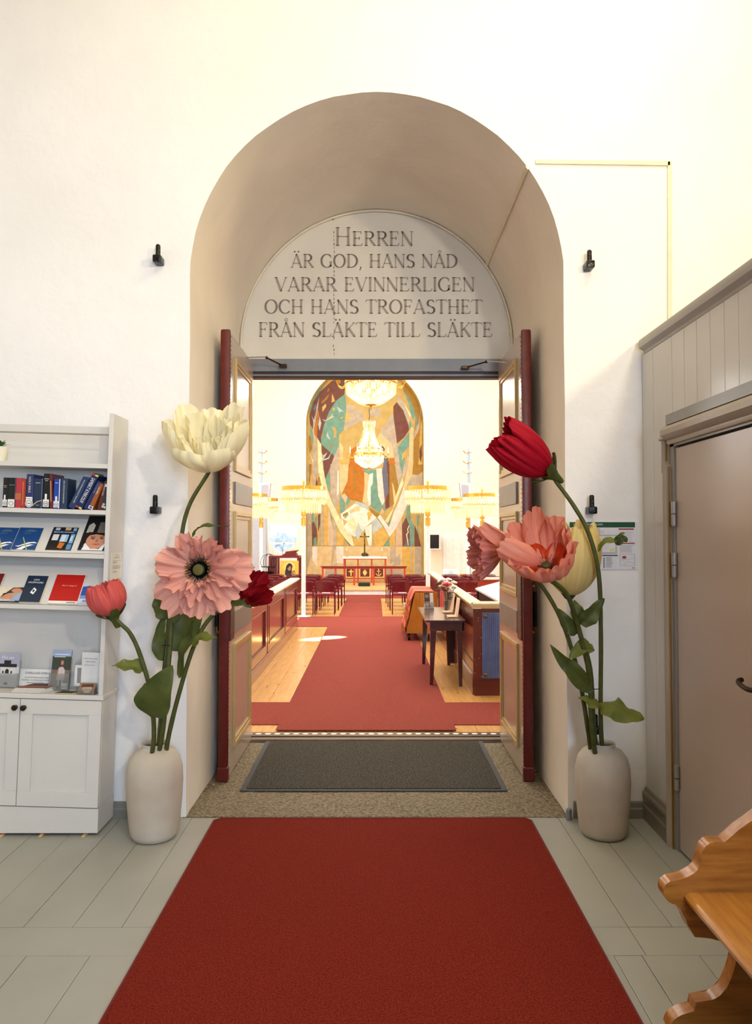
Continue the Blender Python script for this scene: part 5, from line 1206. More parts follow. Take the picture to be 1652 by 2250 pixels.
# chancel step
bm = NB(); box(bm, -4.5, 4.5, 19.0, YF + ND, 0, .11); setp(obj('trim_chancel_step', bm, mat('white_step_paint', (232, 230, 228), .6)), kind='structure')
fc_ = bpy.data.objects.new('floor_chancel', None); C.objects.link(fc_); fc_['kind'] = 'structure'
for k in range(18):
    y = 18.98 + k * .2; plank(-4.5, 4.5, y, y + .2, fc_, mat('pale_pine', (226, 176, 118), .4, var=.1, scale=5, stretch=(.5, 5, 5)), .141)
# carpets
M_ncar = mat('faded_red_carpet', (146, 72, 62), .95, var=.14, scale=90, bump=.6, bscale=160, rgb2=(130, 58, 48), spec=.1)
def carpet(label, *a): return single('carpet_runner', mat_prism(*a, r=.01), M_ncar, label, 'carpet', 'faded red nave carpets')
carpet('short faded red carpet crossing behind the left door leaf', -3.2, -.30, 6.13, 6.93, .0008, .007)
carpet('short faded red carpet crossing behind the right door leaf', .30, 3.2, 6.12, 6.92, .0008, .007)
r1 = single('carpet_runner', mat_prism(-.80, .655, 5.925, 12.5, .0078, .016, r=.01), M_ncar, 'long faded red carpet runner up the near nave aisle', 'carpet', 'faded red nave carpets')
carpet('faded red cross carpet in front of the first chair row', -1.42, .92, 12.52, 14.05, .0008, .008)
carpet('narrow faded red runner between the chair blocks', -.70, .145, 14.07, 18.0, .0008, .008)
carpet('faded red carpet strip along the chancel step', -3.2, 3.2, 18.02, 18.97, .0008, .008)
# ================================================================== pews
M_pew = mat('red_brown_gloss_paint', (116, 50, 42), .22, var=.12, scale=3, coat=.5)
M_pewd = mat('dark_red_brown_paint', (92, 34, 26), .3, var=.15, scale=4, coat=.2)
M_cap = mat('cream_gilt_cap', (226, 214, 178), .35, var=.08)
t = thing('pew_enclosure', 'long glossy red-brown panelled pew front with cream cap rail on the left', 'pew', (-1.35, 9.6, 0))
XL = -1.315; Y0, Y1 = 7.05, 12.3; ZP_ = .80
bm = NB(); box(bm, XL - .04, XL - .012, Y0, Y1, .10, ZP_); obj('back_board', bm, M_pew, t)
for a, b in ((Y0, 8.85), (8.93, 10.58), (10.66, Y1)):
    bm = NB(); box(bm, XL - .014, XL + .006, a + .0, a + .10, .14, ZP_, bev=.004); box(bm, XL - .014, XL + .006, b - .10, b, .14, ZP_, bev=.004); box(bm, XL - .014, XL + .006, a + .1, b - .1, .14, .24, bev=.004); box(bm, XL - .014, XL + .006, a + .1, b - .1, ZP_ - .10, ZP_, bev=.004); obj('panel_frame', bm, M_pew, t)
    bm = NB()
    for (p, q, r_, u) in ((a + .1, b - .1, .24, .262), (a + .1, b - .1, ZP_ - .122, ZP_ - .10), (a + .1, a + .122, .24, ZP_ - .1), (b - .122, b - .1, .24, ZP_ - .1)): box(bm, XL - .012, XL + .012, p, q, r_, u, bev=.005)
    obj('panel_moulding', bm, M_pew, t)
for y in (8.85, 10.58):
    bm = NB(); box(bm, XL - .03, XL + .0, y, y + .08, 0, ZP_); obj('post', bm, M_pewd, t)
bm = NB(); prism(bm, [(-.03, 0), (.022, 0), (.022, .11), (.012, .125), (.012, .14), (-.03, .14)], lambda a, b: V((XL + a, Y0, b)), (0, Y1 - Y0, 0)); obj('plinth', bm, M_pew, t)
bm = NB(); prism(bm, [(-.10, 0), (.01, 0), (.02, .012), (.04, .022), (.045, .04), (.03, .05), (-.11, .05), (-.12, .02)], lambda a, b: V((XL + a, Y0 - .03, ZP_ + b)), (0, Y1 - Y0 + .06, 0)); obj('cap_rail', bm, M_cap, t, smooth=True, auto=35)
bm = NB(); box(bm, XL - .03, XL + .02, Y0 - .02, Y0 + .0, 0, ZP_); obj('end_strip', bm, mat('blue_grey_frame_paint', (128, 132, 138)), t)
# right pew
XR = .985; t = thing('pew_enclosure', 'red-brown pew front with worn gilt cap behind the dark side table, right', 'pew', (1.5, 9.5, 0)); Y0, Y1 = 7.25, 13.0; ZQ = .865
bm = NB(); box(bm, XR + .012, XR + .035, Y0 + .02, Y1, .1, ZQ); obj('back_board', bm, M_pew, t)
for a, b in ((Y0 + .02, 9.05), (9.25, 11.2), (11.3, Y1)):
    bm = NB(); box(bm, XR, XR + .014, a, a + .09, .2, ZQ, bev=.003); box(bm, XR, XR + .014, b - .09, b, .2, ZQ, bev=.003); box(bm, XR, XR + .014, a + .09, b - .09, .2, .3, bev=.003); box(bm, XR, XR + .014, a + .09, b - .09, ZQ - .1, ZQ, bev=.003); obj('panel_frame', bm, M_pew, t)
bm = NB(); prism(bm, [(0, 0), (.03, 0), (.03, .17), (.015, .19), (.0, .2)], lambda a, b: V((XR - a + .014, Y0 + .03, b)), (0, Y1 - Y0, 0)); obj('plinth', bm, M_pew, t)
bm = NB(); box(bm, XR - .08, XR, 9.05, 9.22, 0, ZQ - .06); obj('post', bm, mat('very_dark_wood', (42, 20, 18), .4), t)
bm = NB(); box(bm, XR - .012, 2.2, Y0 - .012, Y0 + .02, .14, ZQ); o = obj('front_board', bm, mat('worn_oxblood_paint', (96, 34, 20), .4, var=.25, scale=5), t)
rd = random.Random(6); bm = NB()
for k in range(230):
    cl = rd.choice(((.0, .03, .1, .5), (.07, .5, .02, .02), (.2, .75, .12, .05), (.1, .16, .06, .04), (.35, .2, .1, .05)))
    x = XR + cl[0] + abs(rd.gauss(0, cl[2])); z = .16 + cl[1] + rd.gauss(0, cl[3] + .06)
    if not (.16 < z < ZQ - .02) or x > 1.6: continue
    r = rd.uniform(.0015, .0045); face(bm, [(x - r, Y0 - .0128, z - r), (x + r, Y0 - .0128, z - r * .6), (x + r * .7, Y0 - .0128, z + r), (x - r * .8, Y0 - .0128, z + r)])
o = obj('pale_specks', bm, mat('pale_tan_speck', (214, 168, 116), .6), t); o['kind'] = 'stuff'  # small pale tan specks scattered over the front board
bm = NB(); box(bm, XR - .005, 2.2, Y0 - .02, Y0 + .02, 0, .14); obj('front_plinth', bm, M_pewd, t)
bm = NB(); cp = [(-.035, 0), (-.02, -.02), (.05, -.02), (.07, 0), (.085, .03), (.07, .045), (-.03, .045), (-.045, .025)]
prism(bm, [(-a, b) for a, b in cp], lambda a, b: V((XR + .02 + a + .02, Y0 - .04, ZQ + .01 + b)), (0, Y1 - Y0 + .04, 0)); obj('cap_rail', bm, M_cap, t, smooth=True, auto=35)
bm = NB(); prism(bm, [(-a, b) for a, b in cp], lambda a, b: V((XR - .02, Y0 + a + .02, ZQ + .0113 + b)), (1.22, 0, 0)); obj('cap_rail', bm, M_cap, t, smooth=True, auto=35)
a, b = P(1059, 1346, Y0 - .02), P(1118, 1490, Y0 - .02)
bp = thing('ribbed_panel', 'blue ribbed hanging panel with brass buttons on the pew front, right', 'panel', (a.x, Y0 - .013, b.z))
M_blue = mat('chalky_blue_paint', (98, 118, 170), .5, var=.25, scale=8, rgb2=(80, 98, 150))
bm = NB(); box(bm, a.x, a.x + .55, Y0 - .024, Y0 - .0135, b.z, a.z); obj('board', bm, M_blue, bp)
x = a.x + .022
for k in range(26):
    bm = NB(); cyl(bm, (x, Y0 - .026, b.z + .01), (x, Y0 - .026, a.z - .01), .0058, n=8); obj('rib', bm, M_blue, bp, smooth=True); x += .0195
for z in (a.z - .035, b.z + .035):
    bm = NB(); lathe(bm, [(0, .02), (.012, .018), (.019, .01), (.019, 0)], n=16, M=Matrix.Translation((a.x + .03, Y0 - .03, z)) @ Matrix.Rotation(R(90), 4, 'X')); obj('button', bm, mat('aged_brass', (120, 92, 48)), bp, smooth=True)
# slanted reading desk inside the pew, and pew row behind
q = [P(1044, 1286, 9.6), P(1150, 1342, 7.9), P(1150, 1316, 8.0), P(1062, 1277, 9.8)]
t = thing('reading_desk', 'dark reading desk with slanted white top inside the right pew', 'desk', (q[0].x + .5, 8.8, 0))
bm = NB(); x0 = q[0].x; prism(bm, [(0, .86), (.46, .99), (.46, 1.005), (0, .88)], lambda a, b: V((x0 + a, 7.65, b)), (0, 1.95, 0)); obj('slanted_top', bm, mat('white_desk_top', (238, 232, 222), .3), t)
bm = NB(); box(bm, x0 + .03, x0 + .05, 7.66, 9.58, 0, .86); box(bm, x0 + .02, x0 + .44, 7.66, 7.70, 0, .85); box(bm, x0 + .02, x0 + .44, 9.54, 9.58, 0, .85); obj('carcass', bm, mat('very_dark_wood', (42, 20, 18)), t)
bm = NB(); box(bm, x0 + .05, x0 + .44, 7.72, 9.52, .62, .64); obj('shelf', bm, M_pewd, t)
t = thing('pew_enclosure', 'white capped dark red pew front far right behind the reading desk', 'pew', (3, 12.6, 0)); a = P(1050, 1270, 12.6)
bm = NB(); box(bm, a.x, 4.4, 12.58, 12.62, 0, a.z - .03); obj('front_board', bm, mat('bright_red_paint', (168, 60, 44), .35), t)
bm = NB(); box(bm, a.x - .02, 4.42, 12.53, 12.67, a.z - .03, a.z + .01, bev=.01); obj('cap_rail', bm, mat('white_desk_top', (238, 232, 222)), t)
# ================================================================== side table and what stands on it
M_mah = mat('dark_mahogany', (70, 24, 22), .25, var=.2, scale=5, stretch=(6, 1, 6), coat=.4)
TZ = .695; tx0, tx1, ty0, ty1 = .525, .945, 7.62, 8.98
t = thing('side_table', 'dark mahogany side table with tapered legs beside the right pew', 'table', ((tx0 + tx1) / 2, (ty0 + ty1) / 2, 0))
bm = NB(); box(bm, tx0, tx1, ty0, ty1, TZ - .022, TZ, bev=.004); obj('table_top', bm, M_mah, t)
for (p, q_, r_, u) in ((tx0 + .07, tx1 - .02, ty0 + .04, ty0 + .06), (tx0 + .07, tx1 - .02, ty1 - .06, ty1 - .04), (tx0 + .05, tx0 + .07, ty0 + .04, ty1 - .04), (tx1 - .03, tx1 - .01, ty0 + .04, ty1 - .04)):
    bm = NB(); box(bm, p, q_, r_, u, TZ - .115, TZ - .0225); obj('apron', bm, M_mah, t)
for lx in (tx0 + .085, tx1 - .06):
    for ly in (ty0 + .06, ty1 - .08):
        bm = NB(); s0, s1 = .03, .017; vs = []
        A_ = [(lx - s0, ly - s0), (lx + s0, ly - s0), (lx + s0, ly + s0), (lx - s0, ly + s0)]; sg_ = -.02 if lx < .7 else .01
        B_ = [(lx + sg_ - s1, ly - s1), (lx + sg_ + s1, ly - s1), (lx + sg_ + s1, ly + s1), (lx + sg_ - s1, ly + s1)]
        zb = .0166 if lx < .7 else .001
        va = [bm.verts.new((x, y, TZ - .11)) for x, y in A_]; vb = [bm.verts.new((x, y, zb)) for x, y in B_]
        bm.faces.new(va); bm.faces.new(vb[::-1])
        for k in range(4): bm.faces.new((va[k], vb[k], vb[(k + 1) % 4], va[(k + 1) % 4]))
        obj('leg', bm, M_mah, t)
zt2 = TZ + .0008
def tp(px, Y): return P(px, 1340, Y).x
# brochure holder on the table
x0, x1 = tp(933, 8.75), tp(954, 8.75)
t = thing('brochure_stand', 'clear stand with a brown photo brochure on the mahogany side table', 'brochure stand', (x0, 8.75, zt2), None, (R(-10), 0, R(12))); w_ = x1 - x0
bm = NB(); box(bm, 0, w_, .004, .012, .004, .19); obj('sheets', bm, flat((236, 226, 226)), t, world=False)
prints('cover_print', [((84, 62, 52), rc(0, .3, .62, 1)), ((176, 120, 80), rc(.1, .1, .6, .45)), ((226, 200, 170), rc(.2, .12, .45, .3)), ((150, 130, 120), rc(.1, .7, .5, .9))], (0, .0038, .004), (w_, 0, 0), (0, 0, .186), t, world=False)
bm = NB(); box(bm, -.004, w_ + .004, -.01, -.008, 0, .08); box(bm, -.004, w_ + .004, .013, .015, 0, .15); box(bm, -.004, w_ + .004, -.01, .04, -.0005, .0018); obj('acrylic_holder', bm, M_acr, t, world=False)
# bouquet
vx, vy = tp(983, 8.55), 8.55
t = thing('glass_vase', 'clear glass vase with stems and water on the mahogany side table', 'vase', (vx, vy, zt2))
bm = NB(); lathe(bm, [(0, 0), (.036, 0), (.038, .01), (.042, .1), (.052, .22), (.049, .22), (.039, .1), (.034, .014), (0, .012)], (vx, vy, zt2), 20); obj('vessel', bm, mat('clear_glass', (242, 248, 246), .02, trans=.97, var=0), t, smooth=True)
bm = NB(); lathe(bm, [(0, .013), (.0335, .0145), (.0385, .1), (.0405, .12), (0, .12)], (vx, vy, zt2), 16); obj('water', bm, mat('water', (222, 232, 226), .02, trans=.95, var=0, ior=1.33), t, smooth=True)
fl_ = [('red rose', (206, 30, 60), -.01, .31, -.04, .034), ('pale peach rose', (226, 190, 162), -.062, .29, -.02, .032), ('white carnation', (240, 236, 226), .052, .29, -.03, .032), ('lilac blossom', (190, 170, 200), .03, .23, -.06, .022), ('small pink blossom', (226, 176, 180), -.055, .355, 0, .024), ('greenish white bloom', (222, 226, 196), .07, .33, .02, .028), ('white daisy', (244, 240, 230), .012, .365, .02, .026), ('white spray blossom', (244, 240, 232), -.085, .34, .03, .02), ('russet leaf sprig', (130, 80, 50), -.10, .325, -.01, .02)]
rd = random.Random(4)
for nm, col, dx, dz, dy, r in fl_:
    f = thing('cut_flower', nm + ' in the small bouquet on the side table', 'flower', (vx + dx * .1, vy + dy * .1, zt2 + .03))
    h_ = V((vx + dx, vy + dy, zt2 + dz)); bm = NB(); tube(bm, spline([(vx + dx * .1 - .01, vy + dy * .1, zt2 + .02), (vx + dx * .25, vy + dy * .25, zt2 + .17), h_], 4), .0024, 6); obj('stem', bm, M_stem, f)
    bm = NB()
    for k in range(14):
        r = r * 1.02; a = k * 2.4; rr = r * (.2 + .8 * math.sqrt(k / 14)); b = h_ + V((rr * math.cos(a), rr * math.sin(a), r * .6 - rr * .7)); ball(bm, b, r * .42, 6, sz=.8)
    obj('bloom', bm, mat('bloom_%d_%d_%d' % col, col, .6, var=.15, scale=60), f, smooth=True)
    for k in range(6):
        a = rd.uniform(0, 6.28); b0 = h_ + V((0, 0, -.03 - .025 * (k % 3))); e = b0 + V((.05 * math.cos(a), .05 * math.sin(a), .01)); s_ = V((-math.sin(a), math.cos(a), 0)) * .012; m_ = (b0 + e) / 2 + V((0, 0, .01))
        bm = NB(); face(bm, [b0, m_ - s_, e, m_ + s_]); obj('leaf', bm, mat('bouquet_leaf', (58, 92, 40), .5), f)
# wooden sloping book rests
for k, (pa, pb, lb) in enumerate((((991, 1352, 8.3), (996, 1306, 8.45), 'slanted pale wooden book rest, left of two beside the glass vase'), ((1002, 1366, 7.85), (1007, 1316, 8.0), 'slanted pale wooden book rest, right of two near the table front'))):
    a, b = P(*pa), P(*pb); a.z = zt2 + .012; t = thing('book_rest', lb, 'book rest', (a.x, a.y, zt2))
    M_pw = mat('pale_beech', (222, 180, 146), .45, var=.1)
    bm = NB(); d = (b - a); s_ = V((.009, 0, 0)); prism(bm, [(0, 0), (1, 0), (1, 1), (0, 1)], lambda u, v: a + d * v + V((.02 * u, 0, 0)), (0, .16, 0)); obj('side_slat', bm, M_pw, t)
    bm = NB(); box(bm, a.x - .09, a.x + .02, a.y - .01, a.y + .16, zt2, zt2 + .012, bev=.003); obj('foot', bm, M_pw, t)
a = P(1000, 1364, 8.6); bm = NB(); box(bm, a.x, .925, 8.52, 8.72, zt2, zt2 + .17, bev=.003)
t = thing('wooden_box', 'small dark purple-brown box between the two wooden book rests', 'box', (a.x + .03, 8.6, zt2)); obj('box_body', bm, mat('plum_brown', (62, 34, 42), .4), t)
bm = NB(); box(bm, a.x - .012, .93, 8.5, 8.73, zt2 + .1705, zt2 + .182, bev=.003); obj('lid', bm, mat('pale_beech', (222, 180, 146)), t)
a = P(1022, 1370, 7.7); bm = NB()
tube(bm, [V((a.x + .06 + .02 * math.cos(k * .7), 7.72 + .03 * math.sin(k * .9), zt2 + .005 + .002 * (k % 3))) for k in range(14)], .0035, 5)
single('eyeglasses_cord', bm, M_black, 'coiled black cord lying on the front edge of the side table', 'cord')
# ================================================================== textile trolley
t = thing('textile_trolley', 'wheeled wooden trolley hung with pinkish red tasselled cloths in the aisle', 'trolley', (.62, 11.3, 0))
M_tro = mat('golden_oak', (206, 140, 50), .38, var=.16, scale=6, stretch=(6, 6, 1), rgb2=(180, 112, 34))
ya = 10.8; zb, zt3 = P(920, 1392, ya).z, P(920, 1301, ya).z
q = [(P(892, 1393, ya).x, zb), (P(960, 1395, ya).x, zb), (P(960, 1301, ya).x, zt3), (P(912, 1301, ya).x, zt3)]
for y in (ya, ya + 1.05):
    bm = NB(); prism(bm, q, lambda a, b: V((a, y, b)), (0, .03, 0), bev=.004); obj('side_panel', bm, M_tro, t)
bm = NB(); prism(bm, [(q[0][0] + .03, zb + .02), (q[0][0] + .06, zb + .02), (q[3][0] + .05, zt3 - .02), (q[3][0] + .02, zt3 - .02)], lambda a, b: V((a, ya + .03, b)), (0, 1.02, 0)); obj('sloping_front', bm, M_tro, t)
bm = NB(); box(bm, q[0][0] + .03, q[1][0], ya + .03, ya + 1.05, zb, zb + .03); obj('base_board', bm, M_tro, t)
M_cl = [mat('rose_red_cloth', (196, 84, 76), .8, var=.1, scale=14), mat('orange_cloth', (206, 126, 70), .8, var=.1, scale=14), mat('crimson_cloth', (186, 50, 62), .8, var=.1, scale=14), mat('dusty_red_cloth', (176, 90, 74), .8, var=.1, scale=14)]
M_tas = mat('gold_tassel', (190, 120, 40), .5, var=.3, scale=40)
for k in range(6):
    y0 = ya - .0 + k * .176; bm = NB(); zt4 = zt3 + .006
    prof_ = [(q[2][0] - .05, zt4 + .004), (q[3][0] - .0, zt4 + .008), (q[3][0] - .022, zt4 - .02)]
    prof_ += [(q[3][0] + (q[0][0] - q[3][0]) * v - .03 - .012 * math.sin(v * 9 + k), zt3 + (zb - zt3) * v) for v in (.2, .4, .6, .8, .93)]
    inn = [(x + .008, z - .004) for x, z in prof_]
    prism(bm, prof_ + inn[::-1], lambda a, b: V((a, y0, b)), (0, .168, 0)); obj('hanging_cloth', bm, M_cl[k % 4], t)
bm = NB(); rd = random.Random(7)
for k in range(110):
    v = rd.choice((.25, .45, .62, .9)) + rd.uniform(-.05, .05); x = q[3][0] + (q[0][0] - q[3][0]) * v - .046; z = zt3 + (zb - zt3) * v; y = ya + rd.uniform(-.005, .9 if rd.random() < .5 else .12)
    tube(bm, [(x, y, z), (x - .004, y + .004, z - .05)], [.006, .002], 5)
o = obj('tassels', bm, M_tas, t); o['kind'] = 'stuff'
for x, y in ((q[0][0] + .045, ya + .05), (q[1][0] - .05, ya + .05), (q[0][0] + .045, ya + 1.0), (q[1][0] - .05, ya + 1.0)):
    bm = NB(); r = zb / 2 - .014; zz = .0168 + r; cyl(bm, (x - .015, y, zz), (x + .015, y, zz), r, n=18); o = obj('castor_wheel', bm, M_black, t, smooth=True)
    bm = NB(); box(bm, x - .022, x + .022, y - .012, y + .012, zz, zb); obj('castor_fork', bm, M_bronze, t)
a = P(888, 1330, 10.74); bm = NB()
for k in range(9): ball(bm, a + V((rd.uniform(-.015, .015), rd.uniform(-.02, .0), rd.uniform(-.03, .03))), .014, 6)
obj('paper_rosette', bm, flat((244, 238, 234)), t, smooth=True)
t = thing('hanging_cloths', 'row of red pleated cloths with dark fringe hanging on the right pew', 'cloth', (.93, 10.3, .4))
for k in range(6):
    a = P(955 + k * 3.9, 1292 + k * 2.2, 10.6 - k * .17); bm = NB(); yy = 10.6 - k * .17; zz0 = .80; zz1 = .50
    prism(bm, [(0, 0), (.012, .03), (.0, .07), (.014, .10), (.0, .14), (.008, .14), (.022, .10), (.008, .07), (.02, .03), (.008, 0)], lambda u, v: V((.955 - u, yy - v, zz1)), (0, 0, zz0 - zz1)); obj('cloth', bm, M_cl[(k * 2) % 4], t)
    bm = NB(); prism(bm, [(0, 0), (.016, 0), (.016, .14), (0, .14)], lambda u, v: V((.957 - u, yy - v, zz1 - .05)), (0, 0, .048)); obj('fringe', bm, mat('dark_orange_fringe', (150, 62, 34), .7, var=.5, scale=90), t)
# ================================================================== chairs
M_cs = mat('maroon_tube_enamel', (92, 16, 30), .25, var=.1); M_cu = mat('maroon_plywood', (98, 14, 30), .28, var=.12, coat=.3); M_cc = mat('maroon_cloth', (128, 34, 46), .8, var=.1)
CHH, SEA = .655, .40
def make_chair():
    t = thing('stacking_chair', 'x', 'chair', (0, 0, 0), 'maroon stacking chairs')
    def o(n, bm, m, **k): return obj(n, bm, m, t, world=False, **k)
    bm = NB(); p = arc(.15, .30, .05, .05, 0, 90, 4) + arc(-.15, .30, .05, .05, 90, 180, 4) + arc(-.17, .0, .03, .03, 180, 270, 4) + arc(.17, .0, .03, .03, 270, 360, 4)
    prism(bm, p, lambda a, b: V((a, b - .03, SEA - .025)), (0, 0, .03), bev=.006); o('seat', bm, M_cc)
    bm = NB(); rows = []
    for i in range(9):
        u = -1 + i / 4; row = []
        for j in range(7):
            v = j / 6; hw = .185 * (1 - .10 * max(0, v - .7) ** 2 * 8)
            zt_c = .46 + .185 * v; row.append((hw * u, -.07 - .035 * (1 - u * u) - .02 * v, zt_c - (.012 * abs(u) ** 6 if j == 6 else 0)))
        rows.append(row)
    fr = [[bm.verts.new(p) for p in r_] for r_ in rows]; bk_ = [[bm.verts.new((p[0], p[1] - .010, p[2])) for p in r_] for r_ in rows]
    for i in range(8):
        for j in range(6): bm.faces.new((fr[i][j], fr[i + 1][j], fr[i + 1][j + 1], fr[i][j + 1])); bm.faces.new((bk_[i][j], bk_[i][j + 1], bk_[i + 1][j + 1], bk_[i + 1][j]))
    for i in range(8): bm.faces.new((fr[i][6], fr[i + 1][6], bk_[i + 1][6], bk_[i][6])); bm.faces.new((fr[i][0], bk_[i][0], bk_[i + 1][0], fr[i + 1][0]))
    for j in range(6): bm.faces.new((fr[0][j], fr[0][j + 1], bk_[0][j + 1], bk_[0][j])); bm.faces.new((fr[8][j], bk_[8][j], bk_[8][j + 1], fr[8][j + 1]))
    o('backrest', bm, M_cu, smooth=True)
    bm = NB(); tube(bm, spline([(-.195, -.075, .44), (-.196, -.09, .60), (-.17, -.10, .65), (0, -.135, .662), (.17, -.10, .65), (.196, -.09, .60), (.195, -.075, .44)], 4), .0095, 8); o('back_tube', bm, M_cs, smooth=True)
    for s in (-1, 1):
        bm = NB(); tube(bm, [(s * .197, -.07, .46), (s * .197, -.05, .38), (s * .2, -.085, .001)], .0105, 8); o('rear_leg', bm, M_cs, smooth=True)
        bm = NB(); tube(bm, spline([(s * .197, .27, .001), (s * .197, .265, .38), (s * .203, .25, .49), (s * .206, .20, .535), (s * .206, .02, .535), (s * .2, -.07, .53)], 4), .0095, 8); o('front_leg', bm, M_cs, smooth=True)
        bm = NB(); cyl(bm, (s * .19, -.05, SEA - .03), (s * .19, .26, SEA - .03), .008, n=8); o('seat_rail', bm, M_cs)
    return t
ch0 = make_chair(); used = [0]
def chair(x, y, label, rz=0):
    o = ch0 if not used[0] else copy_tree(ch0); used[0] += 1
    o.location = (x, y, .0006); o.rotation_euler = (0, 0, R(rz * .5)); o.scale.x = .945; o['label'] = label; return o
rows_ = [14.42, 15.2, 15.98, 16.76]
rn = ['front', 'second', 'third', 'fourth']; cn = ['on the aisle', 'second from the aisle', 'third from the aisle', 'fourth from the aisle', 'fifth from the aisle', 'sixth from the aisle']
rd = random.Random(3)
bk_spots = []
for r_, y in enumerate(rows_):
    for c_ in range(5):
        x = -.985 - c_ * .425 + (.03 * r_ if c_ == 0 else 0); chair(x, y + rd.uniform(-.02, .02), 'maroon stacking chair, left block, %s row from the doorway, %s' % (rn[r_], cn[c_]), rd.uniform(-2, 2))
        if r_ == 0: bk_spots.append((x, y))
for r_, y in enumerate(rows_):
    for c_ in range(6):
        x = .53 + c_ * .425 - .03 * r_
        if r_ == 0 and c_ == 1: x += .02
        chair(x, y + rd.uniform(-.02, .02), 'maroon stacking chair, right block, %s row from the doorway, %s' % (rn[r_], cn[c_]), rd.uniform(-2, 2))
        if r_ == 0: bk_spots.append((x, y))
for k, (x, y) in enumerate(bk_spots):
    bm = NB(); box(bm, x - .07, x + .09, y + .02, y + .14, SEA + .0095, SEA + .024, bev=.002)
    o = single('hymn_booklet', bm, flat((238, 234, 228)), 'white booklet on the %s chair of the front %s row' % (cn[k if k < 5 else k - 5].replace('on the aisle', 'aisle').replace(' from the aisle', ' from aisle'), 'left' if k < 5 else 'right'), 'booklet', 'booklets on the chairs')
# ================================================================== crystal lamps on posts
M_gilt = mat('polished_brass', (214, 172, 78), .15, .95, var=.15)
M_cry = mat('crystal', (252, 240, 212), .12, trans=.3, var=.1, scale=40, spec=.8, transl=.35)
M_bulb = mat('lit_bulb', (255, 226, 168), .5, var=0, emit=9)
M_post = mat('white_post_enamel', (232, 238, 246), .3)
def glow(par, z, energy, r=.12):
    l = bpy.data.lights.new('lamp_light', 'POINT'); l.energy = energy; l.color = (1, .96, .88); l.shadow_soft_size = r
    o = bpy.data.objects.new('lamp_light', l); C.objects.link(o); o.parent = par; o.location = (0, 0, z); return o
def make_lamp(rad):
    t = thing('crystal_post_lamp', 'x', 'lamp', (0, 0, 0), 'crystal lamps on white posts')
    def o(n, bm, m, **k): return obj(n, bm, m, t, world=False, **k)
    zt_, h = 2.49, .50
    bm = NB(); lathe(bm, [(0, 0), (.145, 0), (.15, .008), (.05, .02), (.045, .03), (0, .03)], n=24); o('base_disc', bm, M_post, smooth=True)
    bm = NB(); cyl(bm, (0, 0, .02), (0, 0, zt_ - h - .25), .042, n=18); o('post', bm, M_post, smooth=True)
    bm = NB(); cyl(bm, (0, 0, zt_ - h - .25), (0, 0, zt_ - h - .10), .05, n=16); cyl(bm, (0, 0, zt_ - h - .07), (0, 0, zt_ - h + .06), .05, n=16); o('brass_collar', bm, M_gilt, smooth=True)
    bm = NB(); cyl(bm, (0, 0, zt_ - h - .11), (0, 0, zt_ + .08), .022, n=10); ball(bm, (0, 0, zt_ + .09), .03, 8); o('stem', bm, M_gilt, smooth=True)
    bm = NB(); lathe(bm, [(rad * .96, zt_ - .07), (rad, zt_ - .07), (rad, zt_), (rad * .96, zt_), (rad * .96, zt_ - .07)], n=40); o('brass_hoop', bm, M_gilt, smooth=True)
    bm = NB(); lathe(bm, [(rad * .72, zt_ - .27), (rad * .75, zt_ - .27), (rad * .75, zt_ - .23), (rad * .72, zt_ - .23), (rad * .72, zt_ - .27)], n=32)
    for a in range(0, 360, 60): tube(bm, [(0, 0, zt_ - .02), (rad * .96 * math.cos(R(a)), rad * .96 * math.sin(R(a)), zt_ - .02)], .006, 5)
    o('inner_hoop', bm, M_gilt)
    bm = NB()
    def drop(r_, z1, z0, n_, tw_):
        for k in range(n_):
            a = 6.28318 * k / n_; c_, s_ = math.cos(a), math.sin(a); x, y = r_ * c_, r_ * s_; w_ = math.pi * r_ / n_ * .78
            tx, ty = -s_ * w_, c_ * w_; nx_, ny_ = c_ * w_ * .6, s_ * w_ * .6
            top_ = [(x + tx, y + ty, z1), (x + nx_, y + ny_, z1 - .01), (x - tx, y - ty, z1), (x - nx_, y - ny_, z1 - .01)]
            vt = [bm.verts.new(p) for p in top_]; vb = [bm.verts.new((p[0], p[1], z0 + .03)) for p in top_]; e = bm.verts.new((x, y, z0))
            bm.faces.new(vt)
            for q_ in range(4): bm.faces.new((vt[q_], vb[q_], vb[(q_ + 1) % 4], vt[(q_ + 1) % 4])); bm.faces.new((vb[q_], e, vb[(q_ + 1) % 4]))
    drop(rad * 1.02, zt_ - .08, zt_ - .26, 48, 0); drop(rad * .98, zt_ - .20, zt_ - .35, 48, 0); drop(rad * .76, zt_ - .31, zt_ - .52, 38, 0)
    q_ = o('crystal_drops', bm, M_cry); q_['kind'] = 'stuff'
    for k in range(6):
        a = R(60 * k + 20); bm = NB(); ball(bm, (rad * .5 * math.cos(a), rad * .5 * math.sin(a), zt_ - .2), .04, 8, sz=1.3); o('bulb', bm, M_bulb, smooth=True)
    glow(t, zt_ - .22, 26)
    return t
lm = make_lamp(.425)
spots = [(667, 14.0, 'crystal post lamp in front of the left edge of the mural'), (940, 14.0, 'crystal post lamp in front of the right edge of the mural'), (544.5, 16.44, 'crystal post lamp cut off by the left door leaf'), (573.5, 19.0 - .3, 'crystal post lamp farthest back on the left, below the loudspeaker'), (1060, 16.44, 'crystal post lamp partly cut off by the right door leaf'), (1028, 18.7, 'crystal post lamp farthest back on the right, below the loudspeaker')]
for k, (px, Y, lb) in enumerate(spots):
    o = lm if k == 0 else copy_tree(lm); o.location = (P(px, 1200, Y).x, Y, .009 if k in (0, 1, 3, 5) else .0006); o['label'] = lb
lm['label'] = spots[0][2]
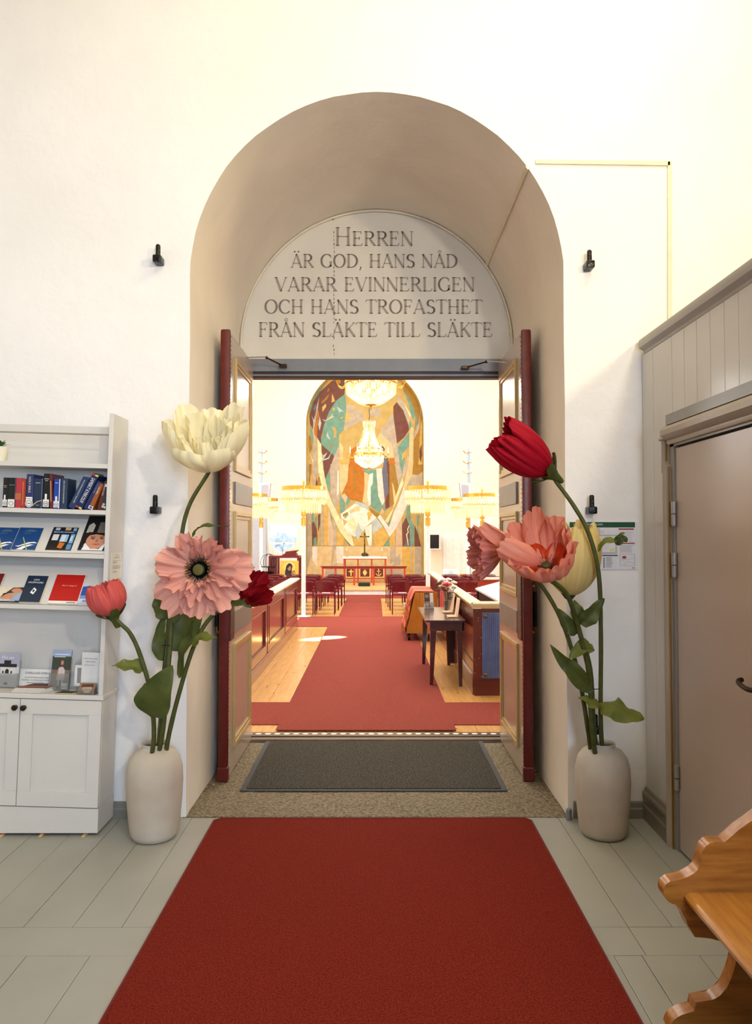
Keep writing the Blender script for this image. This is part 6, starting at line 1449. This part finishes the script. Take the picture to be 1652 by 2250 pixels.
# ================================================================== chandeliers
M_candle = mat('white_candle', (246, 238, 218), .5, transl=.2)
M_cry2 = mat('crystal_beads', (255, 248, 228), .15, trans=.1, var=.08, scale=60, spec=.8, transl=.45)
def make_chandelier():
    t = thing('crystal_chandelier', 'x', 'chandelier', (0, 0, 0), 'crystal chandeliers above the aisle')
    def o(n, bm, m, **k): return obj(n, bm, m, t, world=False, **k)
    Rb = .345
    bm = NB()
    for k in range(40):
        z0 = 1.10 + k * .11
        if k < 3 or k > 2: tube(bm, [(0, 0, z0), (.012 * (k % 2), .012 * ((k + 1) % 2), z0 + .055), (0, 0, z0 + .11)], .008, 5)
    o('chain', bm, M_bronze)
    bm = NB()
    lathe(bm, [(Rb, .30), (Rb + .02, .31), (Rb + .02, .35), (Rb, .36), (Rb - .02, .33), (Rb, .30)], n=40)
    lathe(bm, [(Rb * .8, .44), (Rb * .8 + .012, .445), (Rb * .8 + .012, .475), (Rb * .8, .48), (Rb * .8, .44)], n=36); lathe(bm, [(.115, 1.00), (.13, 1.0), (.13, 1.03), (.115, 1.03), (.115, 1.0)], n=24)
    for a in range(0, 360, 45): tube(bm, [(Rb * math.cos(R(a)), Rb * math.sin(R(a)), .33), (Rb * .8 * math.cos(R(a)), Rb * .8 * math.sin(R(a)), .46), (.12 * math.cos(R(a)), .12 * math.sin(R(a)), 1.0)], .006, 5)
    cyl(bm, (0, 0, .06), (0, 0, 1.12), .014, n=10); lathe(bm, [(0, .0), (.03, .012), (.09, .02), (.09, .026), (0, .03)], n=20); ball(bm, (0, 0, -.02), .022, 8)
    o('brass_frame', bm, M_gilt, smooth=True)
    bm = NB()
    def strand(p0, p1, n_, r_, sag=0):
        for k in range(n_):
            v = (k + .5) / n_; p = V(p0) * (1 - v) + V(p1) * v; p.z -= sag * 4 * v * (1 - v)
            vs = [bm.verts.new(p + d * r_) for d in (V((1, 0, 0)), V((0, 1, 0)), V((-1, 0, 0)), V((0, -1, 0)))]; u_ = bm.verts.new(p + V((0, 0, r_ * 1.35))); d_ = bm.verts.new(p - V((0, 0, r_ * 1.35)))
            for q_ in range(4): bm.faces.new((vs[q_], vs[(q_ + 1) % 4], u_)); bm.faces.new((vs[(q_ + 1) % 4], vs[q_], d_))
    for k in range(64):                      # basket
        a = 6.28318 * k / 64; c_, s_ = math.cos(a), math.sin(a)
        strand((Rb * c_, Rb * s_, .31), (Rb * .97 * c_, Rb * .97 * s_, .17), 8, .0115); strand((Rb * .97 * c_, Rb * .97 * s_, .17), (Rb * .5 * c_, Rb * .5 * s_, .05), 8, .010)
        if k % 2 == 0: strand((Rb * .5 * c_, Rb * .5 * s_, .05), (.09 * c_, .09 * s_, .02), 6, .009)
        strand((Rb * .8 * c_, Rb * .8 * s_, .45), (Rb * .98 * c_, Rb * .98 * s_, .345), 6, .0095)
        if k % 2 == 0:
            pv = None
            for v in range(7):
                w_ = v / 6; rr = Rb * .8 * (1 - w_) ** 1.8 + .125; rr = .12 + (Rb * .8 - .12) * (1 - w_) ** 2.2; p = V((rr * c_, rr * s_, .47 + .53 * w_))
                if pv is not None: strand(pv, p, 6, .0098)
                pv = p
        if k % 3 == 0: strand((.15 * c_, .15 * s_, 1.13), (.135 * c_, .135 * s_, .99), 5, .012)
    q_ = o('crystal_strands', bm, M_cry2); q_['kind'] = 'stuff'
    for k in range(8):
        a = R(45 * k + 10); bm = NB(); ball(bm, (.2 * math.cos(a), .2 * math.sin(a), .25), .035, 8, sz=1.3); o('bulb', bm, M_bulb, smooth=True)
    for k in range(3):
        bm = NB(); ball(bm, (.04 * math.cos(k * 2.1), .04 * math.sin(k * 2.1), .6 + .12 * k), .03, 8, sz=1.3); o('bulb', bm, M_bulb, smooth=True)
    for k in range(6):
        for q_ in (-7, 7):
            a = R(60 * k + q_); c_, s_ = math.cos(a), math.sin(a); r1_ = Rb + .11
            bm = NB(); tube(bm, spline([(Rb * c_, Rb * s_, .32), ((Rb + .05) * c_, (Rb + .05) * s_, .255), (r1_ * c_, r1_ * s_, .29), (r1_ * c_, r1_ * s_, .335)], 4), .007, 6); lathe(bm, [(0, .0), (.03, .008), (.034, .014), (.014, .014), (.014, .03), (0, .03)], (r1_ * c_, r1_ * s_, .33), 12)
            ar = o('candle_arm', bm, M_gilt, smooth=True)
            bm = NB(); cyl(bm, (r1_ * c_, r1_ * s_, .355), (r1_ * c_, r1_ * s_, .50), .0125, .011, n=10); cyl(bm, (r1_ * c_, r1_ * s_, .50), (r1_ * c_, r1_ * s_, .55), .006, .001, n=6)
            cd = obj('candle', bm, M_candle, ar, world=False, smooth=True)
    glow(t, .24, 45, .1); glow(t, .72, 14, .05)
    return t
cd0 = make_chandelier()
for k, (px, py, Y, lb) in enumerate(((815, 893, 10.0, 'nearer crystal chandelier, its basket just below the door lintel'), (811, 1030, 17.2, 'farther crystal chandelier, hanging whole in front of the mural'))):
    o = cd0 if k == 0 else copy_tree(cd0); o.location = P(px, py, Y); o['label'] = lb
# ================================================================== altar end
M_ared = mat('vermilion_paint', (186, 66, 40), .4, var=.08); M_amar = mat('maroon_panel', (96, 34, 36), .5, var=.1); M_agold = mat('altar_gold', (236, 206, 116), .4, .2, var=.08)
ZA = .1415
YA = 21.4; ax0, ax1 = P(756, 1250, YA).x, P(847, 1250, YA).x; az = P(801, 1224, YA).z
t = thing('altar', 'vermilion framed altar with maroon panels of cross, heart and anchor', 'altar', ((ax0 + ax1) / 2, YA, ZA))
th = (ax1 - ax0) / 3
bm = NB()
for k in range(4): box(bm, ax0 + th * k - .022, ax0 + th * k + .022, YA, YA + .05, ZA, az - .05)
for z in (ZA + .12, az - .30, az - .07): box(bm, ax0, ax1, YA + .004, YA + .046, z, z + .035)
for x in (ax0 - .022, ax1 - .022): box(bm, x, x + .044, YA + .6, YA + .65, ZA, az - .05); box(bm, x, x + .044, YA + .05, YA + .6, az - .085, az - .05)
obj('frame', bm, M_ared, t)
bm = NB(); box(bm, ax0 - .05, ax1 + .05, YA - .03, YA + .7, az - .05, az, bev=.008); obj('table_slab', bm, mat('white_altar_cloth', (244, 240, 232), .7), t)
def emb(kind, cx, cz, s_):
    if kind == 0: return [rc(cx - .1 * s_, cz - .5 * s_, cx + .1 * s_, cz + .6 * s_), rc(cx - .4 * s_, cz + .12 * s_, cx - .1 * s_, cz + .3 * s_), rc(cx + .1 * s_, cz + .12 * s_, cx + .4 * s_, cz + .3 * s_)]
    if kind == 1: return [[(cx, cz - .5 * s_)] + [(cx + s_ * .34 * math.copysign(1, math.cos(R(a))) * abs(math.cos(R(a))) ** .7, cz + .05 * s_ + .3 * s_ * math.sin(R(a))) for a in range(-20, 80, 12)] + [(cx, cz + .26 * s_)] + [(cx + s_ * .34 * -abs(math.cos(R(a))) ** .7, cz + .05 * s_ + .3 * s_ * math.sin(R(a))) for a in range(104, 204, 12)], [(cx - .04 * s_, cz + .26 * s_), (cx + .04 * s_, cz + .26 * s_), (cx + .18 * s_, cz + .6 * s_), (cx, cz + .46 * s_), (cx - .18 * s_, cz + .6 * s_)]]
    return [rc(cx - .05 * s_, cz - .45 * s_, cx + .05 * s_, cz + .5 * s_), rc(cx - .3 * s_, cz + .22 * s_, cx + .3 * s_, cz + .32 * s_), ell(cx, cz + .58 * s_, .1 * s_, .1 * s_, 10),
            arc(cx, cz - .05 * s_, .42 * s_, .45 * s_, 200, 340, 12) + arc(cx, cz + .02 * s_, .34 * s_, .4 * s_, 340, 200, 12), [(cx - .48 * s_, cz - .05 * s_), (cx - .3 * s_, cz - .12 * s_), (cx - .4 * s_, cz - .28 * s_)], [(cx + .48 * s_, cz - .05 * s_), (cx + .3 * s_, cz - .12 * s_), (cx + .4 * s_, cz - .28 * s_)]]
for k in range(3):
    x0, x1 = ax0 + th * k + .045, ax0 + th * (k + 1) - .045; z0, z1 = ZA + .165, az - .31
    bm = NB(); box(bm, x0, x1, YA + .012, YA + .03, z0, z1 + .0); pn = obj('panel', bm, M_amar, t)
    pn['label'] = 'maroon panel with gold ' + ('cross', 'heart', 'anchor')[k]
    bm = NB()
    for q_ in (rc(x0, z0, x1, z0 + .022), rc(x0, z1 - .022, x1, z1), rc(x0, z0 + .0222, x0 + .022, z1 - .0222), rc(x1 - .022, z0 + .0222, x1, z1 - .0222)): box(bm, q_[0][0], q_[1][0], YA + .004, YA + .0118, q_[0][1], q_[2][1])
    obj('gold_border', bm, M_agold, pn)
    bm = NB()
    for poly in emb(k, (x0 + x1) / 2, (z0 + z1) / 2 - .01, (z1 - z0) * .62): prism(bm, poly, lambda a, b: V((a, YA + .0035, b)), (0, .008, 0))
    obj('gold_emblem', bm, M_agold, pn)
c = P(801, 1222, YA + .3); c.z = az + .0008
M_obr = mat('old_dark_bronze', (70, 52, 24), .35, .8, var=.3, scale=40)
t = thing('altar_crucifix', 'dark bronze crucifix on a rocky foot in the middle of the altar', 'crucifix', c)
hz = P(801, 1171, YA + .3).z - c.z
bm = NB(); box(bm, c.x - .018, c.x + .018, c.y - .012, c.y + .012, c.z + .1, c.z + hz); zc_ = P(801, 1179, YA + .3).z; box(bm, c.x - .14, c.x + .14, c.y - .012, c.y + .012, zc_ - .018, zc_ + .018); obj('cross', bm, M_obr, t)
bm = NB(); rd = random.Random(2)
for k in range(14): a = rd.uniform(0, 6.28); r = rd.uniform(.0, .085); ball(bm, (c.x + r * math.cos(a), c.y + r * math.sin(a) * .7, c.z + .046 + (.1 - r) * .45), .045, 6)
obj('rocky_foot', bm, M_obr, t)
bm = NB(); tube(bm, spline([(c.x, c.y - .02, zc_ - .22), (c.x + .012, c.y - .026, zc_ - .14), (c.x, c.y - .024, zc_ - .05), (c.x, c.y - .024, zc_ + .0)], 4), [.009 + .004 * min(k, 8) / 8 for k in range(13)], 8); ball(bm, (c.x, c.y - .03, zc_ + .022), .016, 8)
for s in (-1, 1): tube(bm, [(c.x, c.y - .024, zc_ - .005), (c.x + s * .05, c.y - .02, zc_ + .004), (c.x + s * .11, c.y - .016, zc_ + .015)], [.009, .007, .005], 6)
obj('figure', bm, mat('gilt_figure', (150, 116, 60), .35, .8), t, smooth=True)
for k, (px, lb) in enumerate(((762, 'slim brass candlestick with white candle, left end of the altar'), (839, 'slim brass candlestick with white candle, right end of the altar'))):
    c = P(px, 1222, YA + .2); c.z = az + .0008; t = thing('candlestick', lb, 'candlestick', c, 'altar candlesticks')
    bm = NB(); lathe(bm, [(0, 0), (.04, 0), (.036, .008), (.01, .016), (.007, .05), (.012, .06), (.006, .07), (.007, .15), (.022, .16), (.022, .165), (0, .166)], c, 14); obj('holder', bm, M_gilt, t, smooth=True)
    bm = NB(); cyl(bm, c + V((0, 0, .166)), c + V((0, 0, .27)), .014, n=10); obj('candle', bm, M_candle, t)
# altar rail
YR = 20.5; x0, x1 = P(707, 1250, YR).x, P(892, 1250, YR).x; zr = P(800, 1244, YR).z
t = thing('altar_rail', 'open vermilion altar rail with dark top in front of the altar', 'railing', ((x0 + x1) / 2, YR, ZA))
bm = NB(); box(bm, x0 - .03, x1 + .03, YR - .05, YR + .09, zr - .03, zr, bev=.006); obj('top_rail', bm, mat('dark_oxblood_paint', (110, 36, 30), .35), t)
for px in (709, 737, 778, 821, 860, 889):
    x = P(px, 1250, YR).x; bm = NB(); box(bm, x - .025, x + .025, YR - .0, YR + .05, ZA, zr - .03); obj('post', bm, M_ared, t)
bm = NB(); box(bm, x0, x1, YR + .005, YR + .045, zr - .075, zr - .031); obj('under_rail', bm, M_ared, t)
a, b = P(787, 1281, 20.2), P(813, 1281, 20.2); bm = NB(); box(bm, a.x, b.x, 20.12, 20.42, ZA + .0005, ZA + .09, bev=.02); single('kneeler', bm, mat('dark_green_cloth', (26, 38, 32), .85), 'dark green kneeling cushion in front of the altar rail', 'cushion')
# ================================================================== left: ambo with icon, globe stand; right: screen, boards
YL = 17.6; a, b = P(590, 1270, YL), P(657, 1270, YL); zt5 = P(600, 1226, YL).z; t = thing('ambo', 'maroon reading ambo with sloping book top beside the window', 'lectern', ((a.x + b.x) / 2, YL, 0))
bm = NB()
for x in (a.x, b.x - .05, a.x + .21): box(bm, x, x + .05, YL, YL + .05, 0, zt5)
for x in (a.x, b.x - .05): box(bm, x, x + .05, YL + .5, YL + .55, 0, zt5)
box(bm, a.x, b.x, YL, YL + .55, zt5, zt5 + .05); obj('frame', bm, mat('maroon_paint', (110, 30, 34), .35), t)
bm = NB(); box(bm, a.x + .05, a.x + .2, YL + .02, YL + .04, .1, zt5); obj('side_board', bm, M_amar, t)
c0, c1 = P(617, 1220, YL), P(652, 1215, YL); bm = NB(); prism(bm, [(c0.x, zt5 + .05), (c1.x, zt5 + .05), (c1.x - .06, zt5 + .13), (c1.x, zt5 + .16), (c1.x, zt5 + .18), (c0.x + .1, zt5 + .15), (c0.x + .1, zt5 + .12)], lambda u, v: V((u, YL + .06, v)), (0, .4, 0)); obj('book_top', bm, mat('maroon_paint', (110, 30, 34)), t)
bm = NB(); box(bm, c0.x + .1, c1.x, YL + .08, YL + .42, zt5 + .181, zt5 + .205, bev=.004); single('open_bible', bm, mat('gilt_page', (228, 206, 150), .5), 'thick gilt-edged book lying on top of the ambo', 'book')
bm = NB(); m0 = V((c0.x + .03, YL + .1, zt5 + .05)); tube(bm, spline([m0, m0 + V((0, 0, .15)), m0 + V((.02, 0, .26)), m0 + V((.03, 0, .29))], 4), .005, 6); ball(bm, m0 + V((.03, 0, .30)), .014, 8)
single('microphone', bm, M_black, 'thin black gooseneck microphone at the left of the ambo top', 'microphone', smooth=True)
i0, i1 = P(615, 1272, YL - .03), P(656, 1232, YL - .03); iw, ih = i1.x - i0.x, i1.z - i0.z
t = thing('icon_painting', 'gold ground icon of a veiled woman with child leaning against the ambo', 'painting', (i0.x, YL - .03, i0.z))
bm = NB(); box(bm, i0.x, i1.x, YL - .03, YL - .005, i0.z, i1.z); obj('panel_board', bm, mat('icon_gold', (232, 190, 84), .4, .2, var=.1), t)
prints('painted_figures', [((226, 180, 70), ell(.5, .66, .36, .32, 20)), ((240, 206, 110), ell(.5, .66, .33, .29, 20)), ((40, 34, 48), [(.26, 0), (.28, .4), (.34, .72), (.46, .86), (.6, .84), (.68, .7), (.64, .5), (.62, .2), (.7, 0)]), ((170, 116, 70), ell(.5, .6, .1, .16, 12)), ((40, 34, 48), [(.38, .6), (.42, .76), (.56, .78), (.6, .7), (.5, .7), (.44, .6)]), ((110, 60, 40), ell(.74, .36, .085, .1, 10)), ((196, 140, 90), ell(.75, .34, .06, .075, 10)), ((226, 200, 190), [(.05, 0), (.12, .14), (.3, .2), (.5, .08), (.55, 0)]), ((228, 206, 196), [(.56, 0), (.6, .18), (.74, .26), (.86, .2), (.92, 0)])], (i0.x, YL - .031, i0.z), (iw, 0, 0), (0, 0, ih), t, eps=.001)
c = P(590, 1280, 17.32); zt6 = P(590, 1246, 17.32).z; t = thing('globe_stand', 'black iron globe candle stand beside the ambo', 'candle stand', (c.x, 17.32, 0))
bm = NB(); cyl(bm, (c.x, 17.32, .02), (c.x, 17.32, zt6), .02, n=10); lathe(bm, [(0, 0), (.2, 0), (.2, .02), (0, .03)], (c.x, 17.32, 0), 18); lathe(bm, [(0, zt6), (.18, zt6), (.18, zt6 + .02), (0, zt6 + .02)], (c.x, 17.32, 0), 18); lathe(bm, [(.02, zt6 - .2), (.15, zt6 - .18), (.16, zt6 - .1), (.02, zt6 - .1)], (c.x, 17.32, 0), 14); obj('stand', bm, M_black, t)
for k in range(3):
    bm = NB(); a = R(60 * k); tube(bm, [(c.x + .19 * math.sin(R(p)) * math.cos(a), 17.32 + .19 * math.sin(R(p)) * math.sin(a), zt6 + .12 - .19 * math.cos(R(p))) for p in range(40, 325, 15)], .006, 6); obj('globe_hoop', bm, M_black, t)
for px, lb, m_ in ((582, 'white loudspeaker on a tall post, left of the mural', 1), (1022, 'white loudspeaker on a tall post, right of the mural', -1)):
    YS_ = 19.5; c = P(px, 1078, YS_); t = thing('loudspeaker', lb, 'loudspeaker', (c.x, YS_, 0), rot=(0, 0, 0))
    pxp = P(574 if m_ > 0 else 1030, 1000, YS_ + .14).x; zt7 = P(580, 983, YS_).z
    bm = NB(); box(bm, pxp - .035, pxp + .035, YS_ + .12, YS_ + .16, ZA, zt7); obj('wall_post', bm, mat('blue_grey_post', (160, 178, 200), .4), t)
    bm = NB(); prism(bm, [(-.16, -.24), (.12, -.24), (.16, .2), (.10, .23), (-.15, .2)], lambda a, b: V((c.x + a * m_, YS_ - .12, c.z + b)), (0, .22, 0), bev=.015); obj('cabinet', bm, mat('grey_white_plastic', (176, 178, 190), .4), t)
    bm = NB(); p = [(x * m_, z) for x, z in ((-.08, -.18), (.09, -.18), (.12, .12), (.08, .15), (-.07, .13))]; prism(bm, p, lambda a, b: V((c.x + a, YS_ - .135, c.z + b)), (0, .014, 0)); obj('grille', bm, mat('grey_grille', (140, 140, 150), .5, var=.1, scale=60), t)
    for k in range(3):
        z = zt7 - .12 - k * .28; s_ = m_; bm = NB(); tube(bm, spline([(pxp, YS_ + .11, z), (pxp + s_ * .08, YS_ + .08, z - .03), (pxp + s_ * .15, YS_ + .06, z + .02)], 4), .010, 6); ball(bm, (pxp + s_ * .15, YS_ + .06, z + .03), .022, 6); ball(bm, (pxp - s_ * .05, YS_ + .1, z), .018, 6); obj('candle_bracket', bm, M_gilt, t)
YT = 21.9; a, b = P(940, 1208, YT), P(968, 1173, YT); t = thing('wall_screen', 'switched off black screen with white frame right of the mural', 'screen', ((a.x + b.x) / 2, YT, a.z))
bm = NB(); box(bm, a.x, b.x, YT, YT + .06, a.z, b.z, bev=.01); obj('screen_frame', bm, mat('white_plastic', (214, 214, 218), .4), t)
bm = NB(); box(bm, a.x + .03, b.x - .05, YT - .004, YT + .002, a.z + .04, b.z - .03); obj('screen_glass', bm, mat('black_glass', (10, 10, 11), .15), t)
bm = NB(); c = (a.x + b.x) / 2; box(bm, c - .06, c + .2, YT + .06, YF - .001, a.z + .1, b.z - .1); obj('wall_bracket', bm, mat('grey_metal', (150, 148, 146), .4, .5), t)
YD = 19.6; a, b = P(973, 1276, YD), P(1009, 1250, YD); t = thing('display_board', 'pale blue-white printed board standing right of the mural behind the chairs', 'display board', ((a.x + b.x) / 2, YD, ZA))
bm = NB(); box(bm, a.x, b.x, YD, YD + .03, a.z, b.z); obj('board', bm, mat('pale_blue_board', (212, 222, 230), .6, var=.12, scale=9), t)
prints('print', [((160, 176, 196), ell(.5, .55, .16, .3)), ((212, 222, 230), ell(.5, .55, .12, .24)), ((170, 184, 200), rc(.3, .2, .7, .27)), ((160, 176, 196), rc(.46, .4, .54, .72))], (a.x, YD - .0005, a.z), (b.x - a.x, 0, 0), (0, 0, b.z - a.z), t, eps=.001)
bm = NB(); box(bm, a.x + .05, a.x + .09, YD + .03, YD + .06, ZA, a.z + .2); box(bm, b.x - .09, b.x - .05, YD + .03, YD + .06, ZA, a.z + .2); obj('leg', bm, mat('grey_metal', (150, 148, 146)), t)
a, b = P(1009, 1285, 20.0), P(1042, 1262, 20.0); t = thing('low_bench', 'low pale blue bench with wooden seat near the white doors', 'bench', ((a.x + b.x) / 2, 20, ZA))
bm = NB(); box(bm, a.x, b.x, 20.0, 20.3, b.z - .05, b.z, bev=.01); obj('seat', bm, M_tro, t)
for x in (a.x + .03, b.x - .08):
    bm = NB(); box(bm, x, x + .05, 20.03, 20.27, ZA, b.z - .05); obj('leg', bm, mat('pale_blue_post', (204, 216, 230)), t)
